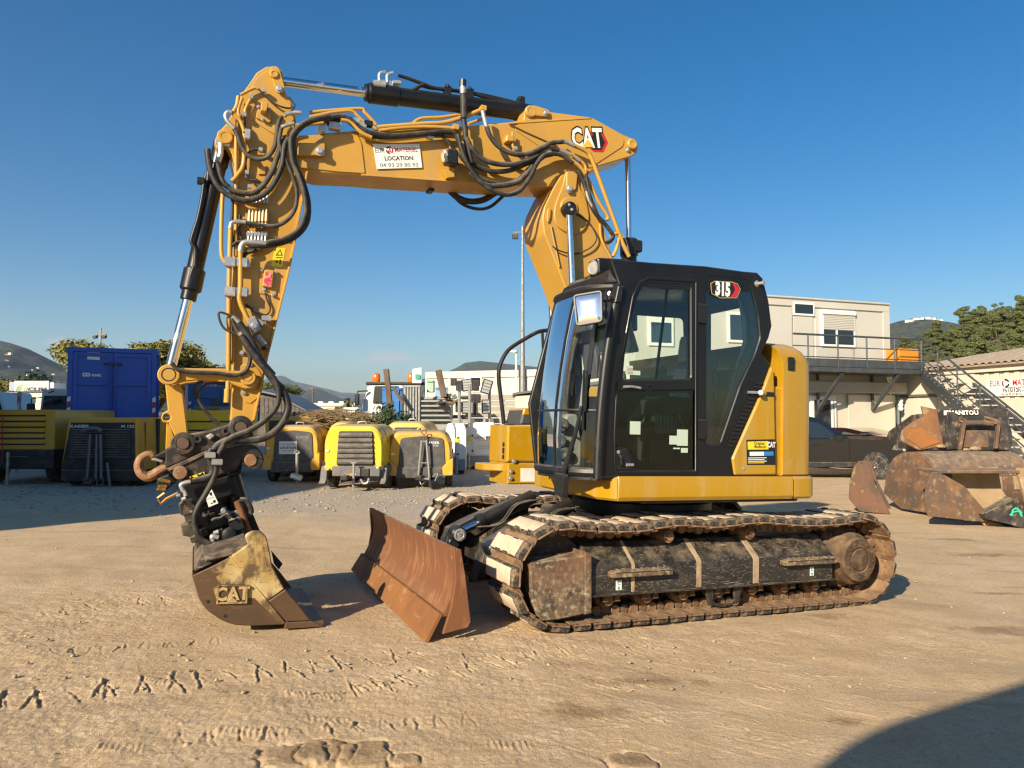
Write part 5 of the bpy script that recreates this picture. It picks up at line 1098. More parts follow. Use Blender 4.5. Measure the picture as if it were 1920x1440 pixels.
# rotator housing, slanting down into the bucket
h1 = MP(PA([(560, 700), (700, 690), (900, 640), (1060, 600), (1110, 760), (1130, 830), (1010, 860), (700, 960), (640, 960), (560, 900), (540, 800)]), .10); plate('rotator_housing', rnd(h1, .02), -.40, .10, [BK], tr, .02)
ctr = [(780, 800), (870, 1020), (950, 1260), (985, 1420)]
def slant(p): x, z = mp(*cA(*p), YC); return Vector((x, YC, z))
ax = (slant(ctr[3])-slant(ctr[0])).normalized()
b = MB(); b.lathe([(.16, 0), (.19, .02), (.20, .10), (.18, .12), (.18, .17), (.22, .18), (.23, .26), (.17, .30), (.16, .52)], slant(ctr[0]), ax, 32); part('rotor', b, [STEELD], tr)
rnd_ = random.Random(5)
for k in range(26):                                    # valves, bolts and small blocks on the housing
    p = (rnd_.uniform(640, 1090), 0); yy = rnd_.uniform(900, 1330); p = (p[0]+(yy-900)*.22, yy); x, z = mp(*cA(*p), .14); y0 = rnd_.uniform(.03, .15); b = MB(); a = rnd_.uniform(-.4, .4)
    if k % 3: b.box((x, y0, z), (rnd_.uniform(.03, .10), rnd_.uniform(.04, .12), rnd_.uniform(.03, .09)), Matrix.Rotation(.35, 3, 'Y'), .006)
    else: b.cyl((x, y0-.03, z), (x+rnd_.uniform(-.03, .03), y0+.05, z-.01), rnd_.uniform(.018, .035), seg=12, bev=.004)
    part('valve', b, [(BK, STEELD, BK2, GALV)[k % 4 if k % 8 == 3 else k % 3]], tr)
b = MB(); q = MP(PA([(960, 1200), (1090, 1160), (1130, 1290), (1030, 1340)]), .17); b.prism(rnd(q, .02), .02, .18, .012); part('rotator_motor', b, [BK2], tr); x, z = mp(*cA(1050, 1230), .18); part('motor_cap', MB().lathe([(.05, 0), (.05, .03), (.03, .04), (0, .04)], (x, .17, z), (0, 1, 0), 16), [BK2], tr)
for l, r in (([(650, 680), (600, 690), (550, 715), (565, 760)], .016), ([(560, 760), (590, 790), (600, 830)], .016), ([(600, 850), (570, 865), (555, 870)], .015), ([(850, 1340), (880, 1300), (875, 1250), (940, 1260)], .020), ([(890, 1220), (940, 1200)], .018), ([(540, 820), (500, 830)], .012), ([(770, 1030), (800, 1020)], .018), ([(1010, 1025), (1040, 1020)], .012)): fit(PA(l), .18, r, tr)
hose(PA([(1000, 300), (950, 380), (922, 470), (912, 580), (870, 690), (800, 820), (725, 950), (690, 1050), (700, 1170), (760, 1280), (850, 1335)]), .22, .021, parent=tr)
hose(PA([(870, 340), (838, 400), (850, 460), (878, 540), (860, 615), (790, 648), (690, 668)]), .20, .023, parent=tr)
hose(PA([(870, 1090), (900, 1070), (960, 1060), (1010, 1030), (1070, 1060)]), .20, .011, parent=tr); hose(PA([(1160, 870), (1230, 880), (1275, 960), (1280, 1010)]), .12, .020, parent=tr)
clampb(cA(852, 406), .23, (.075, .05, .045), GALV, tr); clampb(cA(925, 478), .25, (.075, .05, .045), GALV, tr)
q = MP(PA([(800, 860), (905, 765), (940, 905), (840, 945)]), .101); q = MP(PA([(790, 800), (870, 762), (938, 905), (838, 948)]), .101); plate('warning_label', q, .1005, .1025, [WHT], tr, 0); q = offset_poly(q if area2(q) > 0 else q[::-1], .006)
for l in ([(845, 800), (870, 790), (872, 830), (850, 822)], [(880, 880), (905, 868), (912, 895), (890, 905)], [(860, 905), (880, 898), (882, 908), (862, 915)], [(812, 865), (895, 838), (896, 841), (813, 869)]): plate('warning_symbol', MP(PA(l), .103), .103, .104, [BLKP], tr, 0)
b = MB(); a = P3d(cA(1130, 880), .10); c_ = P3d(cA(1255, 1190), .10); b.cyl(a, c_, .028, .02, 12); part('tilt_rod', b, [RUST], tr); a = P3d(cA(1060, 620), -.05); c_ = P3d(cA(1190, 1060), -.05); b = MB().cyl(a, c_, .075, seg=20, bev=.01); part('tilt_cylinder', b, [BK], tr)
q = MP(PA([(1140, 1000), (1180, 860), (1240, 880), (1370, 1190), (1240, 1200)]), -.1); plate('tilt_bracket', q, -.30, -.1, [BK], tr, .01)
b = MB(); q = MP(PA([(300, 650), (420, 610), (500, 680), (400, 770), (300, 720)]), .02); b.prism(q, -.2, .04, .01); part('hose_reel', b, [BK2], tr)
b = MB()
for k in range(6): x, z = mp(*cA(335+k*18, 660+k*4), .05); b.cyl((x, .03, z), (x, .06, z), .012, seg=8); x2, z2 = mp(*cA(320+k*12, 760-(k % 2)*30), .05); b.box((x2, .05, z2), (.03, .02, .02), None, .003)
part('tool_coupling', b, [M('brass', (.45, .25, .08), .4, .7)], tr)
b = MB(); b.tube([P3d(cA(380, 800), .04), P3d(cA(310, 850), .04), P3d(cA(340, 910), .04), P3d(cA(400, 860), .04), P3d(cA(520, 800), .04)], .012, 6); part('lock_lever', b, [MATS['brass']], tr)
# ---- bucket
YN, YF = .58, -.62
prof = PB([(110, 830), (140, 930), (185, 1070), (255, 1175), (330, 1235), (430, 1298), (560, 1342), (740, 1350), (1060, 1338)])
pr = MP(prof, YN)
pr = [(x, max(z, .012)) for x, z in pr]
tip = MP(PB([(1475, 1352)]), YN)[0]; tip = (tip[0], .008)
back = MP(PB([(110, 830), (300, 742), (470, 655), (560, 600), (680, 545)]), YN)
inner = [(x-.012, z+.018) for x, z in pr]
def both(name, pts, th, mats, parent, bev=.006, off=0, holes=()):
    plate(name, pts, YN-th+off, YN+off, mats, parent, bev, holes); return plate(name, pts, YF-off, YF+th-off, mats, parent, bev, holes)
shell = MB(); sp = smooth(pr, 3)+[Vector(tip)]; ins = [p+Vector((-.004, .024)) for p in sp]
shell.loft([[(p[0], y, p[1]) for p in sp]+[(p[0], y, p[1]) for p in reversed(ins)] for y in (YN-.012, YF+.012)])
bk = part('bucket', shell, [BKT])
upper = MP(PB([(110, 830), (230, 600), (680, 470), (700, 540)]), YN)
b = MB(); b.loft([[(p[0], y, p[1]) for p in (pr[0], upper[1], upper[2], (upper[2][0]-.02, upper[2][1]-.05), (pr[0][0]-.03, pr[0][1]+.02))] for y in (YN-.10, YF+.02)]); part('bucket_top', b, [MATS['scraped_steel']], bk)
sidep = pr+MP(PB([(1090, 1310), (900, 1090), (700, 850), (520, 625), (470, 655), (300, 742)]), YN)
sidep = [(x, max(z, .014)) for x, z in sidep]
both('side_plate', sidep, .022, [BKT], bk)
ear = MP(PB([(520, 622), (640, 540), (690, 500), (660, 430), (672, 395), (740, 360), (820, 360), (882, 420), (915, 560), (940, 720), (1000, 830), (1070, 960), (905, 1082), (700, 850)]), YN); both('side_wing', rnd(ear, .01), .045, [BKTY], bk, .008, .012)
cutp = MP(PB([(905, 1088), (1078, 968), (1210, 1120), (1340, 1290), (1092, 1302)]), YN); cutp = [(x, max(z, .02)) for x, z in cutp]; both('side_cutter', cutp, .045, [BKT], bk, .006, .014)
q = MP(PB([(495, 630), (525, 620), (1085, 1315), (1060, 1330), (700, 880)]), YN); q = [(x, max(z, .02)) for x, z in q]; both('wing_weld', q, .02, [BKTY], bk, .006, .006)
lip = MB(); lz = MP(PB([(1080, 1310), (1340, 1296), (1476, 1350), (1440, 1378), (1070, 1378)]), YN); lz = [(x, max(z, .006)) for x, z in lz]; lip.prism(lz, YF-.015, YN+.015, .004); part('cutting_lip', lip, [BKT], bk)
patch = MP(PB([(300, 760), (470, 665), (520, 640), (600, 760), (700, 880), (860, 1070), (1000, 1230), (1050, 1310), (990, 1300), (930, 1220), (840, 1140), (760, 1060), (690, 1060), (690, 920), (400, 910), (360, 1060), (330, 960), (390, 900), (360, 840), (420, 800), (330, 800)]), YN); plate('worn_paint', patch, YN, YN+.0015, [BKTY], bk, 0)
em = MP(PB([(385, 915), (690, 920), (685, 1110), (362, 1118)]), YN); plate('bucket_emblem', em, YN, YN+.014, [BKT], bk, .003)
em = em if area2(em) > 0 else em[::-1]; plate('emblem_rim', em, YN+.010, YN+.024, [BKTY], bk, .003, holes=[offset_poly(em, .012)])
x, z = mp(*cB(528, 1015), YN); ang = R(-2)
b = MB(); vs, fs = text_mb('CAT', .125, .004, .90); T = frame((x, YN+.014, z), (-1, 0, 0), (0, 0, 1)); nv = len(vs)
b.add([(a, c_, .010) for a, c_ in vs], fs, 0, T); 
edges = {}
for f in fs:
    for i in range(len(f)): e = (f[i-1], f[i]); edges[e] = 1
for (i, j) in list(edges):
    if (j, i) not in edges: b.add([(*vs[i], 0), (*vs[j], 0), (*vs[j], .010), (*vs[i], .010)], [(0, 1, 2, 3)], 0, T)
b.prism([(-.04, -.055), (.04, -.055), (0, -.012)], 0, .014, .003, F=XY, T=T); part('emblem_letters', b, [M('worn_letters', (.46, .33, .15), .6, layers=[((.25, .16, .08), 14, .5, .7)])], bk)
q = MP(PB([(640, 520), (700, 500), (660, 560), (560, 620), (250, 690), (230, 620)]), YN-.02); plate('adapter_bar', q, YN-.14, YN-.03, [MATS['scraped_steel']], bk, .01)
for p in ((278, 1098), (457, 1247)): x, z = mp(*cB(*p), YN); part('drain_hole', MB().cyl((x, YN-.001, z), (x, YN+.002, z), .011, seg=10), [BLKP], bk)
q = MP(PB([(930, 560), (1050, 700), (1010, 760), (960, 700)]), YF); plate('far_ear', q, YF, YF+.03, [BK2], bk, .006)
# ---- hoses and pipes on the boom
ob = YB1+.05
bh = lambda l, y, r, c=0: hose(P2(l), y, r, c, bm)
bh([(20, 392), (80, 370), (160, 375), (230, 430), (300, 462), (430, 478), (600, 465), (735, 455), (790, 480), (825, 570), (870, 665), (950, 735), (1060, 762), (1150, 735), (1230, 655), (1320, 585), (1390, 568)], ob+.03, .022)
bh([(40, 410), (140, 385), (220, 440), (300, 480), (430, 490), (600, 478), (720, 468)], ob, .018)
bh([(850, 490), (880, 550), (940, 610), (1030, 642), (1150, 640), (1260, 590), (1340, 555), (1385, 560)], ob+.07, .025, 1)
bh([(845, 480), (860, 580), (900, 650), (1000, 685), (1100, 680), (1200, 640), (1290, 600), (1350, 585)], ob+.03, .022)
bh([(968, 425), (985, 475), (1030, 535), (1100, 577), (1180, 588), (1260, 562), (1340, 522), (1415, 512)], ob+.09, .024, 1)
bh([(800, 470), (832, 590), (880, 680), (960, 772), (1065, 820), (1155, 800), (1220, 720), (1260, 640), (1310, 590), (1400, 590), (1470, 640)], ob+.11, .020)
bh([(870, 690), (950, 760), (1040, 770), (1140, 750), (1200, 700), (1240, 650)], ob+.06, .024, 1)
bh([(832, 215), (833, 290), (834, 385)], ob+.04, .030, 1); bh([(834, 385), (842, 440), (848, 495), (870, 600), (880, 640)], ob+.06, .026)
bh([(700, 470), (770, 545), (830, 620)], ob, .014)
fit(P2([(828, 180), (830, 200), (831, 235)]), ob+.04, .030, bm); x, z = mp(*c2(829, 182), ob+.04); part('hose_cap', MB().cyl((x, ob+.04, z-.02), (x, ob+.04, z+.04), .032, seg=10), [BK2], bm)
fit(P2([(945, 335), (952, 370), (966, 425)]), ob+.06, .021, bm); fit(P2([(832, 385), (836, 420)]), ob+.04, .022, bm); fit(P2([(1410, 512), (1440, 518), (1475, 535)]), ob+.09, .022, bm); fit(P2([(1385, 562), (1420, 572), (1455, 590)]), ob+.06, .022, bm); fit(P2([(1470, 600), (1510, 625)]), ob+.03, .016, bm); fit(P2([(1320, 582), (1340, 578)]), ob+.09, .024, bm)
hose([c2(*p) for p in [(745, 790), (800, 838), (870, 860), (950, 850), (1025, 805)]], -.30, .030, 0, bm); hose([c2(*p) for p in [(748, 790), (820, 870), (910, 903), (990, 890), (1075, 818)]], -.32, .016, 0, bm)
bp_ = lambda l, r=.017, y=ob: tubepx('hydraulic_pipe', P2(l), y, r, Y_, bm)
bp_([(-60, 345), (30, 335), (230, 322), (262, 345), (325, 412)], .016, YC); bp_([(-140, 420), (-40, 410), (70, 400)], .016); bp_([(-60, 370), (60, 345), (180, 335), (220, 365), (260, 400), (330, 440)], .014, YC+.08)
bp_([(120, 385), (180, 400), (240, 460), (300, 490)], .018, ob+.03); bp_([(330, 430), (480, 418), (620, 408), (720, 402), (820, 375), (945, 325)], .020); bp_([(340, 450), (480, 432), (640, 428), (790, 440), (830, 470)], .018)
bp_([(540, 405), (590, 378), (700, 372), (800, 358), (830, 362)], .016, YC); bp_([(860, 410), (960, 375)], .014, YC+.1); bp_([(230, 470), (300, 500), (420, 505), (560, 490), (700, 470)], .012)
bp_([(1440, 520), (1545, 568), (1575, 610), (1610, 700), (1745, 1070), (1795, 1180)], .020, .14); bp_([(1400, 580), (1510, 660), (1560, 740), (1610, 850), (1668, 945), (1665, 970)], .018, .13); bp_([(1430, 560), (1530, 640), (1545, 690)], .014, .12); bp_([(1735, 1075), (1720, 1140), (1700, 1180)], .018, .14); bp_([(1625, 990), (1635, 1080), (1690, 1190)], .014, .1); bp_([(1685, 1060), (1735, 1045), (1760, 1070)], .016, .14)
hose([c2(*p) for p in [(1500, 680), (1535, 760), (1560, 850), (1600, 930), (1650, 985), (1700, 1055), (1690, 1085), (1665, 1100)]], .16, .020, 0, lb); hose([c2(*p) for p in [(1545, 700), (1560, 790), (1580, 880), (1610, 940)]], .17, .016, 0, lb)
hose([c2(*p) for p in [(1490, 930), (1560, 980), (1605, 1060), (1590, 1110), (1540, 1145), (1470, 1165), (1390, 1145), (1350, 1120)]], .115, .007, 0, lb); fit(P2([(1545, 800), (1560, 850), (1580, 890)]), .17, .013, lb)
tubepx('hydraulic_pipe', P2([(1340, 1000), (1390, 1239)]), YL+.015, .008, Y_, lb)
for p, s in (((85, 425), (.10, .07, .06)), ((10, 440), (.06, .06, .05)), ((210, 395), (.05, .05, .05)), ((245, 420), (.06, .05, .05)), ((640, 490), (.06, .04, .03)), ((280, 410), (.07, .05, .05))): clampb(c2(*p), ob, s, ZN if p[0] != 280 else BK2, bm)
for p in ((785, 432), (945, 322)): clampb(c2(*p), ob+.01, (.05, .06, .05), Y_, bm)
# work lamp and small boxes on the boom side
b = MB(); x, z = mp(*c2(735, 635), YB1); b.prism(rnd([(x-.06, z-.06), (x+.05, z-.06), (x+.065, z+.02), (x+.03, z+.075), (x-.05, z+.07)], .015), YB1+.06, YB1+.16, .012); lm = part('work_lamp', b, [BK2], bm); part('lamp_lens', MB().lathe([(.05, 0), (.052, .015), (.04, .02), (0, .02)], (x+.045, YB1+.11, z+.015), (1, .25, -.1), 16), [LAMPG], bm)
q = MP(P2([(700, 690), (735, 690), (770, 640), (770, 730), (725, 735)]), YB1); plate('lamp_bracket', q, YB1, YB1+.06, [Y_], bm, .004); tubepx('lamp_cable', P2([(745, 510), (760, 570), (755, 640)]), YB1+.03, .008, Y_, bm)
q = MP(P2([(1065, 490), (1110, 490), (1108, 530), (1062, 528)]), YB1); plate('sensor_box', rnd(q, .01), YB1, YB1+.08, [Y_], bm, .008); tubepx('sensor_pipe', P2([(1118, 460), (1120, 540), (1140, 560)]), YB1+.05, .012, Y_, bm); clampb(c2(1132, 555), YB1+.05, (.03, .05, .04), ZN, bm)
tubepx('sensor_cable', P2([(1100, 410), (1200, 460), (1290, 500), (1380, 540)]), YB1+.016, .006, MATS['pin_steel'], bm); b = MB(); part('stop_block', b.box((mp(*c2(640, 798), YC)[0], YC, mp(*c2(640, 798), YC)[1]), (.05, .1, .03), None, .004), [BK2], bm)
# company plate
pl = quadpx('company_plate', P2([(305, 526), (577, 528), (593, 664), (329, 672)]), YB1+.0105, WHT, bm, .003)
def fit_text(parent, s, p, y, wd, ht, mat, bold=0, p2=None):
    """Lettering scaled to a given width and capital height."""
    a = Vector(mp(*c2(*p), y)); c_ = Vector(mp(*c2(*p2), y)); u = (c_-a).normalized(); T = frame((a.x, y, a.y), (u.x, 0, u.y), (-u.y if u.x > 0 else u.y, 0, abs(u.x)))
    vs, fs = text_mb(s, 1, bold); xs_ = [v[0] for v in vs]; ys_ = [v[1] for v in vs]; cx, cy = (max(xs_)+min(xs_))/2, (max(ys_)+min(ys_))/2; kx, ky = wd/(max(xs_)-min(xs_)), ht/(max(ys_)-min(ys_))
    return part('lettering', MB().add([((v[0]-cx)*kx, (v[1]-cy)*ky, 0) for v in vs], fs, 0, T), [mat], parent)
def atext(parent, s, p, y, size, mat, bold=0, sx=1, p2=None, name='lettering', k=c2):
    """Lettering that follows the slope of the plate from p towards p2."""
    a = Vector(mp(*k(*p), y)); c_ = Vector(mp(*k(*p2), y)) if p2 else a+Vector((-1, 0)); u = (c_-a).normalized(); T = frame((a.x, y, a.y), (u.x, 0, u.y), (-u.y if u.x > 0 else u.y, 0, abs(u.x)))
    mb = MB(); put_text(mb, s, T, size, bold, sx); return part(name, mb, [mat], parent)
yy = YB1+.0145
fit_text(bm, 'EUR', (347, 563), yy, .080, .042, GREYP, .01, (600, 560)); fit_text(bm, 'MATERIEL', (502, 560), yy, .205, .038, REDP, .01, (700, 558)); fit_text(bm, 'LOCATION', (459, 609), yy, .250, .038, BLKP, .025, (700, 606)); fit_text(bm, '04 93 29 80 93', (460, 648), yy, .335, .034, GREYP, .01, (700, 645))
def ring_logo(parent, p, y, r, k=c2, name='plate_logo'):
    x, z = mp(*k(*p), y); b = MB(); b2 = MB()
    for a0, bb in ((20, b), (140, b2), (260, b)):
        pts = [(x+r*math.cos(R(a0+t*10)), z+r*math.sin(R(a0+t*10))) for t in range(10)]+[(x+r*.62*math.cos(R(a0+t*10)), z+r*.62*math.sin(R(a0+t*10))) for t in range(9, -1, -1)]; bb.prism(pts, y-.001, y, 0)
    b2.prism([(x-r*.5, z-r*.5), (x+r*.5, z-r*.5), (x, z+r*.55)], y-.001, y+.0005, 0, holes=[[(x-r*.2, z-r*.3), (x+r*.2, z-r*.3), (x, z+r*.1)]])
    part(name, b, [BLKP], parent); return part(name, b2, [REDP], parent)
ring_logo(bm, (404, 562), yy, .033)
# maker's badge
b = MB(); hx = MP(P2([(1575, 450), (1640, 452), (1673, 518), (1645, 575), (1590, 573), (1560, 548), (1520, 545)]), YB1+.0085); plate('badge', hx, YB1+.0085, YB1+.0095, [REDP], bm, 0)
plate('badge', MP(P2([(1590, 455), (1625, 457), (1655, 518), (1632, 562), (1590, 560), (1560, 530)]), YB1+.0098), YB1+.0098, YB1+.0108, [BLKP], bm, 0); atext(bm, 'CAT', (1552, 497), YB1+.0113, .262, BLKP, .022, .66, (1800, 500)); atext(bm, 'CAT', (1552, 497), YB1+.0128, .258, WHT, .008, .66, (1800, 500)); plate('badge_triangle', MP(P2([(1556, 498), (1590, 545), (1522, 545)]), YB1+.0145), YB1+.0142, YB1+.0152, [M('badge_yellow', (.75, .45, .05), .4)], bm, 0)
# rear boom cylinder (adjusts the boom)
A = P3d((1177, 290), YC); B = P3d((1179, 452), YC); dd = (B-A).normalized()
va = part('adjust_cylinder', MB().cyl(B+dd*.01, B+dd*.9, .075, seg=24, bev=.01).cyl(B-dd*.02, B+dd*.16, .088, seg=24, bev=.012).box(B+dd*.06+Vector((-.06, .05, 0)), (.08, .08, .12), None, .01), [BK2]); part('cylinder_rod', MB().cyl(A, B, .030, seg=20), [CHR], va)
# ---------------------------------------------------------------- parked machines and things on the left
CY = M('compressor_yellow', (.78, .50, .010), .4, layers=[((.70, .46, .03), 2, .4, .7), ((.50, .38, .18), 6, .55, .8, .9)], dust=(DUST, .75), coat=.15)
CYD = M('sunned_yellow', (.70, .36, .012), .45, layers=[((.58, .34, .06), 2.5, .4, .7), ((.48, .36, .18), 6, .52, .75, .9)], dust=(DUST, .9), coat=.1)
CDK = M('charcoal_plastic', (.055, .056, .06), .6, layers=[((.15, .13, .105), 6, .45, .75, .85)], dust=(DUST, .5))
CGR = M('grey_bumper', (.115, .115, .12), .6, layers=[((.22, .19, .155), 5, .45, .75, .85)], dust=(DUST, .5))
CBK = M('black_steel', (.02, .02, .021), .6, layers=[((.09, .075, .06), 7, .5, .75, .85)], dust=(DUST, .5))
BLUE = M('container_blue', (.014, .085, .44), .45, layers=[((.02, .10, .46), 1.2, .35, .7), ((.06, .055, .075), 5, .66, .78, .7)], dust=(DUST, .2))
BLUE2 = M('container_blue_worn', (.025, .105, .30), .5, layers=[((.05, .14, .33), 2, .4, .7), ((.10, .07, .06), 7, .66, .8)])
CREAM = M('cream_sheet', (.66, .61, .50), .55, layers=[((.60, .55, .44), .8, .4, .7)])
WALLW = M('white_panel', (.56, .54, .48), .5, layers=[((.52, .50, .44), .7, .4, .7), ((.60, .54, .44), 4, .68, .82)])
LORRY = M('lorry_white', (.66, .66, .63), .3, layers=[((.6, .56, .48), 3, .55, .8)], coat=.3)
WINB = M('dark_pane', (.02, .028, .036), .06, spec=.7); WOOD = M('old_timber', (.10, .07, .05), .85, layers=[((.19, .13, .085), 3, .4, .65, .9, (3, 3, .5))], bump=(30, .3, .01))
GREYM = M('grey_steel', (.14, .15, .155), .5, .2)
def sx(px, D): return dp(px, 780, D).x
def sz(py, D): return dp(960, py, D).z
def gat(px, D):
    p = dp(px, 780, D); return Vector((p.x, p.y, hg(p.x, p.y)))
def stand(px, py):                                # where a thing stands: the ground under the photo point
    return gp(px, py)
def hood_sec(W, zb, zs, zt, r, k=5):
    pts = rnd([(-W/2, zb), (W/2, zb), (W/2, zs), (W/2-(zt-zs)*.55, zt), (-W/2+(zt-zs)*.55, zt), (-W/2, zs)], [0.02, .02, r, r, r, r], k); return pts
def wheel(par, c, r, w, name='wheel'):
    b = MB(); b.lathe([(r*.6, -w/2), (r*.92, -w/2), (r, -w/2+.03), (r, w/2-.03), (r*.92, w/2), (r*.6, w/2)], c, (1, 0, 0), 24); o = b.build(name, TYRE, par)
    b = MB(); b.lathe([(0, -w/2+.03), (r*.2, -w/2+.02), (r*.25, -w/2+.05), (r*.5, -w/2+.05), (r*.6, -w/2), (r*.6, w/2), (r*.5, w/2-.05), (r*.25, w/2-.05), (r*.2, w/2-.02), (0, w/2-.03)], c, (1, 0, 0), 20); b.build('rim', GALV, o); return o
def compressor(px0, px1, pyt, pyb, yaw, label, kind, L=1.7, col=None, D=None, name='compressor', grp='towed compressors parked in a row'):
    col = col or CY; c = stand((px0+px1)/2, pyb); 
    if D: c = gat((px0+px1)/2, D)
    D = c.y; Wd = (px1-px0)*D/FPX; H = sz(pyt, D)-c.z; s = H/1.4
    t = thing(name, label, 'compressor', c, yaw, grp)
    zb = .42*s
    if kind in ('louver', 'panel'):
        b = MB(); z0 = zb if kind == 'louver' else .38*s
        def ring(y, k, dz): return [(u*k, y, v if v < z0+.03 else z0+(v-z0)*dz) for u, v in hood_sec(Wd*.94, z0, H*.80, H, .22*s)]
        b.loft([ring(.02, .93, .90), ring(.06, .96, .96), ring(.3, 1, 1), ring(L*.8, 1, 1), ring(L-.05, .98, .98), ring(L, .93, .92)]); hood = b.build('hood', col, t)
        wo_ = Wd*.56 if kind == 'louver' else Wd*.70; zl, zh_ = z0+.10*s, H*.90
        x_ = .04*Wd if kind == 'louver' else .03*Wd
        b = MB(); b.prism(rnd([(x_-wo_/2-.02, zl), (x_+wo_/2+.03, zl), (x_+wo_/2-.02, zh_), (x_-wo_/2+.03, zh_)] if kind == 'louver' else [(x_-wo_/2, zl-.02), (x_+wo_/2, zl-.02), (x_+wo_/2-.05, zh_-.03), (x_, zh_+.02), (x_-wo_/2+.05, zh_-.03)], .05 if kind == 'louver' else .09), -.012, .03, .01); b.build('front_panel', CDK if kind == 'panel' else CBK, hood)
        if kind == 'louver':
            for k in range(6):
                z1 = zl+.03+(zh_-zl-.06)*k/6; h_ = (zh_-zl-.06)/6; b = MB(); sec = [(-.015, z1), (-.06, z1+h_*.15), (-.065, z1+h_*.45), (-.015, z1+h_*.95)]
                b.prism(sec, x_-wo_/2+.01+.012*k*.4, x_+wo_/2-.012*k*.4, .006, F=YZ.copy() if False else Matrix(((0, 0, 1), (1, 0, 0), (0, 1, 0)))); b.build('louver', CDK, hood)
            b = MB(); b.prism(rnd([(-Wd*.30, .30*s), (Wd*.43, .30*s), (Wd*.44, zl-.01), (-Wd*.31, zl-.01)], .02), -.09, .25, .015); b.build('bumper', CGR, t)
            for e in (-1, 1):
                b = MB(); b.prism(rnd([(-.12, .14*s), (.02, .22*s), (.06, zb-.03), (.16, zb+.09), (.85, zb+.09), (.98, .25*s), (.80, .25*s), (.72, zb-.05), (.3, zb-.05), (.05, .16*s)], .04), e*Wd*.5-.10 if e > 0 else e*Wd*.5-.02, e*Wd*.5+.02 if e > 0 else e*Wd*.5+.13, .01, F=YZ); b.build('fender', CGR, t)
                b = MB(); b.lathe([(.03, 0), (.032, .02), (.02, .026), (0, .026)], (e*Wd*.40, -.08, zl-.04), (0, -1, 0), 12); b.build('lamp', LAMPG, t)
            b = MB(); b.prism([(-.04, .30*s), (.10, .30*s), (.10, .365*s), (-.04, .365*s)], -.10, -.092); b.prism([(-.10, .305*s), (-.06, .305*s), (-.06, .35*s), (-.10, .35*s)], -.10, -.092); b.build('reflector', ORG, t)
            b = MB(); b.prism([(.22, .30*s), (.40, .30*s), (.40, .47*s), (.22, .47*s)], -.13, -.09, .01); b.build('socket_box', CBK, t)
            T = frame((-Wd*.41, .10, H*.70), (.35, -.94, 0), (0, 0, 1)); b = MB(); b.prism([(-.07, -.14), (.02, -.16), (.05, .10), (-.06, .14)], -.012, .015, F=XY, T=T); b.build('decal', WHT2, hood)
            b = MB()
            for k in range(3): b.prism([(-.05+.03*k, -.13+.08*k), (-.01+.03*k, -.13+.08*k), (.0+.03*k, -.06+.08*k), (-.04+.03*k, -.06+.08*k)], .016, .019, F=XY, T=T)
            b.build('decal_print', GREYP, hood)
        else:
            b = MB(); b.prism(rnd([(-Wd*.36, zb*.62), (Wd*.38, zb*.62), (Wd*.38, zl+.03), (-Wd*.36, zl+.03)], .03), -.05, .3, .012); b.build('bumper', CDK, t)
            for k in range(6): b = MB(); z1 = H*.52+k*H*.065; b.box((-Wd*.40+k*.012, .30, z1), (.24, .30, .03), Matrix.Rotation(-.35, 3, 'Y'), .005); b.build('vent_slat', CDK, hood)
            for e in (-1, 1): b = MB(); b.prism(rnd([(e*Wd*.49, zb*.75), (e*Wd*.34, zb*.75), (e*Wd*.33, zb*1.25), (e*Wd*.49, zb*1.8)], .05), -.06, .5, .012); b.build('cheek', col, t)
            b = MB(); T = frame((x_+wo_*.22, -.0135, H*.79), (1, 0, 0), (0, 0, 1)); put_text(b, 'KAESER', T, .085, .001, 1.1); put_text(b, 'M 43', T @ Matrix.Translation((.08, -.07, 0)), .05, 0, 1.1); b.build('lettering', WHT2 if 'LOCATION' not in label else GREYP, hood)
        for e in (-1, 1):
            wheel(t, (e*Wd*.42, .62, .29*s), .29*s, .18)
            b = MB(); b.box((e*Wd*.455, .012, zb+.16), (.05, .03, .09), None, .008); b.build('latch', CBK, hood)
            b = MB(); b.box((e*Wd*.47, .9, H*.62), (.05, .20, .10), None, .01); b.build('side_handle', CBK, hood)
        b = MB(); b.tube(smooth([(-.10, .8, H-.01), (-.08, .8, H+.05), (.08, .8, H+.05), (.10, .8, H-.01)], 4), .014, 6); b.build('lifting_eye', GALV, hood)
        b = MB(); b.tube([(u*1.003, .42, v+.003) for u, v in hood_sec(Wd*.94, zb, H*.80, H, .22*s)[12:]], .006, 4); b.build('hood_seam', CBK, hood)
        b = MB(); b.box((-Wd*.40, .0, H*.60), (.07, .022, .05)); b.build('sticker', WHT2, hood)
        b = MB(); b.tube([(-.16, .5, .30*s), (0, -.55, .30*s)], .03, 8); b.tube([(.16, .5, .30*s), (0, -.55, .30*s)], .03, 8); b.box((0, -.6, .31*s), (.12, .26, .10), None, .02); b.build('drawbar', CBK, t)
        if kind == 'louver':
            b = MB(); b.cyl((.10, -.30, .10), (.10, -.30, .60*s), .028, seg=10); b.box((.10, -.30, .60*s), (.12, .03, .02)); b.cyl((.10, -.30, .0), (.10, -.30, .12), .018, seg=8); b.build('jockey_leg', GALV, t)
            b = MB(); b.tube(smooth([(.25, -.25, .26), (.33, -.32, .18), (.42, -.34, .2), (.44, -.3, .28)], 5), .025, 7); b.build('coupling_head', GALV, t)
        elif kind == 'panel' and 'LOCATION' not in label:
            b = MB()
            for e in (-.06, .06): b.cyl((.10+e*2.2, -.12, .22*s), (.10+e*.9, -.14, H*.84), .026, seg=8)
            b.tube([(.06, -.14, H*.82), (.16, -.14, H*.82)], .02, 6); b.tube([(.0, -.13, H*.45), (.22, -.13, H*.45)], .014, 6); b.build('drawbar_frame', GALV, t)
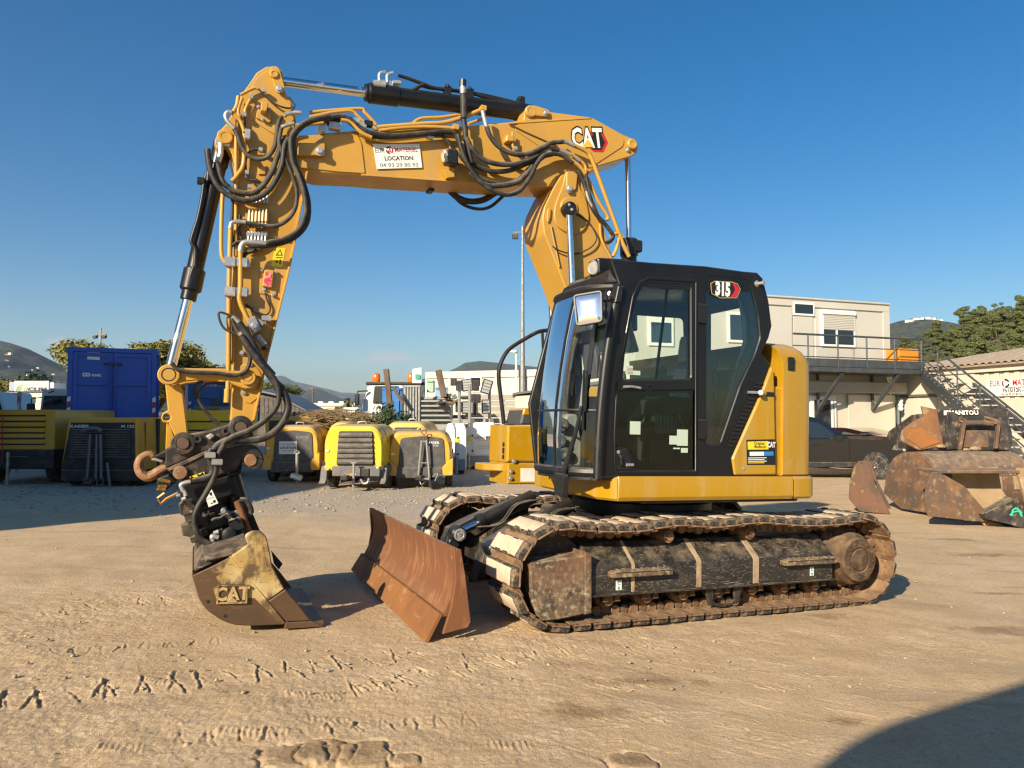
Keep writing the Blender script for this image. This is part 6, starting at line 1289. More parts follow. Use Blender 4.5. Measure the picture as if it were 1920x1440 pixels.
            b = MB(); b.tube([(.10+.055*math.cos(2*PI*k/16), -.14, H*.98+.055*math.sin(2*PI*k/16)) for k in range(17)], .013, 6); b.cyl((.10, -.14, H*.84), (.10, -.14, H*.94), .014, seg=6); b.build('towing_eye', RUST, t)
            b = MB(); b.cyl((.26, -.16, .0), (.22, -.16, .30*s), .022, seg=8); b.box((.1, -.2, .25*s), (.26, .2, .05), None, .01); b.tube(smooth([(.0, -.2, .25*s), (.05, -.25, .12*s), (.15, -.2, .2*s)], 4), .01, 6); b.tube(smooth([(.3, -.15, .3*s), (.42, -.2, .38*s), (.36, -.2, .2*s)], 4), .012, 6); b.build('support_leg', GALV, t)
    return t, D, Wd, H, s
compressor(600, 722, 796, 919, R(-3), 'yellow compressor with six dark front louvers and grey bumper', 'louver', 1.6)
compressor(712, 808, 790, 898, R(-6), 'bright yellow compressor hood showing behind its two neighbours, square rear window', 'louver', 1.5, D=stand(760, 919).y+2.4)
c_t, c_D, c_W, c_H, c_s = compressor(724, 850, 808, 916, R(4), 'orange yellow compressor with dark front panel and upright towing frame with ring', 'panel', 1.7, CYD)
l_t, l_D, l_W, l_H, l_s = compressor(492, 600, 797, 906, R(2), 'dusty compressor with a white LOCATION plate on its dark front', 'panel', 1.5, CYD)
b = MB(); q = [(-.30, l_H*.50), (.13, l_H*.50), (.13, l_H*.72), (-.30, l_H*.72)]; b.prism(q, -.02, -.0125, 0); pl_ = b.build('company_plate', WHT, l_t)
b = MB(); T = frame((-.085, -.0215, l_H*.665), (1, 0, 0), (0, 0, 1)); put_text(b, 'EUR O MATERIEL', T, .058, .001, .8); put_text(b, '04 93 29 80 93', T @ Matrix.Translation((0, -.155, 0)), .055, .001, .9); b.build('lettering', GREYP, l_t); b = MB(); put_text(b, 'LOCATION', T @ Matrix.Translation((0, -.08, 0)), .075, .003, 1.0); b.build('lettering', BLKP, l_t)
# second hood right behind the louvered one
compressor(608, 668, 790, 905, R(-3), 'yellow compressor hood just visible behind the louvered compressor', 'louver', 1.5, D=stand(660, 919).y+2.1)
def stand_jack(px, py, top, label):
    p = stand(px, py); D = p.y; t = thing('jack_stand', label, 'jack', p, 0); H = sz(top, D)-p.z
    b = MB(); b.cyl((0, 0, 0), (0, 0, H*.35), .018, seg=8); b.cyl((0, 0, H*.35), (0, 0, H*.95), .035, seg=10); b.build('tube', GALV, t)
    b = MB(); b.tube([(.06*math.cos(a), 0, H+.03*math.sin(a)) for a in [2*PI*k/10 for k in range(11)]], .012, 6); b.build('handle', GALV, t)
    b = MB(); b.box((.0, -.02, H*.30), (.26, .12, .14), Matrix.Rotation(.3, 3, 'Y'), .03); b.build('coupling_head', ZN, t); return t
stand_jack(556, 914, 848, 'galvanised towing jack in front of the LOCATION compressor')
# generator cabinets (sharp boxes with slats)
def cabinet(px0, px1, px2, pyt, pyb, label, style, L=2.6, pym=None):
    """Front from px0 to px1, its right side runs back to px2."""
    c = stand((px0+px1)/2, pyb); D = c.y; x0, x1 = sx(px0, D), sx(px1, D); Wd = x1-x0; H = sz(pyt, D)-c.z; t = thing('generator', label, 'generator', c, 0, 'towed generators at the far left')
    if style == 'grille':
        zb = .36; b = MB(); b.prism([(-Wd/2, zb), (Wd/2, zb), (Wd/2-.06, H), (-Wd/2+.16, H)], 0, L, .02); body = b.build('body', CYD, t)
        b = MB(); q = [(-Wd/2+.02, zb+.02), (Wd/2-.06, zb+.02), (Wd/2-.10, H-.11), (-Wd/2+.22, H-.11)]; b.prism(q, -.02, .02, .006); b.build('front_panel', CBK, body)
        for k in range(12):
            z1 = zb+.30+k*(H-zb-.52)/12; b = MB(); f = (z1-zb)/(H-zb); b.box((.03+.0*f, -.03, z1), (Wd*.80-.1*f, .05, .022), Matrix.Rotation(.5, 3, 'X'), .003); b.build('slat', CDK, body)
        b = MB(); T = frame((-Wd*.26, -.022, H-.20), (1, 0, 0), (0, 0, 1)); put_text(b, 'KAESER', T, .085, .002, 1.5); put_text(b, 'M 122', T @ Matrix.Translation((Wd*.62, 0, 0)), .08, .002, 1.5); b.build('lettering', WHT2, body)
        b = MB(); b.prism([(-Wd/2+.02, .12), (Wd/2, .12), (Wd/2, zb), (-Wd/2+.02, zb)], -.03, L, .01); b.build('skirt', CBK, t)
        for e in (-1, 1): wheel(t, (e*(Wd/2-.12), .45, .30), .30, .2)
        b = MB()
        for xx in (-.18, .02, .14): b.cyl((xx-.0, -.16, .18), (xx*.7, -.16, H*.76), .035, seg=8)
        b.tube(smooth([(-.30, -.18, H*.80), (-.16, -.2, H*.84), (.05, -.2, H*.84), (.14, -.2, H*.80)], 5), .045, 8); b.tube([(-.22, -.2, .2), (-.22, -.2, .08), (-.08, -.2, .08), (-.08, -.2, .2)], .014, 6); b.tube([(.06, -.2, .2), (.06, -.2, .06), (.2, -.2, .06), (.2, -.2, .2)], .014, 6); b.build('drawbar_frame', GREYM, t)
        b = MB(); b.cyl((.36, -.2, .0), (.28, -.2, .55), .03, seg=8); b.build('support_leg', GREYM, t)
        b = MB(); b.prism([(.35, H*.48), (.62, H*.48), (.62, H-.1), (.35, H-.1)], Wd/2-.02, Wd/2+.004, 0, F=YZ, T=None); b.build('side_panel', CYD, body)
        b = MB(); b.prism([(.9, zb+.05), (1.0, zb+.05), (1.0, H-.03), (.9, H-.03)], Wd/2-.1, Wd/2+.006, 0, F=YZ); b.build('side_strip', CBK, body)
    else:
        zb = H*.47; b = MB(); b.loft([[(x, y, z) for x, z in rnd([(-Wd/2, zb), (Wd/2, zb), (Wd/2, H-.05), (Wd/2-.05, H), (-Wd/2, H)], .02, 2)] for y in (0, .1, L-.4, L)]); body = b.build('body', CYD, t)
        n = 6
        for k in range(n):
            z1 = zb+.05+(H-zb-.12)*(k+.5)/n; b = MB(); b.bx(-Wd/2+.05, Wd/2-.22, -.002, .06, z1-.025, z1+.01); b.build('grille_gap', BLKP, body); b = MB(); b.bx(-Wd/2+.05, Wd/2-.22, -.022, .01, z1+.012, z1+.075, .006); b.build('slat', CYD, body)
        b = MB(); b.bx(-Wd/2, Wd/2+.02, -.05, L, .35, zb, .02); b.build('skirt', CBK, t)
        b = MB(); T = frame((.15, -.052, zb*.8), (1, 0, 0), (0, 0, 1)); put_text(b, 'ATLAS', T, .16, .003, 1.4) if False else b.bx(-.1, .4, -.056, -.05, zb*.78, zb*.80); b.build('skirt_trim', GREYM, t)
        for e in (-1, 1): wheel(t, (e*(Wd/2-.25), .6, .36), .36, .24)
        b = MB(); b.cyl((-.22, -.3, .25), (-.22, -.3, H+.02), .06, seg=10); b.box((-.22, -.3, H+.06), (.14, .14, .16), None, .03); b.box((-.30, -.3, H+.12), (.2, .1, .06), None, .01); b.build('drawbar_frame', CBK, t)
        b = MB(); b.cyl((.12, -.3, .0), (.12, -.3, .75), .035, seg=8); b.build('support_leg', GALV, t); b = MB(); b.cyl((-.05, -.25, .5), (-.05, -.25, H*.9), .012, seg=6); b.build('cable', REDP, t)
    return t, D
cabinet(113, 258, 300, 783, 912, 'yellow generator with a black slatted front marked KAESER', 'grille')
cabinet(-60, 100, 130, 768, 908, 'yellow generator with black slots, cut by the left picture edge', 'slots')
def yellow_back(px0, px1, pyt, pyb, D, label):
    c = gat((px0+px1)/2, D); Wd = (px1-px0)*D/FPX; H = sz(pyt, D)-c.z; h0 = .5; t = thing('generator', label, 'generator', c, 0, 'generators behind the excavator stick')
    b = MB(); b.bx(-Wd/2, Wd/2, .02, 2, h0, H, .03); b.bx(-Wd/2+.05, Wd/2-.05, .1, 1.9, .3, h0); body = b.build('body', CY, t)
    for k in range(5): z1 = h0+.08+k*(H-h0-.15)/5; b = MB(); b.bx(-Wd/2+.04, Wd/2-.04, .0, .04, z1-.03, z1); b.build('grille_gap', BLKP, body); b = MB(); b.bx(-Wd/2+.04, Wd/2-.04, -.02, .03, z1+.005, z1+(H-h0-.15)/5-.04, .006); b.build('slat', CY, body)
    b = MB(); b.bx(-Wd*.3, Wd*.25, .0, .8, H, H+.08, .01); b.build('lid', CGR, t)
    for e in (-1, 1): wheel(t, (e*Wd*.4, .6, .3), .3, .2)
    return t
yellow_back(345, 434, 768, 900, 19.5, 'yellow generator with long slots, seen between the stick and its linkage')
def frame_box(px0, px1, pyt, D, label):
    c = gat((px0+px1)/2, D); Wd = (px1-px0)*D/FPX; H = sz(pyt, D)-c.z; t = thing('generator', label, 'generator', c, 0, 'generators behind the excavator stick')
    b = MB(); b.bx(-Wd/2, Wd/2, 0, 1.6, .4, H, .03); body = b.build('body', CYD, t); b = MB(); b.bx(-Wd/2+.1, Wd/2-.1, -.012, .01, .6, H-.12, .004); b.build('front_panel', CBK, body)
    for k in range(6): b = MB(); z1 = H-.2-k*.07; b.bx(-Wd/2+.12, Wd/2-.12, -.03, -.01, z1, z1+.025); b.build('slat', CDK, body)
    for e in (-1, 1): wheel(t, (e*Wd*.4, .5, .3), .3, .2)
frame_box(498, 596, 780, l_D+1.7, 'square yellow generator standing behind the LOCATION compressor')
# fuel tank and brown hump behind
b = MB(); p = dp(596, 800, l_D+2.2); b.lathe([(0, 0), (.12, .02), (.14, .1), (.14, .5), (0, .52)], (p.x, p.y, hg(p.x, p.y)), (0, 0, 1), 16); b.cyl((p.x, p.y, p.z-.9), (p.x+.1, p.y-.1, p.z+.02), .06, seg=10)
tag(b.build('exhaust_pipe', GALV), 'short bright pipe between the louvered and the LOCATION compressors', 'pipe')
# ---- blue containers
def container(px0, px1, px2, pyt, pyt1, pyt2, D, D2, label, mat, zbot, grp, front=True):
    """Door end from px0 to px1 at the distance D..D1, long side back to px2."""
    a = dp(px0, 780, D); b_ = dp(px1, 780, D+.9); a.z = b_.z = hg(a.x, a.y)
    u = Vector((b_.x-a.x, b_.y-a.y, 0)); Wd = u.length; yaw = math.atan2(u.y, u.x); z1 = sz(pyt, D); H = z1-zbot
    t = thing('skip_container', label, 'container', (a.x, a.y, zbot), yaw, grp); L = 5.8
    b = MB(); b.bx(.03, Wd-.03, .06, L-.04, .10, H-.06); body = b.build('shell', mat, t)
    b = MB(); 
    for x in (0, Wd-.12): b.bx(x, x+.12, 0, .14, 0, H, .01)
    b.bx(.12, Wd-.12, 0, .14, H-.12, H, .01); b.bx(.12, Wd-.12, 0, .14, 0, .14, .01); b.build('door_frame', mat, t)
    for k in (0, 1):
        x0, x1 = (.13, Wd/2-.01) if k == 0 else (Wd/2+.01, Wd-.13); b = MB(); b.bx(x0, x1, .03, .08, .15, H-.13, .004); d = b.build('door', mat, t)
        b = MB(); zz = H*.58
        b.bx(x0+.04, x1-.12, -.015, .03, zz-.06, zz+.06, .01); b.bx(x0, x0+.10, -.005, .03, .15, H-.13, .006); b.bx(x1-.10, x1, -.005, .03, .15, H-.13, .006); b.bx(x0+.1, x1-.1, -.002, .03, H-.24, H-.13, .006); b.build('door_rib', mat, d)
        b = MB(); xb = x1-.05 if k == 0 else x0+.05; b.cyl((xb, -.03, .1), (xb, -.03, H-.35), .022, seg=8); b.build('lock_bar', mat, d)
    b = MB(); b.bx(Wd/2-.22, Wd/2+.22, -.05, .0, H*.80, H*.80+.05, .01); b.build('lock_bracket', CBK, t)
    for k in range(11): b = MB(); y = .45+k*.5; b.bx(Wd-.035, Wd+.05, y-.05, y+.05, .1, H-.13, .01); b.build('side_rib', mat, t)
    b = MB(); b.bx(Wd-.04, Wd+.07, .14, L, H-.14, H, .01); b.bx(-.07, .04, .14, L, H-.14, H, .01); b.build('top_rail', M('rail_worn', (.20, .25, .36), .5, layers=[((.03, .09, .3), 4, .45, .65)]) if 'rail_worn' not in MATS else MATS['rail_worn'], t)
    for x in (.0, Wd-.10):
        for k in range(4):
            b = MB(); z0 = H*.06+k*.12*H/1.9+.25; b.prism([(x+.01, z0), (x+.09, z0+.03), (x+.09, z0+.15), (x+.01, z0+.12)], -.006, -.002, 0); b.build('reflector', WHT2 if k % 2 else REDP, t)
    return t, Wd, H
ct, cW, cH = container(124, 292, 330, 650, 656, 668, 19.6, 21, 'big blue waste container with white suez lettering on its doors', BLUE, sz(812, 19.6), 'blue skip containers')
b = MB(); b.prism([(cW*.21, cH*.86), (cW*.35, cH*.855), (cW*.35, cH*.955), (cW*.21, cH*.96)], .015, .028, 0); b.build('white_plate', WHT2, ct); b = MB(); T = frame((cW*.295, .013, cH*.92), (1, 0, 0), (0, 0, 1)); b.prism([(-.07, -.01), (-.02, .02), (.04, .0), (.08, -.01), (.08, -.03), (.0, -.025)], 0, .002, F=XY, T=T); b.build('plate_mark', BLKP, ct)
b = MB(); T = frame((cW*.315, .0285, cH*.68), (1, 0, 0), (0, 0, 1)); put_text(b, 'suez', T, .125, .004, 1.0); b.build('lettering', WHT, ct)
b = MB()
for e in (-1, 1):
    c0 = (cW*.205+e*.042, cH*.68); ring = [(c0[0]+.055*math.cos(a), c0[1]+.055*math.sin(a)) for a in [2*PI*k/14 for k in range(14)]]; hole = [(c0[0]+.022*math.cos(a), c0[1]+.022*math.sin(a)) for a in [2*PI*k/8 for k in range(8)]]; b.prism(ring, .022, .029+.0005*e, 0, holes=[hole])
b.build('logo', WHT, ct)
c2t, c2W, c2H = container(352, 486, 512, 702, 704, 706, 23.5, 25, 'second blue container behind the linkage, marked COTE D\'AZUR', BLUE2, sz(800, 23.5), 'blue skip containers')
b = MB(); T = frame((c2W*.36, -.02, c2H*.80), (1, 0, 0), (0, 0, 1)); put_text(b, "COTE D'AZUR", T, .125, .002, .9); b.build('lettering', WHT2, c2t)
b = MB(); b.bx(c2W*.33, c2W*.52, -.03, -.01, c2H*.10, c2H*.55, .004); b.build('patch_plate', CDK, c2t); b = MB(); b.bx(c2W*.86, c2W*.95, -.02, -.008, c2H*.08, c2H*.24); b.build('white_plate', WHT2, c2t); b = MB(); T = frame((c2W*.86, -.02, c2H*.42), (1, 0, 0), (0, 0, 1)); put_text(b, '71', T, .16, .003); b.build('lettering', WHT2, c2t)
# ---- white lorry cab and white van, far left
def lorry(px0, px1, pyt, D, label):
    c = gat((px0+px1)/2, D); Wd = (px1-px0)*D/FPX; H = sz(pyt, D)-c.z; t = thing('lorry', label, 'lorry', c, R(-8))
    b = MB(); b.loft([[(x, y, z) for x, z in rnd([(-Wd/2, .6), (Wd/2, .6), (Wd/2, 1.6), (Wd/2-.08, H), (-Wd/2+.08, H), (-Wd/2, 1.6)], .08, 3)] for y in (.15, .3, 2.0)]+[]); body = b.build('cab_body', LORRY, t)
    b = MB(); b.prism(rnd([(-Wd/2+.10, 1.68), (Wd/2-.10, 1.68), (Wd/2-.17, H-.20), (-Wd/2+.17, H-.20)], .05), .10, .16, .01); b.build('windscreen', WINB, body)
    b = MB(); b.prism(rnd([(-Wd/2+.05, .75), (Wd/2-.05, .75), (Wd/2-.05, 1.58), (-Wd/2+.05, 1.58)], .06), .06, .16, .02); b.build('grille', LORRY, body)
    b = MB(); b.tube([(-.6, .06, 1.66), (.3, .05, 1.82)], .02, 6); b.tube([(.0, .06, 1.66), (.8, .05, 1.80)], .02, 6); b.build('wiper', CBK, t)
    for e in (-1,):
        b = MB(); b.tube([(e*Wd*.47, .2, H-.25), (e*(Wd*.5+.18), .0, H-.3), (e*(Wd*.5+.18), .0, H-1.0)], .018, 6); b.prism(rnd([(e*(Wd*.5+.06), H-1.0), (e*(Wd*.5+.32), H-1.0), (e*(Wd*.5+.32), H-.45), (e*(Wd*.5+.06), H-.45)], .05), -.05, .05, .02); b.build('mirror', CBK, t)
    b = MB(); b.tube([(-.1, .1, H-.05), (-.1, -.1, H-.12)], .02, 6); b.prism(rnd([(-.3, H-.5), (.1, H-.42), (.06, H-.3), (-.28, H-.36)], .05), -.12, -.04, .02); b.build('front_mirror', CBK, t)
    for e in (-1, 1): wheel(t, (e*(Wd/2-.2), .8, .5), .5, .3)
lorry(64, 136, 730, 24, 'white lorry cab beside the blue container')
def van(px0, px1, pyt, D, label, yaw=0, name='van'):
    c = gat((px0+px1)/2, D); Wd = (px1-px0)*D/FPX; H = sz(pyt, D)-c.z; t = thing(name, label, 'van', c, yaw)
    prof = [(-Wd/2, .35), (Wd/2, .35), (Wd/2, .95), (Wd/2-.25*Wd*.4, 1.05), (Wd/2-.22*Wd, H*.62), (Wd/2-.36*Wd, H), (-Wd/2+.05, H), (-Wd/2, H-.12)]
    b = MB(); b.prism(rnd(prof, .10), -.9, .9, .06); body = b.build('body', LORRY, t)
    b = MB(); b.prism(rnd([(Wd/2-.25*Wd, H*.63), (Wd/2-.37*Wd, H*.93), (Wd/2-.50*Wd, H*.93), (Wd/2-.50*Wd, H*.63)], .03), -.915, -.89, .004); b.build('side_window', WINB, body)
    for e in (-.3, .3): b = MB(); b.lathe([(.15, -.1), (.3, -.1), (.32, 0), (.3, .1), (.15, .1)], (e*Wd, -.82, .32), (0, 1, 0), 18); b.build('wheel', TYRE, t)
    b = MB(); b.prism(rnd([(Wd*.22, 1.1), (Wd*.30, 1.1), (Wd*.30, 1.4), (Wd*.22, 1.4)], .03), -1.1, -.95, .02); b.build('mirror', CBK, t)
van(-40, 68, 736, 27, 'white van with a dark side window at the left edge')
van(648, 692, 764, 62, 'small white pickup van parked far behind the bush')
b = MB(); p = gat(35, 21); b.cyl((p.x, p.y, p.z), (p.x, p.y, sz(735, 21)), .05, seg=8); tag(b.build('marker_pole', M('pole_red', (.5, .12, .08), .6, layers=[((.6, .55, .5), 6, .45, .5)])), 'thin red and white marker pole above the leftmost generator', 'pole')
# ---- lamp posts
def lamp_post(px, pyt, pyb, D, label, heads, grp='tall lamp posts with floodlights'):
    p = gat(px, D); t = thing('lamp_post', label, 'lamp post', p, 0, grp); zt = sz(pyt, D)-p.z; k = D/FPX
    b = MB(); b.cyl((0, 0, 0), (0, 0, zt), 5.5*k if D < 40 else 2.2*k, 2.2*k if D < 40 else 1.6*k, 12); b.build('pole', GALV, t)
    zh = zt-heads[0]*k; b = MB(); b.tube([(-18*k*heads[1], 0, zh), (18*k*heads[1], 0, zh)], 1.6*k, 6); b.build('crossarm', GALV, t)
    for e in (-1, 1):
        for q in range(heads[2]):
            x = e*(14-q*7)*k*heads[1]; b = MB(); b.box((x, -.1, zh-8*k*heads[1]), (11*k*heads[1], .3, 9*k*heads[1]), Matrix.Rotation(.5, 3, 'X'), .01); h = b.build('floodlight', CBK, t); b = MB(); b.box((x, -.24, zh-10*k*heads[1]), (9*k*heads[1], .02, 7*k*heads[1]), Matrix.Rotation(.5, 3, 'X')); b.build('lamp_lens', GREYM, h)
lamp_post(980, 424, 735, 34, 'tall pale lamp post with two floodlights beside the boom', (12, 1.0, 1))
lamp_post(185, 615, 660, 60, 'distant lamp post with floodlights above the blue container', (12, .6, 1))
def camera_mast(px, pyt, D):
    p = gat(px, D); t = thing('camera_mast', 'short white mast with a surveillance camera by the pale building', 'mast', p, 0); zt = sz(pyt, D)-p.z; b = MB(); b.cyl((0, 0, 0), (0, 0, zt), .05, seg=8); b.build('pole', WHT2, t); b = MB(); b.lathe([(.1, 0), (.14, .04), (.14, .12), (0, .16)], (-.06, 0, zt-.05), (0, 0, 1), 12); b.box((-.2, -.02, zt+.03), (.3, .14, .1), None, .02); b.build('camera_head', WHT2, t)
camera_mast(968, 660, 34)
# ---- tipper lorry with crates, timber balks, bush
def tipper():
    D = 26; p = gat(770, D); t = thing('tipper_lorry', 'white lorry with black roof rail and two orange beacons', 'lorry', p, 0); X = lambda px: sx(px, D)-p.x; Z = lambda py: sz(py, D)-p.z
    b = MB(); b.prism(rnd([(X(682), Z(795)), (X(757), Z(795)), (X(757), Z(716)), (X(690), Z(716)), (X(686), Z(735)), (X(676), Z(772))], .08), 0, 2.2, .05); cabb = b.build('cab_body', LORRY, t)
    b = MB(); b.prism(rnd([(X(699), Z(757)), (X(748), Z(757)), (X(748), Z(724)), (X(702), Z(724))], .05), -.02, .02, .005); b.build('side_window', WINB, cabb)
    b = MB(); b.bx(X(686), X(795), -.05, .25, Z(722), Z(716), .03); b.build('roof_rail', CBK, t)
    for px in (704, 770): b = MB(); b.lathe([(.13, 0), (.14, .04), (.14, .22), (.10, .30), (0, .32)], (X(px), .1, Z(716)), (0, 0, 1), 14); b.build('beacon', M('beacon_orange', (.9, .16, .01), .25) if 'beacon_orange' not in MATS else MATS['beacon_orange'], t)
    b = MB(); b.tube([(X(690), -.1, Z(733)), (X(674), -.3, Z(734)), (X(671), -.3, Z(752))], .03, 6); b.prism(rnd([(X(669), Z(760)), (X(677), Z(760)), (X(677), Z(738)), (X(669), Z(738))], .06), -.4, -.25, .03); b.build('mirror', CBK, t)
    b = MB(); b.bx(X(757), X(870), .0, 2.2, Z(785), Z(778), .02); b.build('load_bed', GREYM, t)
    for px in (705, 790, 830): b = MB(); b.lathe([(.25, -.15), (.46, -.15), (.5, 0), (.46, .15), (.25, .15)], (X(px), .2, .5), (0, 1, 0), 20); b.build('wheel', TYRE, t)
tipper()
def block(name, label, cat, px0, px1, py0, py1, D, dep, mat, slats=0, grp=None, floor=False):
    p = dp((px0+px1)/2, py1, D); z0 = hg(p.x, p.y) if floor else p.z; t = thing(name, label, cat, (p.x, p.y, z0), 0, grp); w = (px1-px0)*D/FPX/2; h = sz(py0, D)-z0
    b = MB(); b.bx(-w, w, .05, dep, 0, h, .02); b.build('body', mat, t)
    for k in range(slats): b = MB(); x = -w+2*w*(k+.5)/slats; b.bx(x-w/slats*.55, x+w/slats*.55, 0, .06, .03, h-.03, .008); b.build('slat', mat, t)
    b = MB(); b.bx(-w, w, -.01, .05, h-.07, h, .008); b.bx(-w, w, -.01, .05, 0, .07, .008); b.build('rim', mat, t); return t
block('blue_skip', 'bright blue tipping skip on the lorry behind a dark timber balk', 'skip', 716, 752, 727, 790, 25.3, 1.6, M('skip_blue', (.02, .16, .50), .5, layers=[((.05, .2, .5), 3, .4, .7)]), 2)
block('grey_crate', 'tall grey slatted crate right of the blue skip', 'crate', 756, 788, 722, 795, 24.6, 1.2, GALV, 6, None, True)
block('barrier_stack', 'grey steel barriers stacked under the timber', 'barrier', 784, 845, 745, 800, 24.8, 1.0, GALV, 0, None, True)
for k in range(5):
    b = MB(); p0 = dp(790, 752+k*9, 24.7); p1 = dp(843, 752+k*9, 24.7); b.box(((p0+p1)/2), ((p1-p0).length, .08, .07), None, .01); tag(b.build('barrier_rail', GALV), ('topmost', 'second from the top', 'middle', 'second lowest', 'lowest')[k]+' of the five grey barrier rails stacked right of the grey crate', 'rail', 'stacked barrier rails')
def balk(px0, py0, px1, py1, D, w, label):
    a = dp(px0, py0, D); c = dp(px1, py1, D); b = MB(); d = (c-a); b.box((0, 0, d.length/2), (w, w*.8, d.length), None, .015); o = b.build('timber_balk', WOOD); o.location = a; o.rotation_euler = d.to_track_quat('Z', 'Y').to_euler(); tag(o, label, 'timber')
balk(735, 795, 724, 692, 24.2, .20, 'dark timber balk leaning up in front of the blue skip'); balk(757, 758, 738, 727, 24.25, .12, 'short dark plank leaning across the blue skip'); balk(833, 745, 822, 694, 24.3, .24, 'rusty brown balk standing up beside the light tower')
b = MB(); q = [dp(773, 718, 25.5), dp(790, 718, 25.5), dp(790, 689, 25.5), dp(773, 692, 25.5)]; o = MB().loft([[(p.x, p.y+e, p.z) for p in q] for e in (0, .05)]).build('white_board', WHT2); tag(o, 'white board with a green mark standing above the lorry', 'board')
p = dp(783, 706, 25.45); b = MB(); b.box((p.x, p.y, p.z), (.16, .01, .16), None); g = b.build('board_mark', GRNP); g.parent = o
block('green_box', 'pale green box beside the white board', 'box', 800, 812, 712, 735, 25.6, .6, M('pale_green', (.35, .6, .4), .6)); block('water_tank', 'translucent blue tank under the rusty balk', 'tank', 816, 838, 725, 745, 25.0, .6, M('tank_blue', (.25, .42, .62), .3))
for (px, py, r_, l_) in ((826, 751, .22, 'dark machine head lying under the rusty balk'), (845, 748, .2, 'dark bundle of fittings beside the light tower lamps')):
    p = dp(px, py, 24.4); t = thing('scrap_part', l_, 'scrap', p, 0)
    for k in range(7): b = MB(); b.box((random.uniform(-.2, .2), random.uniform(-.1, .1), random.uniform(-.15, .15)), (random.uniform(.1, .3), .15, random.uniform(.06, .16)), Matrix.Rotation(random.uniform(-.6, .6), 3, 'Y'), .02); b.build('fitting', (CBK, WOOD, GREYM)[k % 3], t)
# ---- light towers with white canopies
def light_tower(px0, px1, pyt, pyb, label, heads, D=None, text=True):
    c = stand((px0+px1)/2, pyb); D = D or c.y; c = gat((px0+px1)/2, D); k = D/FPX; Wd = (px1-px0)*k; H = sz(pyt, D)-c.z; t = thing('light_tower', label, 'light tower', c, R(3), 'white mobile light towers')
    zd = H*.26; b = MB(); b.prism(rnd([(-Wd/2, .12), (Wd/2, .12), (Wd/2, H*.86), (Wd/2-min(.16, Wd*.22), H), (-Wd/2+min(.16, Wd*.22), H), (-Wd/2, H*.86)], .02), 0, 1.7, .015); body = b.build('canopy', M('tower_white', (.76, .77, .76), .45, layers=[((.62, .58, .52), 3, .5, .8)]) if 'tower_white' not in MATS else MATS['tower_white'], t)
    b = MB(); b.bx(-Wd/2+.02, Wd/2-.02, -.012, .02, .14, zd+.05, .004); b.build('base_panel', M('tower_grey', (.25, .27, .29), .5) if 'tower_grey' not in MATS else MATS['tower_grey'], t)
    b = MB(); b.bx(-Wd*.30, Wd*.48, -.02, .01, zd+.08, H*.82, .006); b.build('door', MATS['tower_white'], body)
    for z in (zd+.2, H*.72): b = MB(); b.box((-Wd*.30, -.03, z), (.06, .03, .05), None, .006); b.build('door_lock', CBK, body)
    b = MB(); b.cyl((-Wd*.42, -.05, .0), (-Wd*.42, -.05, H*.34), .045, seg=10); b.build('stabiliser', GALV, t)
    b = MB(); b.bx(-Wd*.3, Wd*.3, .1, 1.5, .0, .13, .02); b.build('skid', CBK, t)
    b = MB(); b.lathe([(.07, 0), (.08, .03), (.06, .05), (0, .05)], (-Wd*.40, 0, H*.66), (0, -1, 0), 14); b.build('socket', YEL, t)
    if text:
        b = MB(); T = frame((Wd*.06, -.0215, H*.67), (1, 0, 0), (0, 0, 1)); put_text(b, 'GENERAC', T, .13, .003, 1.15); b.build('lettering', GREYP, body); b = MB(); put_text(b, 'LOCATION', T @ Matrix.Translation((0, -.27, 0)), .06, 0, 1.2); put_text(b, '04 93 29 80 93', T @ Matrix.Translation((0, -.34, 0)), .05, 0, 1.1); b.build('lettering', GREYP, body); b = MB(); b.box((Wd*.10, -.021, H*.62), (.5, .002, .016)); b.build('lettering_bar', ORG, body)
    b = MB(); b.cyl((.2, .9, H), (.2, .9, H+.12), .2, seg=10); b.cyl((.25, .9, H), (.25, .9, heads[0][1] and sz(720, D)-c.z), .05, seg=10); b.build('mast', GALV, t)
    for (px, py, w, h, tl, lit) in heads:
        x = sx(px, D)-c.x; z = sz(py, D)-c.z; hh = MB(); Rm = Matrix.Rotation(tl, 3, 'Y'); hh.box((x, .5, z), (w*k+.06, .14, h*k+.06), Rm, .02); ho = hh.build('floodlight', CBK, t)
        for q in range(4):
            if lit: e = MB(); v = Rm @ Vector((0, 0, (q-1.5)*h*k/4)); e.box((x+v.x, .42, z+v.z), (w*k*.9, .02, h*k/4*.84), Rm, .004); e.build('lamp_lens', LAMPG, ho)
    b = MB(); x = sx(892, D)-c.x; z = sz(746, D)-c.z; b.box((x, .62, z), (.34, .2, .30), None, .03); b.box((x-.3, .62, z+.02), (.5, .1, .1), None, .02); b.box((x, .6, z-.35), (.14, .14, .5), None, .02)
    if text: b.build('lamp_head', CBK, t)
    return t
light_tower(874, 935, 792, 880, 'white light tower lettered GENERAC with four grey floodlights on top', [(876, 721, 18, 20, R(-6), 1), (913, 724, 16, 24, R(16), 1), (877, 764, 20, 20, R(1), 1), (912, 762, 14, 24, R(-2), 1), (863, 722, 14, 16, 0, 0), (862, 763, 14, 16, 0, 0)])
light_tower(855, 874, 794, 880, 'narrow white light tower left of the GENERAC one', [(893, 722, 8, 16, 0, 0)], 22, False); light_tower(836, 853, 794, 880, 'leftmost narrow white light tower beside the orange compressor', [(850, 715, 8, 10, 0, 0)], 22.6, False)
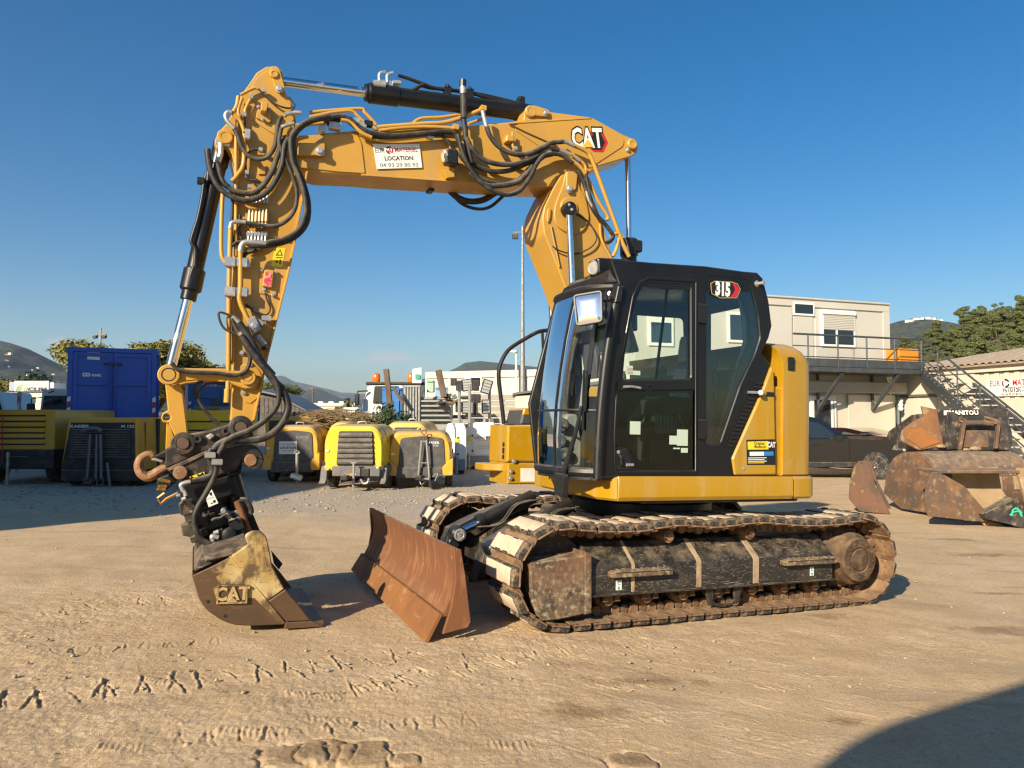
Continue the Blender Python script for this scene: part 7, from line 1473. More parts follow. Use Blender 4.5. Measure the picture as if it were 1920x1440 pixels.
# ---------------------------------------------------------------- buildings
def panel_quad(name, mat, parent, A, u, L0, L1, z0, z1, out=.0, th=.03, bev=.006):
    """A board standing along the wall that starts at A and runs along u, `out` in front of it."""
    n = Vector((u.y, -u.x, 0)); c = A+u*((L0+L1)/2)+n*(out+th/2); b = MB(); b.box((c.x, c.y, (z0+z1)/2), (L1-L0, th, z1-z0), math.atan2(u.y, u.x), bev); return b.build(name, mat, parent)
def bar(name, mat, parent, a, c, r, seg=6): return MB().tube([a, c], r, seg).build(name, mat, parent)
# pale cabin row in the middle distance
def cabin_row():
    A = dp(800, 780, 36); B = dp(1120, 780, 33); A.z = B.z = 0; u = (B-A); L = u.length; u.normalize(); z1 = sz(696, 35)
    t = thing('cabin_row', 'long row of pale site cabins behind the light towers', 'building', (0, 0, 0), 0)
    n = Vector((-u.y, u.x, 0)); b = MB(); c = A+u*L/2+n*2; b.box((c.x, c.y, z1/2-.2), (L, 4, z1+.4), math.atan2(u.y, u.x), .02); b.build('wall', WALLW, t)
    N = 7
    for k in range(N):
        l0 = L*k/N; panel_quad('wall_panel', WALLW, t, A, u, l0+.05, l0+L/N-.05, .2, z1-.35, 0, .03); panel_quad('panel_joint', CREAM, t, A, u, l0-.05, l0+.05, 0, z1, 0, .06)
    panel_quad('top_rail', WALLW, t, A, u, 0, L, z1-.3, z1+.02, 0, .07)
    l = (dp(884, 780, 35).x-A.x)/u.x; panel_quad('window_frame', WHT2, t, A, u, l-.35, l+.55, sz(735, 35), sz(706, 35), .03, .05); panel_quad('window', WINB, t, A, u, l-.02, l+.48, sz(724, 35), sz(708, 35), .06, .03)
    l = (dp(847, 780, 35).x-A.x)/u.x; panel_quad('vent', GREYM, t, A, u, l-.08, l+.10, sz(722, 35), sz(712, 35), .03, .03)
cabin_row()
def plank_fence():
    D = 27; t = thing('plank_fence', 'grey horizontal plank fence in front of the pale cabins', 'fence', gat(940, D), 0); p = gat(940, D)
    for k in range(8):
        b = MB(); z = sz(745+k*11, D)-p.z; b.box((0, 0, z), ((1010-862)*D/FPX, .05, 9.5*D/FPX), None, .006); b.build('plank', M('fence_grey', (.42, .39, .33), .8, layers=[((.33, .30, .25), 2, .4, .7, .9, (.3, 1, 4))]) if 'fence_grey' not in MATS else MATS['fence_grey'], t)
    for px in (880, 945, 1008): b = MB(); b.box((sx(px, D)-p.x, .06, (sz(745, D)-p.z)/2), (.08, .08, sz(742, D)-p.z), None, .006); b.build('post', GALV, t)
plank_fence()
def low_shed():
    D = 23; p = gat(1040, D); t = thing('low_hut', 'low cream hut with a dark roof edge behind the tool boxes', 'hut', p, 0); x0, x1 = sx(966, D)-p.x, sx(1130, D)-p.x; H = sz(741, D)-p.z
    b = MB(); b.bx(x0, x1, 0, 3, 0, H, .02); b.build('wall', CREAM, t); b = MB(); b.prism([(x0-.08, H), (x1, H+.35), (x1, H+.45), (x0-.08, H+.07)], -.1, 3.1, .01); b.build('roof', GREYM, t)
    b = MB(); b.lathe([(.05, -.05), (.07, 0), (.12, .05), (.12, .12), (.06, .14), (0, .14)], (sx(1001, D)-p.x, -.3, sz(752, D)-p.z), (.6, -1, 0), 12); b.cyl((sx(1001, D)-p.x, -.2, 0), (sx(1001, D)-p.x, -.2, sz(754, D)-p.z), .06, seg=8); b.build('yard_lamp', ORG, t)
low_shed()
# two-storey office made of cabins, with a gallery
OA = dp(1185, 780, 23.2); OB = dp(1669, 780, 26.9); OA.z = OB.z = 0
ou = (OB-OA); OL = ou.length; ou.normalize(); on = Vector((ou.y, -ou.x, 0))
def ol(px): 
    v = wray(px, 780); # along the wall where the photo column meets it
    d = Vector((v.x, v.y)); A2 = Vector((OA.x, OA.y)); U2 = Vector((ou.x, ou.y)); den = d.x*U2.y-d.y*U2.x; return (A2.y*d.x-A2.x*d.y)/(-den)
def oz(py, l): p = OA+ou*l; return sz(py, p.y)
def office():
    t = thing('office_building', 'two-storey cream cabin office with roller shutters behind the cab', 'building', (0, 0, 0), 0)
    zr = oz(571, OL); zf = oz(706, OL-1); n = -on
    c = OA+ou*OL/2+n*3; b = MB(); b.box((c.x, c.y, zf+(zr-zf)/2), (OL, 6, zr-zf), math.atan2(ou.y, ou.x), .02); b.build('upper_wall', WALLW, t)
    c = OA+ou*(OL+.0)/2+n*3; b = MB(); b.box((c.x, c.y, zf/2-.3), (OL-.1, 5.9, zf+.6), math.atan2(ou.y, ou.x), .02); b.build('lower_wall', CREAM, t)
    panel_quad('roof_edge', WALLW, t, OA, ou, 0, OL, zr-.28, zr+.03, 0, .06); panel_quad('corner_post', WALLW, t, OA, ou, OL-.28, OL+.02, zf, zr, .0, .05)
    for px0, px1 in ((1190, 1330), (1334, 1486), (1490, 1526), (1531, 1600), (1604, 1664)): panel_quad('wall_panel', WALLW, t, OA, ou, ol(px0), ol(px1), zf+.12, zr-.33, 0, .025)
    l0, l1 = ol(1488), ol(1528); panel_quad('window_frame', WHT2, t, OA, ou, l0, l1, oz(591, l0), oz(566, l0), .02, .05); panel_quad('window', WINB, t, OA, ou, l0+.07, l1-.08, oz(587, l0), oz(570, l0), .04, .045)
    l0, l1 = ol(1540), ol(1604); fr = panel_quad('window_frame', WHT2, t, OA, ou, l0, l1, oz(650, l0), oz(580, l0), .02, .06); zt_, zm, zb_ = oz(589, l0), oz(618, l0), oz(645, l0)
    for k in range(9): panel_quad('shutter_slat', WALLW, fr, OA, ou, l0+.08, l1-.06, zm+(zt_-zm)*k/9+.008, zm+(zt_-zm)*(k+1)/9, .07, .03, .008)
    m_ = ol(1568); panel_quad('window', WINB, t, OA, ou, l0+.1, m_-.04, zb_, zm, .045, .04); panel_quad('window', WINB, t, OA, ou, m_+.06, l1-.10, zb_, zm, .045, .04); panel_quad('shutter_box', WHT2, fr, OA, ou, l0+.02, l1-.02, zt_, zt_+.14, .04, .10)
    l0, l1 = ol(1215), ol(1262); panel_quad('window_frame', WHT2, t, OA, ou, l0, l1, oz(648, l0), oz(590, l0), .02, .06); panel_quad('window', WINB, t, OA, ou, l0+.09, l1-.09, oz(642, l0), oz(604, l0), .045, .045); l0, l1 = ol(1365), ol(1400); panel_quad('window_frame', WHT2, t, OA, ou, l0, l1, oz(642, l0), oz(585, l0), .02, .06); panel_quad('window', WINB, t, OA, ou, l0+.07, l1-.07, oz(637, l0), oz(590, l0), .045, .045)
    for px in (1486, 1602): l = ol(px); p = OA+ou*l+on*.04; b = MB(); b.tube([(p.x, p.y, zf+.1), (p.x, p.y, zr-.3)], .018, 6); b.build('cable_conduit', GALV, t)
    a = OA+on*.09; c_ = OB+on*.09; b = MB(); b.tube([(a.x, a.y, zr+.0), (c_.x, c_.y, zr+.0)], .035, 6); b.build('gutter', WALLW, t)
    # lower storey: shutter boxes, door, panel
    l0, l1 = ol(1500), ol(1687); panel_quad('shutter_box', M('shutter_taupe', (.42, .38, .31), .55), t, OA, ou, l0, l1, oz(738, l1-1), oz(717, l1-1), 0, .34, .03)
    l0, l1 = ol(1590), ol(1677); panel_quad('wall_panel', CREAM, t, OA, ou, l0, l1, .05, oz(741, l1), 0, .04); l0, l1 = ol(1518), ol(1566); panel_quad('door_frame', WHT2, t, OA, ou, l0, l1, .0, oz(742, l0), 0, .06); panel_quad('door_pane', WINB, t, OA, ou, l0+.15, l0+.85, .7, oz(750, l0), .03, .05); panel_quad('door_pane', WINB, t, OA, ou, l0+1.0, l1-.12, .2, oz(750, l0), .03, .05)
    p = OA+ou*ol(1680)+on*.1; b = MB(); b.cyl((p.x, p.y, 0), (p.x, p.y, oz(740, OL)), .05, seg=8); b.build('down_pipe', GREYM, t)
    for k in range(3): b = MB(); b.lathe([(.07, 0), (.09, .05), (.05, .1), (0, .1)], (p.x+.05, p.y-.05, oz(752+k*7, OL)), (0, -1, 0), 10); b.build('alarm_horn', WHT2, t)
    return t
office()
DECKM = M('deck_steel', (.075, .085, .092), .5, .3, layers=[((.12, .12, .115), 4, .45, .7)])
def gallery():
    t = thing('gallery', 'dark steel gallery with handrail along the upper storey', 'balcony', (0, 0, 0), 0)
    wd = 1.25; L1 = ol(1684)-.15; z0 = oz(705, OL); L0 = ol(1440); ang = math.atan2(ou.y, ou.x)
    def pt(l, o, z): p = OA+ou*l+on*o; return Vector((p.x, p.y, z))
    c = pt((L0+L1)/2, wd/2, z0+.09); b = MB(); b.box(c, (L1-L0, wd, .18), ang, .01); b.build('deck', DECKM, t); b = MB(); b.box(pt((L0+L1)/2, wd+.012, z0+.30), (L1-L0, .02, .26), ang, .004); b.build('kick_board', DECKM, t)
    for l in [L0+.6+k*(L1-L0-.7)/4 for k in range(5)]: bar('rail_post', DECKM, t, pt(l, wd, z0+.15), pt(l, wd, z0+1.2), .028, 8)
    for h, r in ((1.2, .034), (.82, .018), (.48, .018)): bar('rail', DECKM, t, pt(L0, wd, z0+h), pt(L1, wd, z0+h), r, 8)
    for px in (1516, 1618):
        l = ol(px+15); b = MB(); a = pt(l, wd*.95, z0-.02); c_ = pt(l, .08, z0-1.25); b.tube([a, c_], .07, 4); b.tube([c_, pt(l, .08, z0)], .06, 4); b.build('bracket', DECKM, t)
    # crate on the gallery
    o = pt(ol(1664), wd*.55, z0+.18); k = thing('plastic_crate', 'open orange plastic crate on the gallery by the stair head', 'crate', o, ang); w = .42; h = .72; wall = []
    for (cx, cy, sx_, sy_) in ((0, -.28, w*2, .03), (0, .28, w*2, .03), (-w, 0, .03, .56), (w, 0, .03, .56)): b = MB(); b.box((cx, cy, h/2), (sx_, sy_, h), None, .006); b.build('side', ORG, k)
    b = MB(); b.box((0, 0, .02), (w*2, .56, .03), None); b.build('base', ORG, k)
    return pt, z0, wd, L1
pt_, gz0, gwd, gL1 = gallery()
# shed on the right, nearer to us at its right end
SA = dp(1680, 780, 27.6); SB = dp(2080, 780, 20.0); SA.z = SB.z = 0; su = (SB-SA); SL = su.length; su.normalize(); sn = Vector((su.y, -su.x, 0))
def slp(px):
    v = wray(px, 780); d = Vector((v.x, v.y)); A2 = Vector((SA.x, SA.y)); U2 = Vector((su.x, su.y)); den = d.x*U2.y-d.y*U2.x; return (A2.y*d.x-A2.x*d.y)/(-den)
def szz(py, l): p = SA+su*l; return sz(py, p.y)
def shed():
    t = thing('shed', 'cream corrugated steel shed with a long brown tiled roof', 'building', (0, 0, 0), 0); ang = math.atan2(su.y, su.x)
    ze = szz(683, slp(1880)); lc = slp(1833); c = SA+su*SL/2-sn*4
    b = MB(); b.box((c.x, c.y, ze/2-.3), (SL, 7.8, ze+.5), ang); b.build('wall', CREAM, t)
    panel_quad('eave_board', CREAM, t, SA, su, 0, SL, ze-.22, ze, 0, .16)
    panel_quad('lintel', CREAM, t, SA, su, 0, lc-.0, ze-.85, ze-.22, 0, .10); panel_quad('door_track', GREYM, t, SA, su, 0, lc, ze-.93, ze-.85, 0, .12)
    k = 0; l = lc
    while l < SL: panel_quad('wall_sheet', CREAM, t, SA, su, l, l+.17, 0, ze-.25, .0 if k % 2 else .035, .035, .012); l += .18; k += 1
    l = 0.3
    while l < lc-.1: panel_quad('wall_sheet', CREAM, t, SA, su, l, l+.55, 0, ze-.94, .02, .02, .006); l += .57
    # roof: rows of tiles, the lower ones built singly
    tile = M('roof_tile', (.36, .28, .20), .9, layers=[((.44, .35, .26), 3, .4, .65), ((.20, .16, .13), 5, .55, .75)], bump=(30, .2, .01))
    up = (-sn*6.5+Vector((0, 0, 1.0))); ul = up.length; upn = up.normalized(); nn = su.cross(upn).normalized(); E0 = SA+su*-.3+sn*.3+Vector((0, 0, ze+.02))
    T = Matrix(((su.x, upn.x, nn.x, E0.x), (su.y, upn.y, nn.y, E0.y), (su.z, upn.z, nn.z, E0.z), (0, 0, 0, 1)))
    b = MB(); b.bx(0, SL+.6, 0, ul, -.06, 0, 0, 0, T); b.build('roof', tile, t)
    tb_ = MB(); prof = [(.13*math.cos(a), .075*math.sin(a)) for a in [PI*k/5 for k in range(6)]]; tb_.loft([[(x, 0, z) for x, z in prof]+[(x*.8, 0, z*.75) for x, z in reversed(prof)], [(x*.85, .5, z*.85+.02) for x, z in prof]+[(x*.65, .5, z*.6+.02) for x, z in reversed(prof)]]); tm = tb_.mesh('roof_tile', [tile])
    n1 = int((SL+.5)/.27); rows = int(ul/.42); cnt = 0; rest = MB()
    for r in range(rows):
        for k in range(n1):
            M4 = T @ Matrix.Translation((.15+k*.27+random.uniform(-.012, .012), r*.42-.03, .0+random.uniform(-.008, .008))) @ Matrix.Rotation(random.uniform(-.04, .04), 4, 'Z')
            if r < 5: obj('roof_tile', tm, t, M4)
            else: rest.add(tb_.v, tb_.f, 0, M4)
    ro = rest.build('roof_tiles', tile, t); ro['kind'] = 'stuff'
    return t, ze
shed_t, shed_z = shed()
def sign():
    l0 = slp(1856); l1 = l0+2.9; zt_, zb_ = szz(714, l0), szz(744, l0); n = sn; t = thing('company_sign', 'white EURO MATERIEL sign with opening hours on the shed wall', 'sign', (0, 0, 0), 0); panel_quad('board', WHT, t, SA, su, l0, l1, zb_, zt_, .09, .03, .004)
    H = zt_-zb_; T = frame(SA+su*l0+n*.1235+Vector((0, 0, zb_)), (su.x, su.y, 0), (0, 0, 1)); 
    b = MB(); put_text(b, 'EUR', T @ Matrix.Translation((.33, H*.78, 0)), .25, .004, .82); b.build('lettering', GREYP, t); b = MB(); put_text(b, 'MATERIEL', T @ Matrix.Translation((1.42, H*.78, 0)), .25, .004, .85); b.build('lettering', REDP, t)
    b = MB(); put_text(b, 'Horaires de travail du lundi au vendredi', T @ Matrix.Translation((1.3, H*.52, 0)), .075, .001, 1.0); b.build('lettering', BLKP, t); b = MB(); put_text(b, '7h15/12h - 13h30/17h', T @ Matrix.Translation((1.35, H*.33, 0)), .17, .004, 1.0); b.build('lettering', BLKP, t); b = MB(); put_text(b, 'Tel. 04 93 29 80 93 - Fax 04 93 29 80 94', T @ Matrix.Translation((1.30, H*.10, 0)), .085, .001, 1.1); b.build('lettering', BLKP, t)
    for a0, mt in ((20, BLKP), (140, REDP), (260, BLKP)):
        b = MB(); r = .135; pts = [(r*math.cos(R(a0+k*10)), r*math.sin(R(a0+k*10))) for k in range(10)]+[(r*.62*math.cos(R(a0+k*10)), r*.62*math.sin(R(a0+k*10))) for k in range(9, -1, -1)]; b.prism(pts, 0, .002, F=XY, T=T @ Matrix.Translation((.72, H*.78, 0))); b.build('logo', mt, t)
sign()
TREAD_ = M('tread_grating', (.42, .42, .39), .6, .3)
def stairs():
    t = thing('outside_stairs', 'dark steel outside stairs with handrails beside the shed', 'stairs', (0, 0, 0), 0)
    A = pt_(gL1, gwd*.9, gz0+.15); B = dp(1960, 868, 17.6); B.z = 0.0; d = B-A; d2 = Vector((d.x, d.y, 0)).normalized(); n = Vector((d2.y, -d2.x, 0)); N = 17
    for o in (0, 1):
        off = n*(-1.05*o); a = A+off; c = B+off; b = MB(); sec = [(0, .16), (0, -.30)]
        b.loft([[a+n*.03+Vector((0, 0, .12)), a-n*.03+Vector((0, 0, .12)), a-n*.03+Vector((0, 0, -.32)), a+n*.03+Vector((0, 0, -.32))], [c+n*.03+Vector((0, 0, .12)), c-n*.03+Vector((0, 0, .12)), c-n*.03+Vector((0, 0, -.32)), c+n*.03+Vector((0, 0, -.32))]]); b.build('stringer', DECKM, t)
        for h, r in ((1.05, .030), (.70, .018), (.36, .018)) if o == 0 else ():
            p0 = a+Vector((0, 0, h+.12)); p1 = c+Vector((0, 0, h+.12)); st = MB(); st.tube([p0-d2*.75, p0, p1], r, 8); st.build('handrail', DECKM, t)
        for k in range(6 if o == 0 else 0): q = a.lerp(c, k/5.2); bar('rail_post', DECKM, t, q, q+Vector((0, 0, 1.17)), .022, 8)
    ang = math.atan2(d2.y, d2.x)
    for k in range(N): q = A.lerp(B, (k+.6)/N)-n*.52; b = MB(); b.box((q.x, q.y, q.z-.02), (.28, 1.0, .04), ang, .004); b.build('tread', TREAD_, t)
    for k in range(26): q = A.lerp(B, .02+k*.037)+n*.036+Vector((0, 0, random.choice((.06, -.16)))); b = MB(); b.box((q.x, q.y, q.z), (.035, .006, .025), ang); b.build('bolt', WHT2, t)
stairs()
# ---- cars
CARB = M('car_black', (.008, .009, .011), .12, coat=1.0)
def suv(px_front, pyb, D, label, yaw, Lc=4.8, H=1.78, col=None, name='suv'):
    p = gat(px_front, D); t = thing(name, label, 'car', p, yaw);           # nose at +x, left side of the car away from us
    low = [(-Lc, .32), (-Lc-.03, .75), (-Lc+.02, 1.05), (-1.55, 1.13), (-.60, 1.08), (-.12, .95), (0, .62), (-.05, .34)]
    b = MB(); lowr = rnd(low, .10); 
    b.loft([[(x+(.12 if abs(y) > .9 else 0)*(1 if x < -2 else -1), y, z) for x, z in lowr] for y in (-.97, -.93, 0, .93, .97)]); body = b.build('body', col or CARB, t)
    roof = rnd([(-Lc+.08, 1.03), (-Lc+.30, H-.16), (-Lc+.75, H), (-2.85, H), (-2.42, H-.08), (-1.55, 1.10)], .12); b = MB(); b.loft([[(x, s*(.90 if z < 1.2 else .72), z) for x, z in roof] for s in (-1, 1)]); b.build('roof', col or CARB, t)
    for q, nm in (([(-1.86, 1.14), (-2.42, H-.19), (-2.80, H-.12), (-2.92, 1.14)], 'front_window'), ([(-3.05, 1.14), (-2.95, H-.11), (-3.55, H-.11), (-3.76, 1.14)], 'rear_window'), ([(-3.86, 1.15), (-3.66, H-.11), (-4.2, H-.15), (-4.42, 1.15)], 'rear_window')):
        b = MB(); q = rnd(q, .05); b.loft([[(x, -(.905-(z-1.1)*.30)-.012, z) for x, z in q], [(x, -(.905-(z-1.1)*.30)+.01, z) for x, z in q]]); b.build(nm, WINB, t)
    for x in (-.92, -3.82):
        b = MB(); b.lathe([(.27, -.12), (.36, -.12), (.385, -.08), (.385, .08), (.36, .12), (.27, .12)], (x, -.86, .385), (0, -1, 0), 28); w = b.build('wheel', TYRE, t); b = MB(); b.lathe([(.27, .06), (.285, .12), (.25, .12), (.23, .03), (0, .02)], (x, -.86, .385), (0, -1, 0), 28)
        for k in range(5):
            for e in (-.12, .12): a = 2*PI*k/5+e+.3; b.tube([(x+.04*math.cos(a), -.965, .385+.04*math.sin(a)), (x+.26*math.cos(a), -.955, .385+.26*math.sin(a))], .018, 6)
        b.build('rim', ZN, w); b = MB(); b.lathe([(.40, 0), (.47, 0), (.47, .012), (.40, .012)], (x, -.945, .385), (0, -1, 0), 28); b.build('wheel_arch', CBK, t)
    b = MB(); b.bx(-3.35, -1.45, -.985, -.93, .33, .48, .02); b.build('sill', CBK, t); b = MB(); b.box((-1.95, -1.02, 1.18), (.18, .22, .15), None, .04); b.build('mirror', col or CARB, t)
    for x in (-2.98, -1.62, -3.85): b = MB(); b.bx(x-.006, x+.006, -.985, -.968, .5, 1.08); b.build('door_seam', BLKP, body)
    for x in (-2.5, -3.5): b = MB(); b.bx(x-.11, x+.11, -1.0, -.965, .93, .96, .008); b.build('door_handle', CARB, body)
    b = MB(); b.prism(rnd([(-.50, .80), (-.12, .78), (-.10, .90), (-.42, .98)], .03), -.97, -.80, .01); b.build('headlight', LAMPG, t)
    return t
suv(1676, 886, 21.6, 'black SUV parked in front of the office, nose to the right', R(-4))
suv(1772, 890, 22.6, 'dark red black car almost hidden behind the topmost bucket', R(-58), 4.2, 1.36, M('car_maroon', (.018, .006, .008), .15, coat=1.0), 'car')
# ---- heap of buckets on the right
def bucket_thing(label, loc, yaw, Wd, prof, side, mat, roll=0, name='loader_bucket', smat=None, grp='loose buckets heaped on the right', th=.035):
    """prof: (y, z) section of the shell, side: outline of the end plates; width runs along local x."""
    t = thing(name, label, 'bucket', loc, yaw, grp); t.rotation_euler = (roll, 0, yaw)
    s = [tuple(p) for p in smooth(prof, 3)]; nrm = []
    for i in range(len(s)):
        a = Vector(s[max(i-1, 0)]); c = Vector(s[min(i+1, len(s)-1)]); d = (c-a).normalized(); nrm.append((s[i][0]-d.y*th, s[i][1]+d.x*th))
    b = MB(); b.loft([[(x, y, z) for y, z in s]+[(x, y, z) for y, z in reversed(nrm)] for x in (-Wd/2, Wd/2)]); b.build('shell', mat, t)
    for e in (-1, 1): b = MB(); b.prism(side, e*Wd/2-.03 if e > 0 else e*Wd/2-.012, e*Wd/2+.012 if e > 0 else e*Wd/2+.03, .006, F=YZ); b.build('side_plate', smat or mat, t)
    return t
BMAN = M('bucket_black', (.022, .021, .020), .55, layers=[((.075, .06, .05), 4, .42, .66, .8), ((.26, .19, .12), 8, .54, .72, .95), ((.20, .09, .04), 13, .62, .74, .9)], dust=(DUST, .5), bump=(40, .2, .005))
BORG = M('bucket_orange_rust', (.25, .115, .045), .8, layers=[((.15, .075, .04), 3, .42, .62), ((.36, .28, .18), 6, .52, .75)], bump=(40, .2, .005)); BSAND = M('bucket_inner', (.36, .255, .14), .9, layers=[((.26, .17, .09), 2.5, .42, .65), ((.45, .35, .22), 5, .5, .7)], bump=(30, .3, .006))
def wx(px, D): return dp(px, 780, D).x
def flat_bucket():
    pass
# lower long cylindrical grading bucket
D1 = gp(1760, 962).y; P1_ = gp(1760, 962)
kk = D1/FPX
def wl(px, py, D): p = dp(px, py, D); return p
# each bucket is drawn from its own section; the measures are read off at its distance
z0 = P1_.z
big = bucket_thing('long rusty brown grading bucket lying in the middle of the heap', (wx(1796, D1+.2), D1+.2, hg(wx(1796, D1), D1)), R(14), (1905-1655)*kk*.84,
    [(-.42, .10), (-.55, .28), (-.60, .55), (-.50, .86), (-.25, 1.06), (.10, 1.10), (.40, 1.0), (.6, .8)], [(-.42, .05), (-.58, .28), (-.62, .55), (-.52, .88), (-.25, 1.09), (.10, 1.12), (.42, 1.0), (.65, .75), (.75, .30), (.3, .05)], RUST2)
BW = (1905-1655)*kk*.84
for k, x in enumerate((-.42, -.28, -.06, .12, .30, .40)):
    b = MB(); b.prism(rnd([(-.66, .46), (-.52, .46), (-.52, .72), (-.64, .70)], .01), x*BW-.05, x*BW+.05, .008, F=YZ); b.build('wear_pad', BSAND, big)
b = MB(); b.prism([(-.70, .05), (-.30, .05), (-.30, .45), (-.62, .42)], -BW*.5, -BW*.18, .01, F=YZ); b.build('corner_box', RUST2, big); b = MB(); b.prism([(-.80, .10), (-.55, .02), (-.45, .20), (-.70, .34)], -BW*.40, -BW*.30, .008, F=YZ); b.build('tooth_adapter', BMAN, big)
b = MB(); b.prism([(-.66, .30), (-.58, .30), (-.50, .85), (-.58, .86)], -BW*.27, -BW*.22, .006, F=YZ); b.build('rib', RUST2, big)
D2 = D1+.35
left = bucket_thing('small rust red bucket standing on end at the left of the heap', (wx(1632, D2), D2, hg(wx(1632, D2), D2)), R(62), .85, [(-.12, .02), (.26, .12), (.36, .40), (.30, .75), (.22, .92)], rnd([(-.32, .0), (.20, .02), (.38, .25), (.36, .55), (.26, .92), (.02, .92), (-.06, .6)], .05), RUST2, 0, 'digging_bucket', M('bucket_redrust', (.15, .072, .042), .8, layers=[((.065, .052, .043), 2.4, .42, .64), ((.36, .23, .07), 5, .60, .72)], bump=(40, .2, .005)))
def manitou():
    D = D1+.75; z = dp(1760, 843, D).z; px = 1790; k = D/FPX; t = bucket_thing('black loader bucket with white MANITOU lettering, topmost of the heap', (wx(px, D), D, z), R(0), (1876-1720)*k, [(-.30, .02), (-.42, .16), (-.38, .44), (-.22, .63), (-.18, .68)], [(-.30, 0), (-.44, .16), (-.40, .44), (-.20, .70), (.05, .68), (.95, .34), (1.05, .2), (.5, .0)], BMAN, 0, 'loader_bucket', BMAN)
    Wd = (1876-1720)*k
    b = MB(); b.prism([(-.46, .02), (-.30, .02), (-.30, .78), (-.40, .79)], -Wd/2+.02, Wd/2-.02, .01, F=YZ); b.build('back_plate', BMAN, t)
    # left end plate turned towards us, its rust-orange wing
    q = [(wx(1700, D), dp(0, 766, D).z), (wx(1712, D), dp(0, 762, D).z)]
    pts = [(1712, 762), (1740, 768), (1752, 835), (1706, 843), (1673, 826), (1677, 806), (1700, 788), (1716, 781)]
    T = t.matrix_basis if False else None
    l = [(dp(a, c, D-.15).x-t.location.x, dp(a, c, D-.15).z-z) for a, c in pts]; b = MB(); b.prism(l, -.47, -.40, .012); b.build('end_wing', BORG, t)
    l = [(dp(a, c, D-.15).x-t.location.x, dp(a, c, D-.15).z-z) for a, c in ((1683, 822), (1690, 806), (1712, 802), (1746, 828), (1710, 840))]; b = MB(); b.prism(l, -.49, -.47, .006); b.build('wing_plate', M('wing_orange', (.32, .125, .03), .75, layers=[((.22, .10, .04), 4, .45, .7)]), t)
    # hitch frame on the back
    f = lambda a, c: (dp(a, c, D-.45).x-t.location.x, dp(a, c, D-.45).z-z)
    b = MB(); p0 = f(1797, 794); p1 = f(1861, 790); b.box(((p0[0]+p1[0])/2, -.62, (p0[1]+p1[1])/2), (p1[0]-p0[0], .09, .07), None, .012); b.build('hitch_bar', RUST2, t)
    for a, c, d_, e in ((1797, 792, 1789, 842), (1861, 789, 1856, 840)):
        p0 = f(a, c); p1 = f(d_, e); b = MB(); b.prism([(p0[0]-.03, p0[1]), (p0[0]+.03, p0[1]), (p1[0]+.03, p1[1]), (p1[0]-.03, p1[1])], -.66, -.58, .008); b.build('hitch_ear', RUST2, t)
        q0 = f(a-10 if a < 1800 else a-14, 781); b = MB(); b.tube([(q0[0], -.36, q0[1]), (p0[0], -.62, p0[1])], .025, 6); b.build('hitch_brace', RUST2, t)
    l = [f(1785, 772), f(1797, 792), f(1789, 842), f(1778, 842), f(1768, 800), f(1772, 772)]; b = MB(); b.prism(l, -.55, -.50, .01); b.build('hitch_cheek', BMAN, t)
    p0 = f(1797, 806); p1 = f(1850, 806); b = MB(); b.box(((p0[0]+p1[0])/2, -.48, (p0[1]+f(0, 840)[1])/2), (p1[0]-p0[0], .03, p0[1]-f(0, 838)[1]), None, .006); b.build('worn_plate', BSAND if False else RUST2, t)
    x, z_ = f(1808, 774); b = MB(); T = frame((x, -.44, z_+.0), (1, 0, 0), (0, .25, 1)); put_text(b, '\u25A0MANITOU' if False else 'MANITOU', T, .115, .004, 1.05); b.build('lettering', WHT2, t); b = MB(); b.box((x-.34, -.44, z_), (.09, .006, .09), None); b.build('logo', WHT2, t)
manitou()
for i, (px, py, r_) in enumerate(((1765, 837, .06), (1829, 841, .07), (1812, 843, .05))):
    p = dp(px, py, D1+.25); b = MB(); b.sphere((0, 0, 0), r_, 10, 6, (1.6, 1, .6)); o = b.build('wooden_chock', MUDW); o.location = p; tag(o, ('pale stone chock', 'pale flat chock', 'small pale chock')[i]+' between the topmost and the long bucket, '+('leftmost of three', 'rightmost of three', 'middle of three')[i], 'chock')
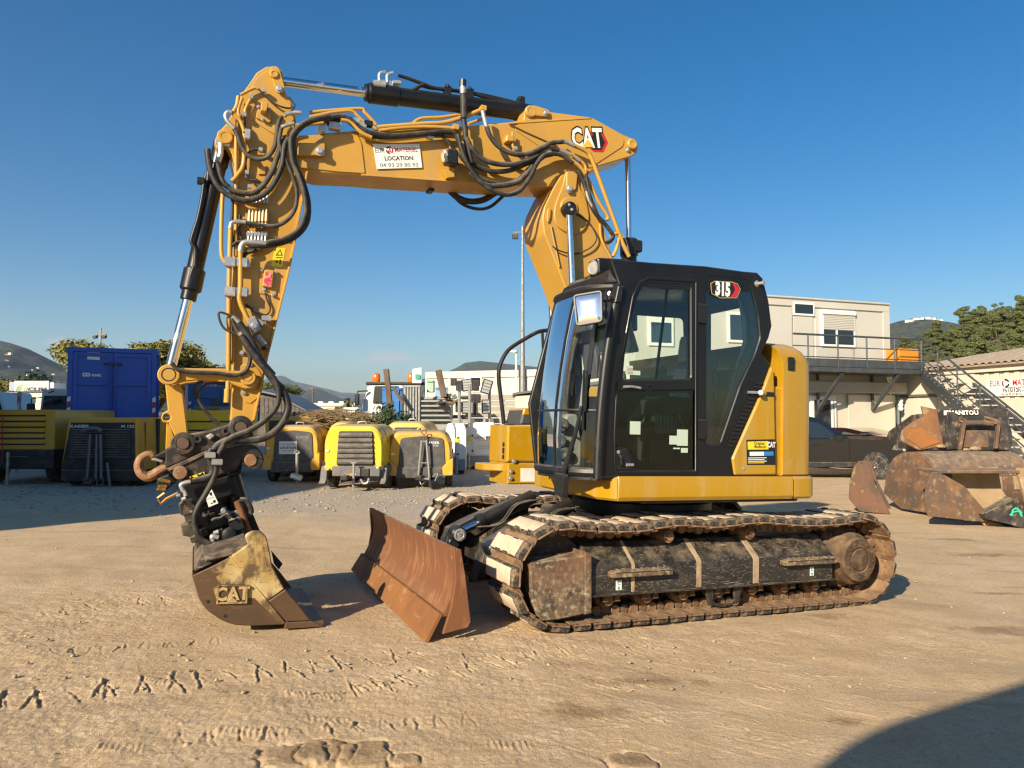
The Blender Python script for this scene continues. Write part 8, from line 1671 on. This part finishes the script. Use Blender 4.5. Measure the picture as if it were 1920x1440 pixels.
# right: sand-filled bucket with dark near side plate and lifted lip
def right_bucket():
    D = gp(1820, 985).y; c = gp(1800, 978); k = D/FPX; t = thing('digging_bucket', 'wide open brown bucket facing us at the right of the heap, sandy inside', 'bucket', (c.x, D, c.z), 0, 'loose buckets heaped on the right')
    f = lambda a, b_, o=0: (dp(a, b_, D+o).x-c.x, dp(a, b_, D+o).z-c.z)
    l = [f(1735, 884), f(1752, 884), f(1790, 955), f(1795, 972), f(1728, 965), f(1721, 930), f(1726, 905)]; l = [(x, max(z, .0)) for x, z in l]; b = MB(); b.prism(l, -.20, -.16, .008); b.build('side_plate', RUST2, t)
    l = [f(1752, 884), f(1798, 910), f(1840, 960), f(1842, 976), f(1797, 974), f(1790, 955)]; l = [(x, max(z, -.02)) for x, z in l]; b = MB(); b.prism(l, -.16, -.08, .01); b.build('side_cutter', RUST2, t)
    l0 = [f(1795, 882), f(1897, 879), f(1905, 925), f(1850, 972), f(1800, 912)]; b = MB(); b.prism(l0, .35, .40, .006); b.build('back_wall', BSAND, t)
    b = MB(); a = f(1745, 884); e = f(1897, 878); b.box(((a[0]+e[0])/2, .1, (a[1]+e[1])/2-.02), (e[0]-a[0], .6, .05), None, .008); b.build('top_plate', RUST2, t)
    b = MB(); a = f(1840, 975); e = f(1920, 985); b.loft([[(f(1800, 912)[0], .38, f(1800, 912)[1]), (f(1905, 920)[0], .38, f(1905, 920)[1]), (f(1905, 940)[0], .42, f(1905, 940)[1]), (f(1800, 930)[0], .42, f(1800, 930)[1])], [(f(1840, 974)[0], -.1, .04), (f(1915, 974)[0], -.1, .04), (f(1915, 980)[0], -.1, .0), (f(1840, 980)[0], -.1, .0)]]); b.build('floor_plate', BSAND, t)
    l = [f(1892, 876), f(1935, 876), f(1950, 1000), f(1920, 992), f(1908, 930)]; b = MB(); b.prism(l, -.18, -.12, .008); b.build('side_plate', BSAND, t)
    b = MB(); b.bx(f(1765, 890)[0], f(1785, 890)[0], .0, .06, f(0, 898)[1], f(0, 888)[1]); b.build('lug_hole', BLKP, t)
    d = thing('digging_bucket', 'flat dark bucket side with green spray mark at the right edge', 'bucket', (c.x, D-.35, c.z), 0, 'loose buckets heaped on the right')
    f2 = lambda a, b_: (dp(a, b_, D-.35).x-c.x, dp(a, b_, D-.35).z-c.z)
    l = [f2(1846, 962), f2(1908, 933), f2(1925, 992), f2(1950, 1004), f2(1900, 985), f2(1848, 973)]; l = [(x, z) for x, z in l]; b = MB(); b.prism(l, -.02, .03, .006); b.build('side_plate', BMAN, d); l = [f2(1848, 973), f2(1950, 1004), f2(1950, 960), f2(1908, 933)]; b = MB(); b.prism(l, .25, .29, .006); b.build('far_plate', BMAN, d)
    b = MB(); b.loft([[(l_[0], y, l_[1]) for l_ in (f2(1848, 965), f2(1908, 935), f2(1910, 938), f2(1850, 972))] for y in (.0, .27)]); b.build('lip', BMAN, d)
    green = M('spray_green', (.02, .62, .34), .6); 
    for seg_ in ([(1895, 967), (1897, 956), (1903, 952), (1909, 957), (1912, 966)], [(1898, 960), (1906, 958), (1914, 962)], [(1906, 953), (1912, 960), (1914, 968)], [(1892, 966), (1899, 958)]):
        b = MB(); b.tube([(f2(*p)[0], -.024, f2(*p)[1]) for p in seg_], .013, 5); b.build('spray_mark', green, d)
right_bucket()
# ---------------------------------------------------------------- hills, trees, far things
FOREST = M('forest_slope', (.055, .072, .036), .9, layers=[((.11, .115, .055), .02, .42, .58), ((.022, .034, .02), .07, .47, .57), ((.24, .21, .15), .045, .62, .70)], bump=(.08, 1.0, 12))
ROCKY = M('rocky_slope', (.10, .105, .08), .9, layers=[((.22, .20, .17), .0025, .5, .62), ((.06, .075, .045), .006, .45, .62)])
SCRUB = M('scrub_slope', (.10, .085, .045), .95, layers=[((.06, .075, .03), .2, .42, .6), ((.19, .14, .085), .5, .52, .7)])
def hill(name, ridge, D, D0, mat, label, zbase=-2, amp=.06, seed=1, nx=160, ny=26):
    rr = np.random.default_rng(seed); pts = [Vector((dp(a, 780, D).x, sz(b, D))) for a, b in ridge]; xs = np.linspace(pts[0].x, pts[-1].x, nx); zr = np.interp(xs, [p.x for p in pts], [p.y for p in pts])
    V = []; f = []
    for j in range(ny+4):
        t = j/ny; 
        for i in range(nx):
            if j <= ny: y = D0+(D-D0)*t; k = t**1.15; x = xs[i]*(y/D)**.6; z = zbase+(zr[i]-zbase)*k
            else: y = D+(D-D0)*(t-1)*2; x = xs[i]; z = zr[i]*(1-(t-1)*4)
            V.append([x, y, z])
    V = np.array(V); n_ = vnoise(V[:, 0], V[:, 1], 9/(D*.5), seed+30)+.5*vnoise(V[:, 0], V[:, 1], 26/(D*.5), seed+31)+.3*vnoise(V[:, 0], V[:, 1], 70/(D*.5), seed+32); tt = np.repeat(np.minimum(np.arange(ny+4)/ny, 1), nx)
    V[:, 2] += n_*amp*(zr.max()-zbase)*(.25+tt)*np.where(tt > .98, .35, 1)
    for j in range(ny+3):
        for i in range(nx-1): a = j*nx+i; f.append((a, a+1, a+nx+1, a+nx))
    mb = MB(); mb.v = [tuple(v) for v in V]; mb.f = f; mb.m = [0]*len(f); o = mb.build(name, mat, None, 70); tag(o, label, None, None, 'structure'); return V.reshape(ny+4, nx, 3)
HL = hill('hill', [(-420, 560), (-200, 590), (-60, 622), (0, 638), (30, 644), (55, 655), (80, 670), (100, 684), (125, 697), (200, 725), (330, 752), (420, 765)], 2600, 600, FOREST, 'green hill dotted with houses on the far left', amp=.07, seed=4)
hill('mountain', [(380, 745), (470, 722), (505, 708), (528, 704), (537, 708), (552, 716), (575, 720), (600, 726), (640, 735), (700, 738), (760, 722), (800, 712), (840, 704), (900, 700), (1050, 705), (1300, 715)], 9000, 5000, ROCKY, 'pale rocky mountain far behind the yard', amp=.05, seed=7)
hill('mountain', [(430, 765), (500, 752), (545, 740), (575, 733), (600, 730), (625, 740), (655, 752), (700, 745), (730, 724), (780, 714), (830, 702), (850, 692), (872, 680), (900, 677), (940, 682), (1000, 688), (1100, 695), (1300, 700)], 5200, 2600, FOREST, 'blue hazy mountain ridge behind the light towers', amp=.05, seed=9)
hill('hill', [(1500, 640), (1600, 625), (1660, 612), (1690, 602), (1715, 596), (1745, 595), (1775, 602), (1830, 615), (1980, 640)], 2300, 900, FOREST, 'distant hill with a pale village on its crest', amp=.04, seed=12)
HR = hill('hill', [(1250, 722), (1400, 712), (1560, 696), (1640, 678), (1690, 662), (1740, 645), (1780, 628), (1810, 612), (1850, 596), (1890, 584), (1930, 574), (2050, 540), (2300, 470)], 150, 62, SCRUB, 'steep dry hillside under the pines on the right', zbase=1.0, amp=.03, seed=15, nx=90, ny=16)
HOUSE = M('far_house', (.75, .70, .62), .7); ROOFT = M('far_roof', (.42, .22, .14), .8)
hm = MB(); hm.bx(-6, 6, -5, 5, -4, 5); hm.m = [0]*len(hm.f); o_ = len(hm.f); hm.prism([(-6.5, 5), (6.5, 5), (0, 7.2)], -5.4, 5.4, 0, m=1); hme = hm.mesh('house', [HOUSE, ROOFT])
_r = random.Random(11)
_cand = [v for v in HL[4:24].reshape(-1, 3) if 5 < 960+v[0]/v[1]*FPX < 122]
for k in range(34):
    v = _cand[_r.randrange(len(_cand))]; o = obj('house', hme, None, Matrix.Translation(Vector(v)+Vector((_r.uniform(-20, 20), 0, 2))) @ Matrix.Rotation(_r.uniform(-.8, .8), 4, 'Z') @ Matrix.Scale(_r.uniform(.45, .95), 4)); tag(o, 'small pale house among the trees on the far left hill', 'house', 'houses on the far left hill')
for k in range(16):
    px = 1700+k*4.4+_r.uniform(-2, 2); v = dp(px, 600-abs(px-1738)*-.08-(3 if 1715 < px < 1755 else 0), 2250); o = obj('house', hme, None, Matrix.Translation(v) @ Matrix.Rotation(_r.uniform(-.8, .8), 4, 'Z') @ Matrix.Scale(_r.uniform(.5, .95), 4)); tag(o, 'tiny pale house in the village on the distant crest', 'house', 'village houses on the crest')
# ---- trees: leaf clumps scattered through a crown
def leafmat(name, c1_, c2_, c3_): return M(name, c1_, .75, layers=[(c2_, .9, .42, .6), (c3_, 3.5, .55, .72)], spec=.3)
LEAF = leafmat('olive_leaves', (.13, .145, .04), (.19, .175, .05), (.08, .10, .03)); LEAFY = leafmat('yellowing_leaves', (.25, .21, .05), (.16, .165, .045), (.32, .25, .07)); PINE = leafmat('pine_needles', (.115, .135, .045), (.155, .165, .06), (.075, .095, .032)); LEAFD = leafmat('dark_leaves', (.035, .06, .022), (.06, .085, .03), (.02, .035, .014))
TRUNK = M('bark', (.13, .09, .06), .9, layers=[((.2, .15, .11), 4, .45, .65)])
def crown_mesh(name, blobs, n, size, mat, seed, flat=.55):
    """n leaf sprays inside the given lobes (centre, radii), thicker towards their skins."""
    rr = random.Random(seed); vs = []; fs = []
    tot = sum(b[1][0]*b[1][1]*b[1][2] for b in blobs)
    for c, r in blobs:
        for _ in range(int(n*r[0]*r[1]*r[2]/tot)):
            while True:
                d = Vector((rr.gauss(0, 1), rr.gauss(0, 1), rr.gauss(0, 1)))
                if d.length > 1e-3: d.normalize(); break
            q = rr.random()**.33*(.82+.3*rr.random()); p = Vector((c[0]+d.x*r[0]*q, c[1]+d.y*r[1]*q, c[2]+d.z*r[2]*q))
            nn = (d+Vector((rr.gauss(0, .7), rr.gauss(0, .7), rr.gauss(0, .7)+.4))).normalized(); a = nn.orthogonal().normalized(); a = Quaternion(nn, rr.uniform(0, 6.28)) @ a; b = nn.cross(a); s = size*rr.uniform(.6, 1.4); o = len(vs)
            for k in range(5): t = 2*PI*k/5; rad = s*rr.uniform(.55, 1.1); vs.append(p+a*(rad*math.cos(t))+b*(rad*flat*math.sin(t))+nn*(s*rr.uniform(-.15, .15)))
            fs.append((o, o+1, o+2)); fs.append((o, o+2, o+3)); fs.append((o, o+3, o+4))
    me = bpy.data.meshes.new(name); me.from_pydata([tuple(v) for v in vs], [], fs); me.materials.append(mat); me.update(); return me
def trunk_mesh(h, r, blobs, seed):
    rr = random.Random(seed); b = MB(); b.tube(smooth([(0, 0, -1), (rr.uniform(-.1, .1)*h*.3, 0, h*.35), (rr.uniform(-.1, .1)*h*.5, rr.uniform(-.1, .1), h*.75)], 5), r, 8, rf=lambda i, n: 1.2-.6*i/n)
    for c, rad in blobs[:6]: b.tube(smooth([(0, 0, h*.35), (c[0]*.5, c[1]*.5, (h*.4+c[2])*.5), c], 4), r*.5, 6, rf=lambda i, n: 1-.7*i/n)
    return b.mesh('trunk', [TRUNK])
def variants(kind, n, mat, count, size, seed):
    out = []
    for i in range(n):
        rr = random.Random(seed+i); bl = []
        if kind == 'broad':
            for k in range(11): a = rr.uniform(0, 6.28); q = rr.uniform(.1, .34); bl.append(((q*math.cos(a), q*math.sin(a), rr.uniform(.42, .84)), (rr.uniform(.13, .22),)*2+(rr.uniform(.10, .16),)))
        elif kind == 'pine':
            for k in range(13): a = rr.uniform(0, 6.28); z = rr.uniform(.34, .92); q = rr.uniform(.05, .32)*(1.15-z*.7); bl.append(((q*math.cos(a), q*math.sin(a), z), (rr.uniform(.12, .2)*(1.2-z*.5),)*2+(rr.uniform(.06, .10),)))
        else:
            for k in range(9): a = rr.uniform(0, 6.28); q = rr.uniform(.1, .5); bl.append(((q*math.cos(a), q*math.sin(a), rr.uniform(.2, .75)), (rr.uniform(.2, .34),)*2+(rr.uniform(.16, .28),)))
        out.append((crown_mesh('crown', bl, count, size, mat, seed+50+i), trunk_mesh(.62 if kind != 'bush' else .3, .022, bl, seed+90+i)))
    return out
def plant(name, var, loc, H, label, cat='tree', grp=None, wide=1, rz=None):
    t = thing(name, label, cat, loc, random.uniform(0, 6.28) if rz is None else rz, grp); M4 = Matrix.Diagonal((H*wide, H*wide, H, 1)); obj('crown', var[0], t, M4); obj('trunk', var[1], t, M4); return t
BR = variants('broad', 3, LEAFY, 13000, .019, 100); BR2 = variants('broad', 2, LEAF, 11000, .019, 140); PN = variants('pine', 5, PINE, 5200, .025, 200); BU = variants('bush', 3, LEAFD, 3200, .040, 300)
for i, (px, pyt, D, w, lab) in enumerate(((225, 628, 52, 1.3, 'round yellow-green tree above the left half of the blue container'), (290, 634, 54, 1.3, 'yellow-green tree above the right half of the blue container'), (345, 650, 57, 1.3, 'yellow-green tree behind the bucket cylinder rod'), (385, 672, 60, 1.2, 'lower yellow-green tree at the right end of the row'))):
    p = gat(px, D); plant('tree', (BR if i < 3 else BR2)[i % 2], p, (sz(pyt, D)-p.z)*1.03, lab, 'tree', 'trees behind the blue container', w)
for px, pyt, D, lab, var in ((520, 706, 75, 'dark leafy tree right of the stick, above the timber barn', BR2[1]), (10, 704, 95, 'yellowish tree at the left picture edge below the hill', BR[2]), (48, 708, 100, 'low yellowish tree left of the pale billboard', BR[0])): p = gat(px, D); plant('tree', var, p, sz(pyt, D)-p.z, lab, 'tree', None, 1.2)
p = gat(6, 130); plant('tree', BU[0], p, sz(684, 130)-p.z, 'dark evergreen clump on the far left in front of the hill', 'tree', None, 1.2)
for px, pyt, pyb, lab, w in ((712, 762, 800, 'dark green bush left of the timber balk', .8), (738, 768, 805, 'dark green bush at the foot of the timber balk', .7), (692, 775, 803, 'small green bush beside the pickup van', .7)): D = 23.4; p = gat(px, D); plant('bush', BU[(px) % 3], p, (sz(pyt, D)-p.z)*1.1, lab, 'bush', None, w)
# pines on the right hillside
k = 0; rr_ = random.Random(21)
cand = []
for j in range(3, 17):
    for i in range(0, 90):
        v = HR[min(j, 15), i]; cand.append((v[0]+rr_.uniform(-1.5, 1.5), v[1]+rr_.uniform(-2, 2), v[2]))
rr_.shuffle(cand); placed = []
for x, y, z in cand:
    px = 960+x/y*FPX
    if not (1655 < px < 2000): continue
    H = rr_.uniform(3.6, 5.6) if px > 1780 else rr_.uniform(2.8, 4.4)
    if any((x-a)**2+(y-b)**2 < (2.5 if px > 1780 else 2.1)**2 for a, b in placed): continue
    placed.append((x, y)); plant('pine_tree', PN[k % 5], (x, y, z-.5), H, 'olive green pine on the right hillside', 'tree', 'pines on the right hillside', rr_.uniform(.9, 1.25)); k += 1
    if k >= 260: break
# palm
def palm(px, pyt, D):
    p = gat(px, D); H = sz(pyt, D)-p.z; t = thing('palm_tree', 'palm tree in front of the far beige building', 'tree', p, 0); b = MB(); b.cyl((0, 0, -.5), (0, 0, H*.72), .30, .24, 8); b.build('trunk', TRUNK, t); rr = random.Random(3); b = MB(); R0 = H*.30
    for k in range(46):
        a = rr.uniform(0, 6.28); e = rr.uniform(-.5, 1.3); d = Vector((math.cos(a)*math.cos(e), math.sin(a)*math.cos(e), math.sin(e))); pts = [Vector((0, 0, H*.72))+d*R0*s+Vector((0, 0, -.55*R0*s*s)) for s in (0, .35, .7, 1)]; s_ = d.cross(Vector((0, 0, 1))).normalized()*R0*.09
        for q in range(3): b.add([pts[q]-s_, pts[q]+s_, pts[q+1]+s_*.7, pts[q+1]-s_*.7], [(0, 1, 2, 3)])
    b.build('frond', LEAFY if False else LEAF, t)
palm(653, 735, 95)
# dry brush heap and mesh fence between the compressors and the far buildings
b = MB(); rr = random.Random(8)
for k in range(260):
    D = rr.uniform(19.5, 21.5); px = rr.triangular(560, 700, 620); py = rr.uniform(772, 800)+abs(px-620)*.10; p = dp(px, py, D); a = rr.uniform(-.5, .5); L = rr.uniform(.4, 1.3); d = Vector((math.cos(a), rr.uniform(-.4, .4), math.sin(a)*.5)); b.tube([p-d*L/2, p+Vector((0, 0, rr.uniform(.0, .12))), p+d*L/2], rr.uniform(.006, .014), 4, cap=False)
tag(b.build('dry_brush', M('dry_twigs', (.17, .115, .06), .9)), 'tangle of dry brown branches behind the compressors', None, None, 'stuff')
b = MB(); p = dp(625, 800, 21.5); b.sphere((p.x, p.y, .4), 1, 20, 10, (1.6, .8, .9)); tag(b.build('earth_mound', M('mound_earth', (.22, .155, .085), .95, bump=(8, .6, .05))), 'brown mound of earth under the dry branches', 'mound')
def mesh_fence():
    D = 23.8; t = thing('mesh_fence', 'low dark wire fence with posts between yard and far buildings', 'fence', gat(640, D), 0); o = t.location
    for px in (505, 552, 600, 640, 672, 700): b = MB(); x = sx(px, D)-o.x; b.box((x, 0, (sz(772, D)-o.z)/2), (.06, .06, sz(772, D)-o.z), None, .005); b.build('post', CBK, t)
    for z in (.35, .9, 1.4, sz(776, D)-o.z): b = MB(); b.tube([(sx(500, D)-o.x, 0, z), (sx(705, D)-o.x, 0, z)], .012, 5); b.build('wire', CBK, t)
    b = MB(); 
    for k in range(90): x = sx(500, D)-o.x+k*(sx(560, D)-sx(500, D))/90; b.tube([(x, .02, .3), (x, .02, sz(772, D)-o.z)], .004, 3, cap=False)
    b = b.build('wire_mesh', GALV, t); b['kind'] = 'stuff'
mesh_fence()
def barn():
    D = 42; p = gat(535, D); t = thing('timber_barn', 'dark weathered barn with a sloping roof right of the stick', 'barn', p, 0); f = lambda a, c: (dp(a, c, D).x-p.x, dp(a, c, D).z-p.z)
    b = MB(); b.prism([f(480, 800), f(572, 800), f(572, 768), f(520, 742), f(480, 735)], 0, 4, .01); b.build('wall', M('grey_timber', (.10, .085, .07), .9, layers=[((.17, .14, .115), 3, .4, .65)]), t)
    for k in range(11): b = MB(); a = 484+k*8.2; top = 744+max(0, (a-520))*.5; x0, z0 = f(a, top+2); b.bx(x0-.10, x0+.10, -.03, .0, 0, z0, .004); b.build('wall_board', MATS['grey_timber'], t)
    b = MB(); b.prism([f(470, 727), f(520, 738), f(578, 769), f(578, 772), f(520, 742), f(470, 731)], -.4, 4.3, .01); b.build('roof', GREYM, t)
barn()
def far_building():
    D = 110; p = gat(620, D); k = D/FPX; t = thing('flat_building', 'long beige flat-roofed building far behind the compressors', 'building', p, 0); x0, x1 = sx(574, D)-p.x, sx(664, D)-p.x; H = sz(757, D)-p.z; b = MB(); b.bx(x0, x1, 0, 12, -1, H, .05); b.build('wall', CREAM, t)
    b = MB(); b.bx(sx(628, D)-p.x, sx(652, D)-p.x, -.1, .1, sz(770, D)-p.z, sz(762, D)-p.z); b.build('window', WINB, t); b = MB(); b.bx(x0-.1, x1+.1, -.15, .1, H-.4, H+.1, .03); b.build('parapet', CREAM, t)
    for px in (597, 617, 637): b = MB(); x = sx(px, D)-p.x; b.bx(x-.35, x+.35, 1, 2, H, H+.35, .02); b.build('roof_unit', WHT2, t)
    for px in (590, 604, 618): b = MB(); x = sx(px, D)-p.x; b.bx(x-.4, x+.4, -.08, .05, H*.35, H*.6); b.build('window', WINB, t)
    q = gat(586, 60); t2 = thing('utility_pole', 'thin dark pole in front of the far mountains', 'pole', q, 0); zt = sz(727, 60)-q.z; b = MB(); b.cyl((0, 0, 0), (0, 0, zt), .08, .06, 8); b.build('shaft', TRUNK, t2); b = MB(); b.box((0, 0, zt-.05), (.6, .06, .06)); b.build('crossarm', TRUNK, t2)
far_building()
def billboard():
    D = 70; p = gat(58, D); t = thing('shop_building', 'pale flat building with a grey sign lettered CLI', 'building', p, 0); X = lambda a: sx(a, D)-p.x; Z = lambda a: sz(a, D)-p.z
    b = MB(); b.bx(X(-60), X(130), .3, 10, -1, Z(735), .03); b.build('wall', CREAM, t); b = MB(); b.bx(X(25), X(90), 0, .3, Z(734), Z(714), .03); s = b.build('sign_panel', M('panel_grey', (.42, .45, .50), .45), t); b = MB(); b.bx(X(15), X(25), .05, 3, Z(733), Z(716), .03); b.build('side_panel', M('panel_blue', (.30, .36, .48), .5), t); b = MB(); b.bx(X(90), X(98), .1, 2, Z(728), Z(717), .03); b.build('roof_unit', WHT2, t)
    b = MB(); T = frame((X(64), -.01, Z(730.2)), (1, 0, 0), (0, 0, 1)); put_text(b, 'CLIM', T @ Matrix.Translation((.25, 0, 0)), .42, .02, 1.9); b.build('lettering', BLKP, s)
    for r in (.25, .40, .55): b = MB(); b.tube([(X(40)+r*math.cos(a), -.02, Z(733)+r*math.sin(a)) for a in [PI*k/10 for k in range(11)]], .035, 4); b.build('sign_arc', M('arc_green', (.45, .55, .2), .5) if 'arc_green' not in MATS else MATS['arc_green'], s)
    for a in (0, 40, 80): b = MB(); b.bx(X(a), X(a+22), .26, .31, Z(756), Z(744)); b.build('window', WINB, t)
billboard()
# ---- unseen blockers added outside the frame to shade the left and the lower right
sd = Vector((SUN_DIR.x, SUN_DIR.y)).normalized(); te = math.tan(SUN_EL)
def shade_wall():  # unseen gable, its slope shaped to cut the shade on the left
    q = gp(4, 992); e = Vector((q.x, q.y))-sd*9.0; u = Vector((-sd.y, sd.x)); t = thing('blocker', 'unseen gabled workshop outside the frame on the left that shades the generators', 'building', (e.x, e.y, 0), math.atan2(u.y, u.x)); b = MB(); b.prism([(0, -1), (26, -1), (26, 14.5), (9.5, 14.5), (2.1, 7.6), (0, 5.4)], 0, 8, .02); b.build('wall', CREAM, t)
    b = MB(); b.prism([(-.2, 5.3), (2.1, 7.62), (9.5, 14.52), (26.2, 14.52), (26.2, 14.7), (9.4, 14.7), (-.2, 5.5)], -.2, 8.2, .02); b.build('roof', GREYM, t)
shade_wall()
def shade_box():  # unseen box, placed and rounded to cast the curved shadow
    p0 = gp(1530, 1405); p1 = gp(1920, 1297); H = 3.5; off = sd*(H/te); a = Vector((p0.x, p0.y))-off; c = Vector((p1.x, p1.y))-off; u = (c-a).normalized(); t = thing('shadow_box', 'unseen rounded box added behind the camera to cast the shadow at lower right', 'lorry', (a.x, a.y, hg(a.x, a.y)), math.atan2(u.y, u.x))
    b = MB(); b.prism(rnd([(-.15, .5), (5.5, .5), (5.5, H), (-.15, H)], .75, 6), -2.2, -.0, .05); b.build('box_body', LORRY, t); b = MB(); b.bx(.1, 5.3, -2.0, -.2, .35, .5); b.build('chassis', CBK, t)
    for x in (.9, 4.4):
        for y in (-.3, -1.9): b = MB(); b.lathe([(.25, -.15), (.47, -.15), (.5, 0), (.47, .15), (.25, .15)], (x, y, .5), (0, 1, 0), 18); b.build('wheel', TYRE, t)
shade_box()
# ---- clouds in the sky
def clouds():
    n = nt.nodes; L = nt.links; g = n.new('ShaderNodeTexCoord'); out = sky.outputs[0]; acc = None
    for (px, py, rx, ry, k) in ((727, 670, .034, .010, .85), (690, 679, .014, .005, .5), (108, 645, .012, .009, .75), (530, 681, .020, .004, .12)):
        d = wray(px, py).normalized(); v = n.new('ShaderNodeVectorMath'); v.operation = 'SUBTRACT'; L.new(g.outputs['Generated'], v.inputs[0]); v.inputs[1].default_value = d
        w = n.new('ShaderNodeVectorMath'); w.operation = 'MULTIPLY'; L.new(v.outputs[0], w.inputs[0]); w.inputs[1].default_value = (1/rx, 1/.2, 1/ry); l = n.new('ShaderNodeVectorMath'); l.operation = 'LENGTH'; L.new(w.outputs[0], l.inputs[0])
        nz = n.new('ShaderNodeTexNoise'); nz.inputs['Scale'].default_value = 90; nz.inputs['Detail'].default_value = 7; L.new(g.outputs['Generated'], nz.inputs[0])
        s = n.new('ShaderNodeMath'); s.operation = 'MULTIPLY_ADD'; L.new(nz.outputs[0], s.inputs[0]); s.inputs[1].default_value = 2.2; s.inputs[2].default_value = -1.1; a = n.new('ShaderNodeMath'); a.operation = 'ADD'; L.new(l.outputs['Value'], a.inputs[0]); L.new(s.outputs[0], a.inputs[1])
        m = n.new('ShaderNodeMapRange'); m.inputs[1].default_value = 1.15; m.inputs[2].default_value = .1; m.inputs[3].default_value = 0; m.inputs[4].default_value = k; L.new(a.outputs[0], m.inputs[0])
        if acc is None: acc = m.outputs[0]
        else: mx = n.new('ShaderNodeMath'); mx.operation = 'MAXIMUM'; L.new(acc, mx.inputs[0]); L.new(m.outputs[0], mx.inputs[1]); acc = mx.outputs[0]
    mix = n.new('ShaderNodeMix'); mix.data_type = 'RGBA'; L.new(acc, mix.inputs[0]); L.new(hsv.outputs[0], mix.inputs[6]); mix.inputs[7].default_value = (6.4, 6.2, 6.2, 1); L.new(mix.outputs[2], bg.inputs[0])
clouds()

# ---- the air: thin haze over the whole place
def haze():
    b = MB(); b.bx(-7800, 7800, -600, 14500, -14, 760); m = bpy.data.materials.new('haze_air'); m.use_nodes = True; n = m.node_tree.nodes; n.clear(); o = n.new('ShaderNodeOutputMaterial'); v = n.new('ShaderNodeVolumePrincipled'); v.inputs['Color'].default_value = (.72, .84, 1, 1); v.inputs['Density'].default_value = 7e-5; v.inputs['Anisotropy'].default_value = .2; m.node_tree.links.new(v.outputs[0], o.inputs['Volume']); h = b.build('haze', m); tag(h, 'thin bluish air over the whole yard and hills', None, None, 'stuff')
haze()
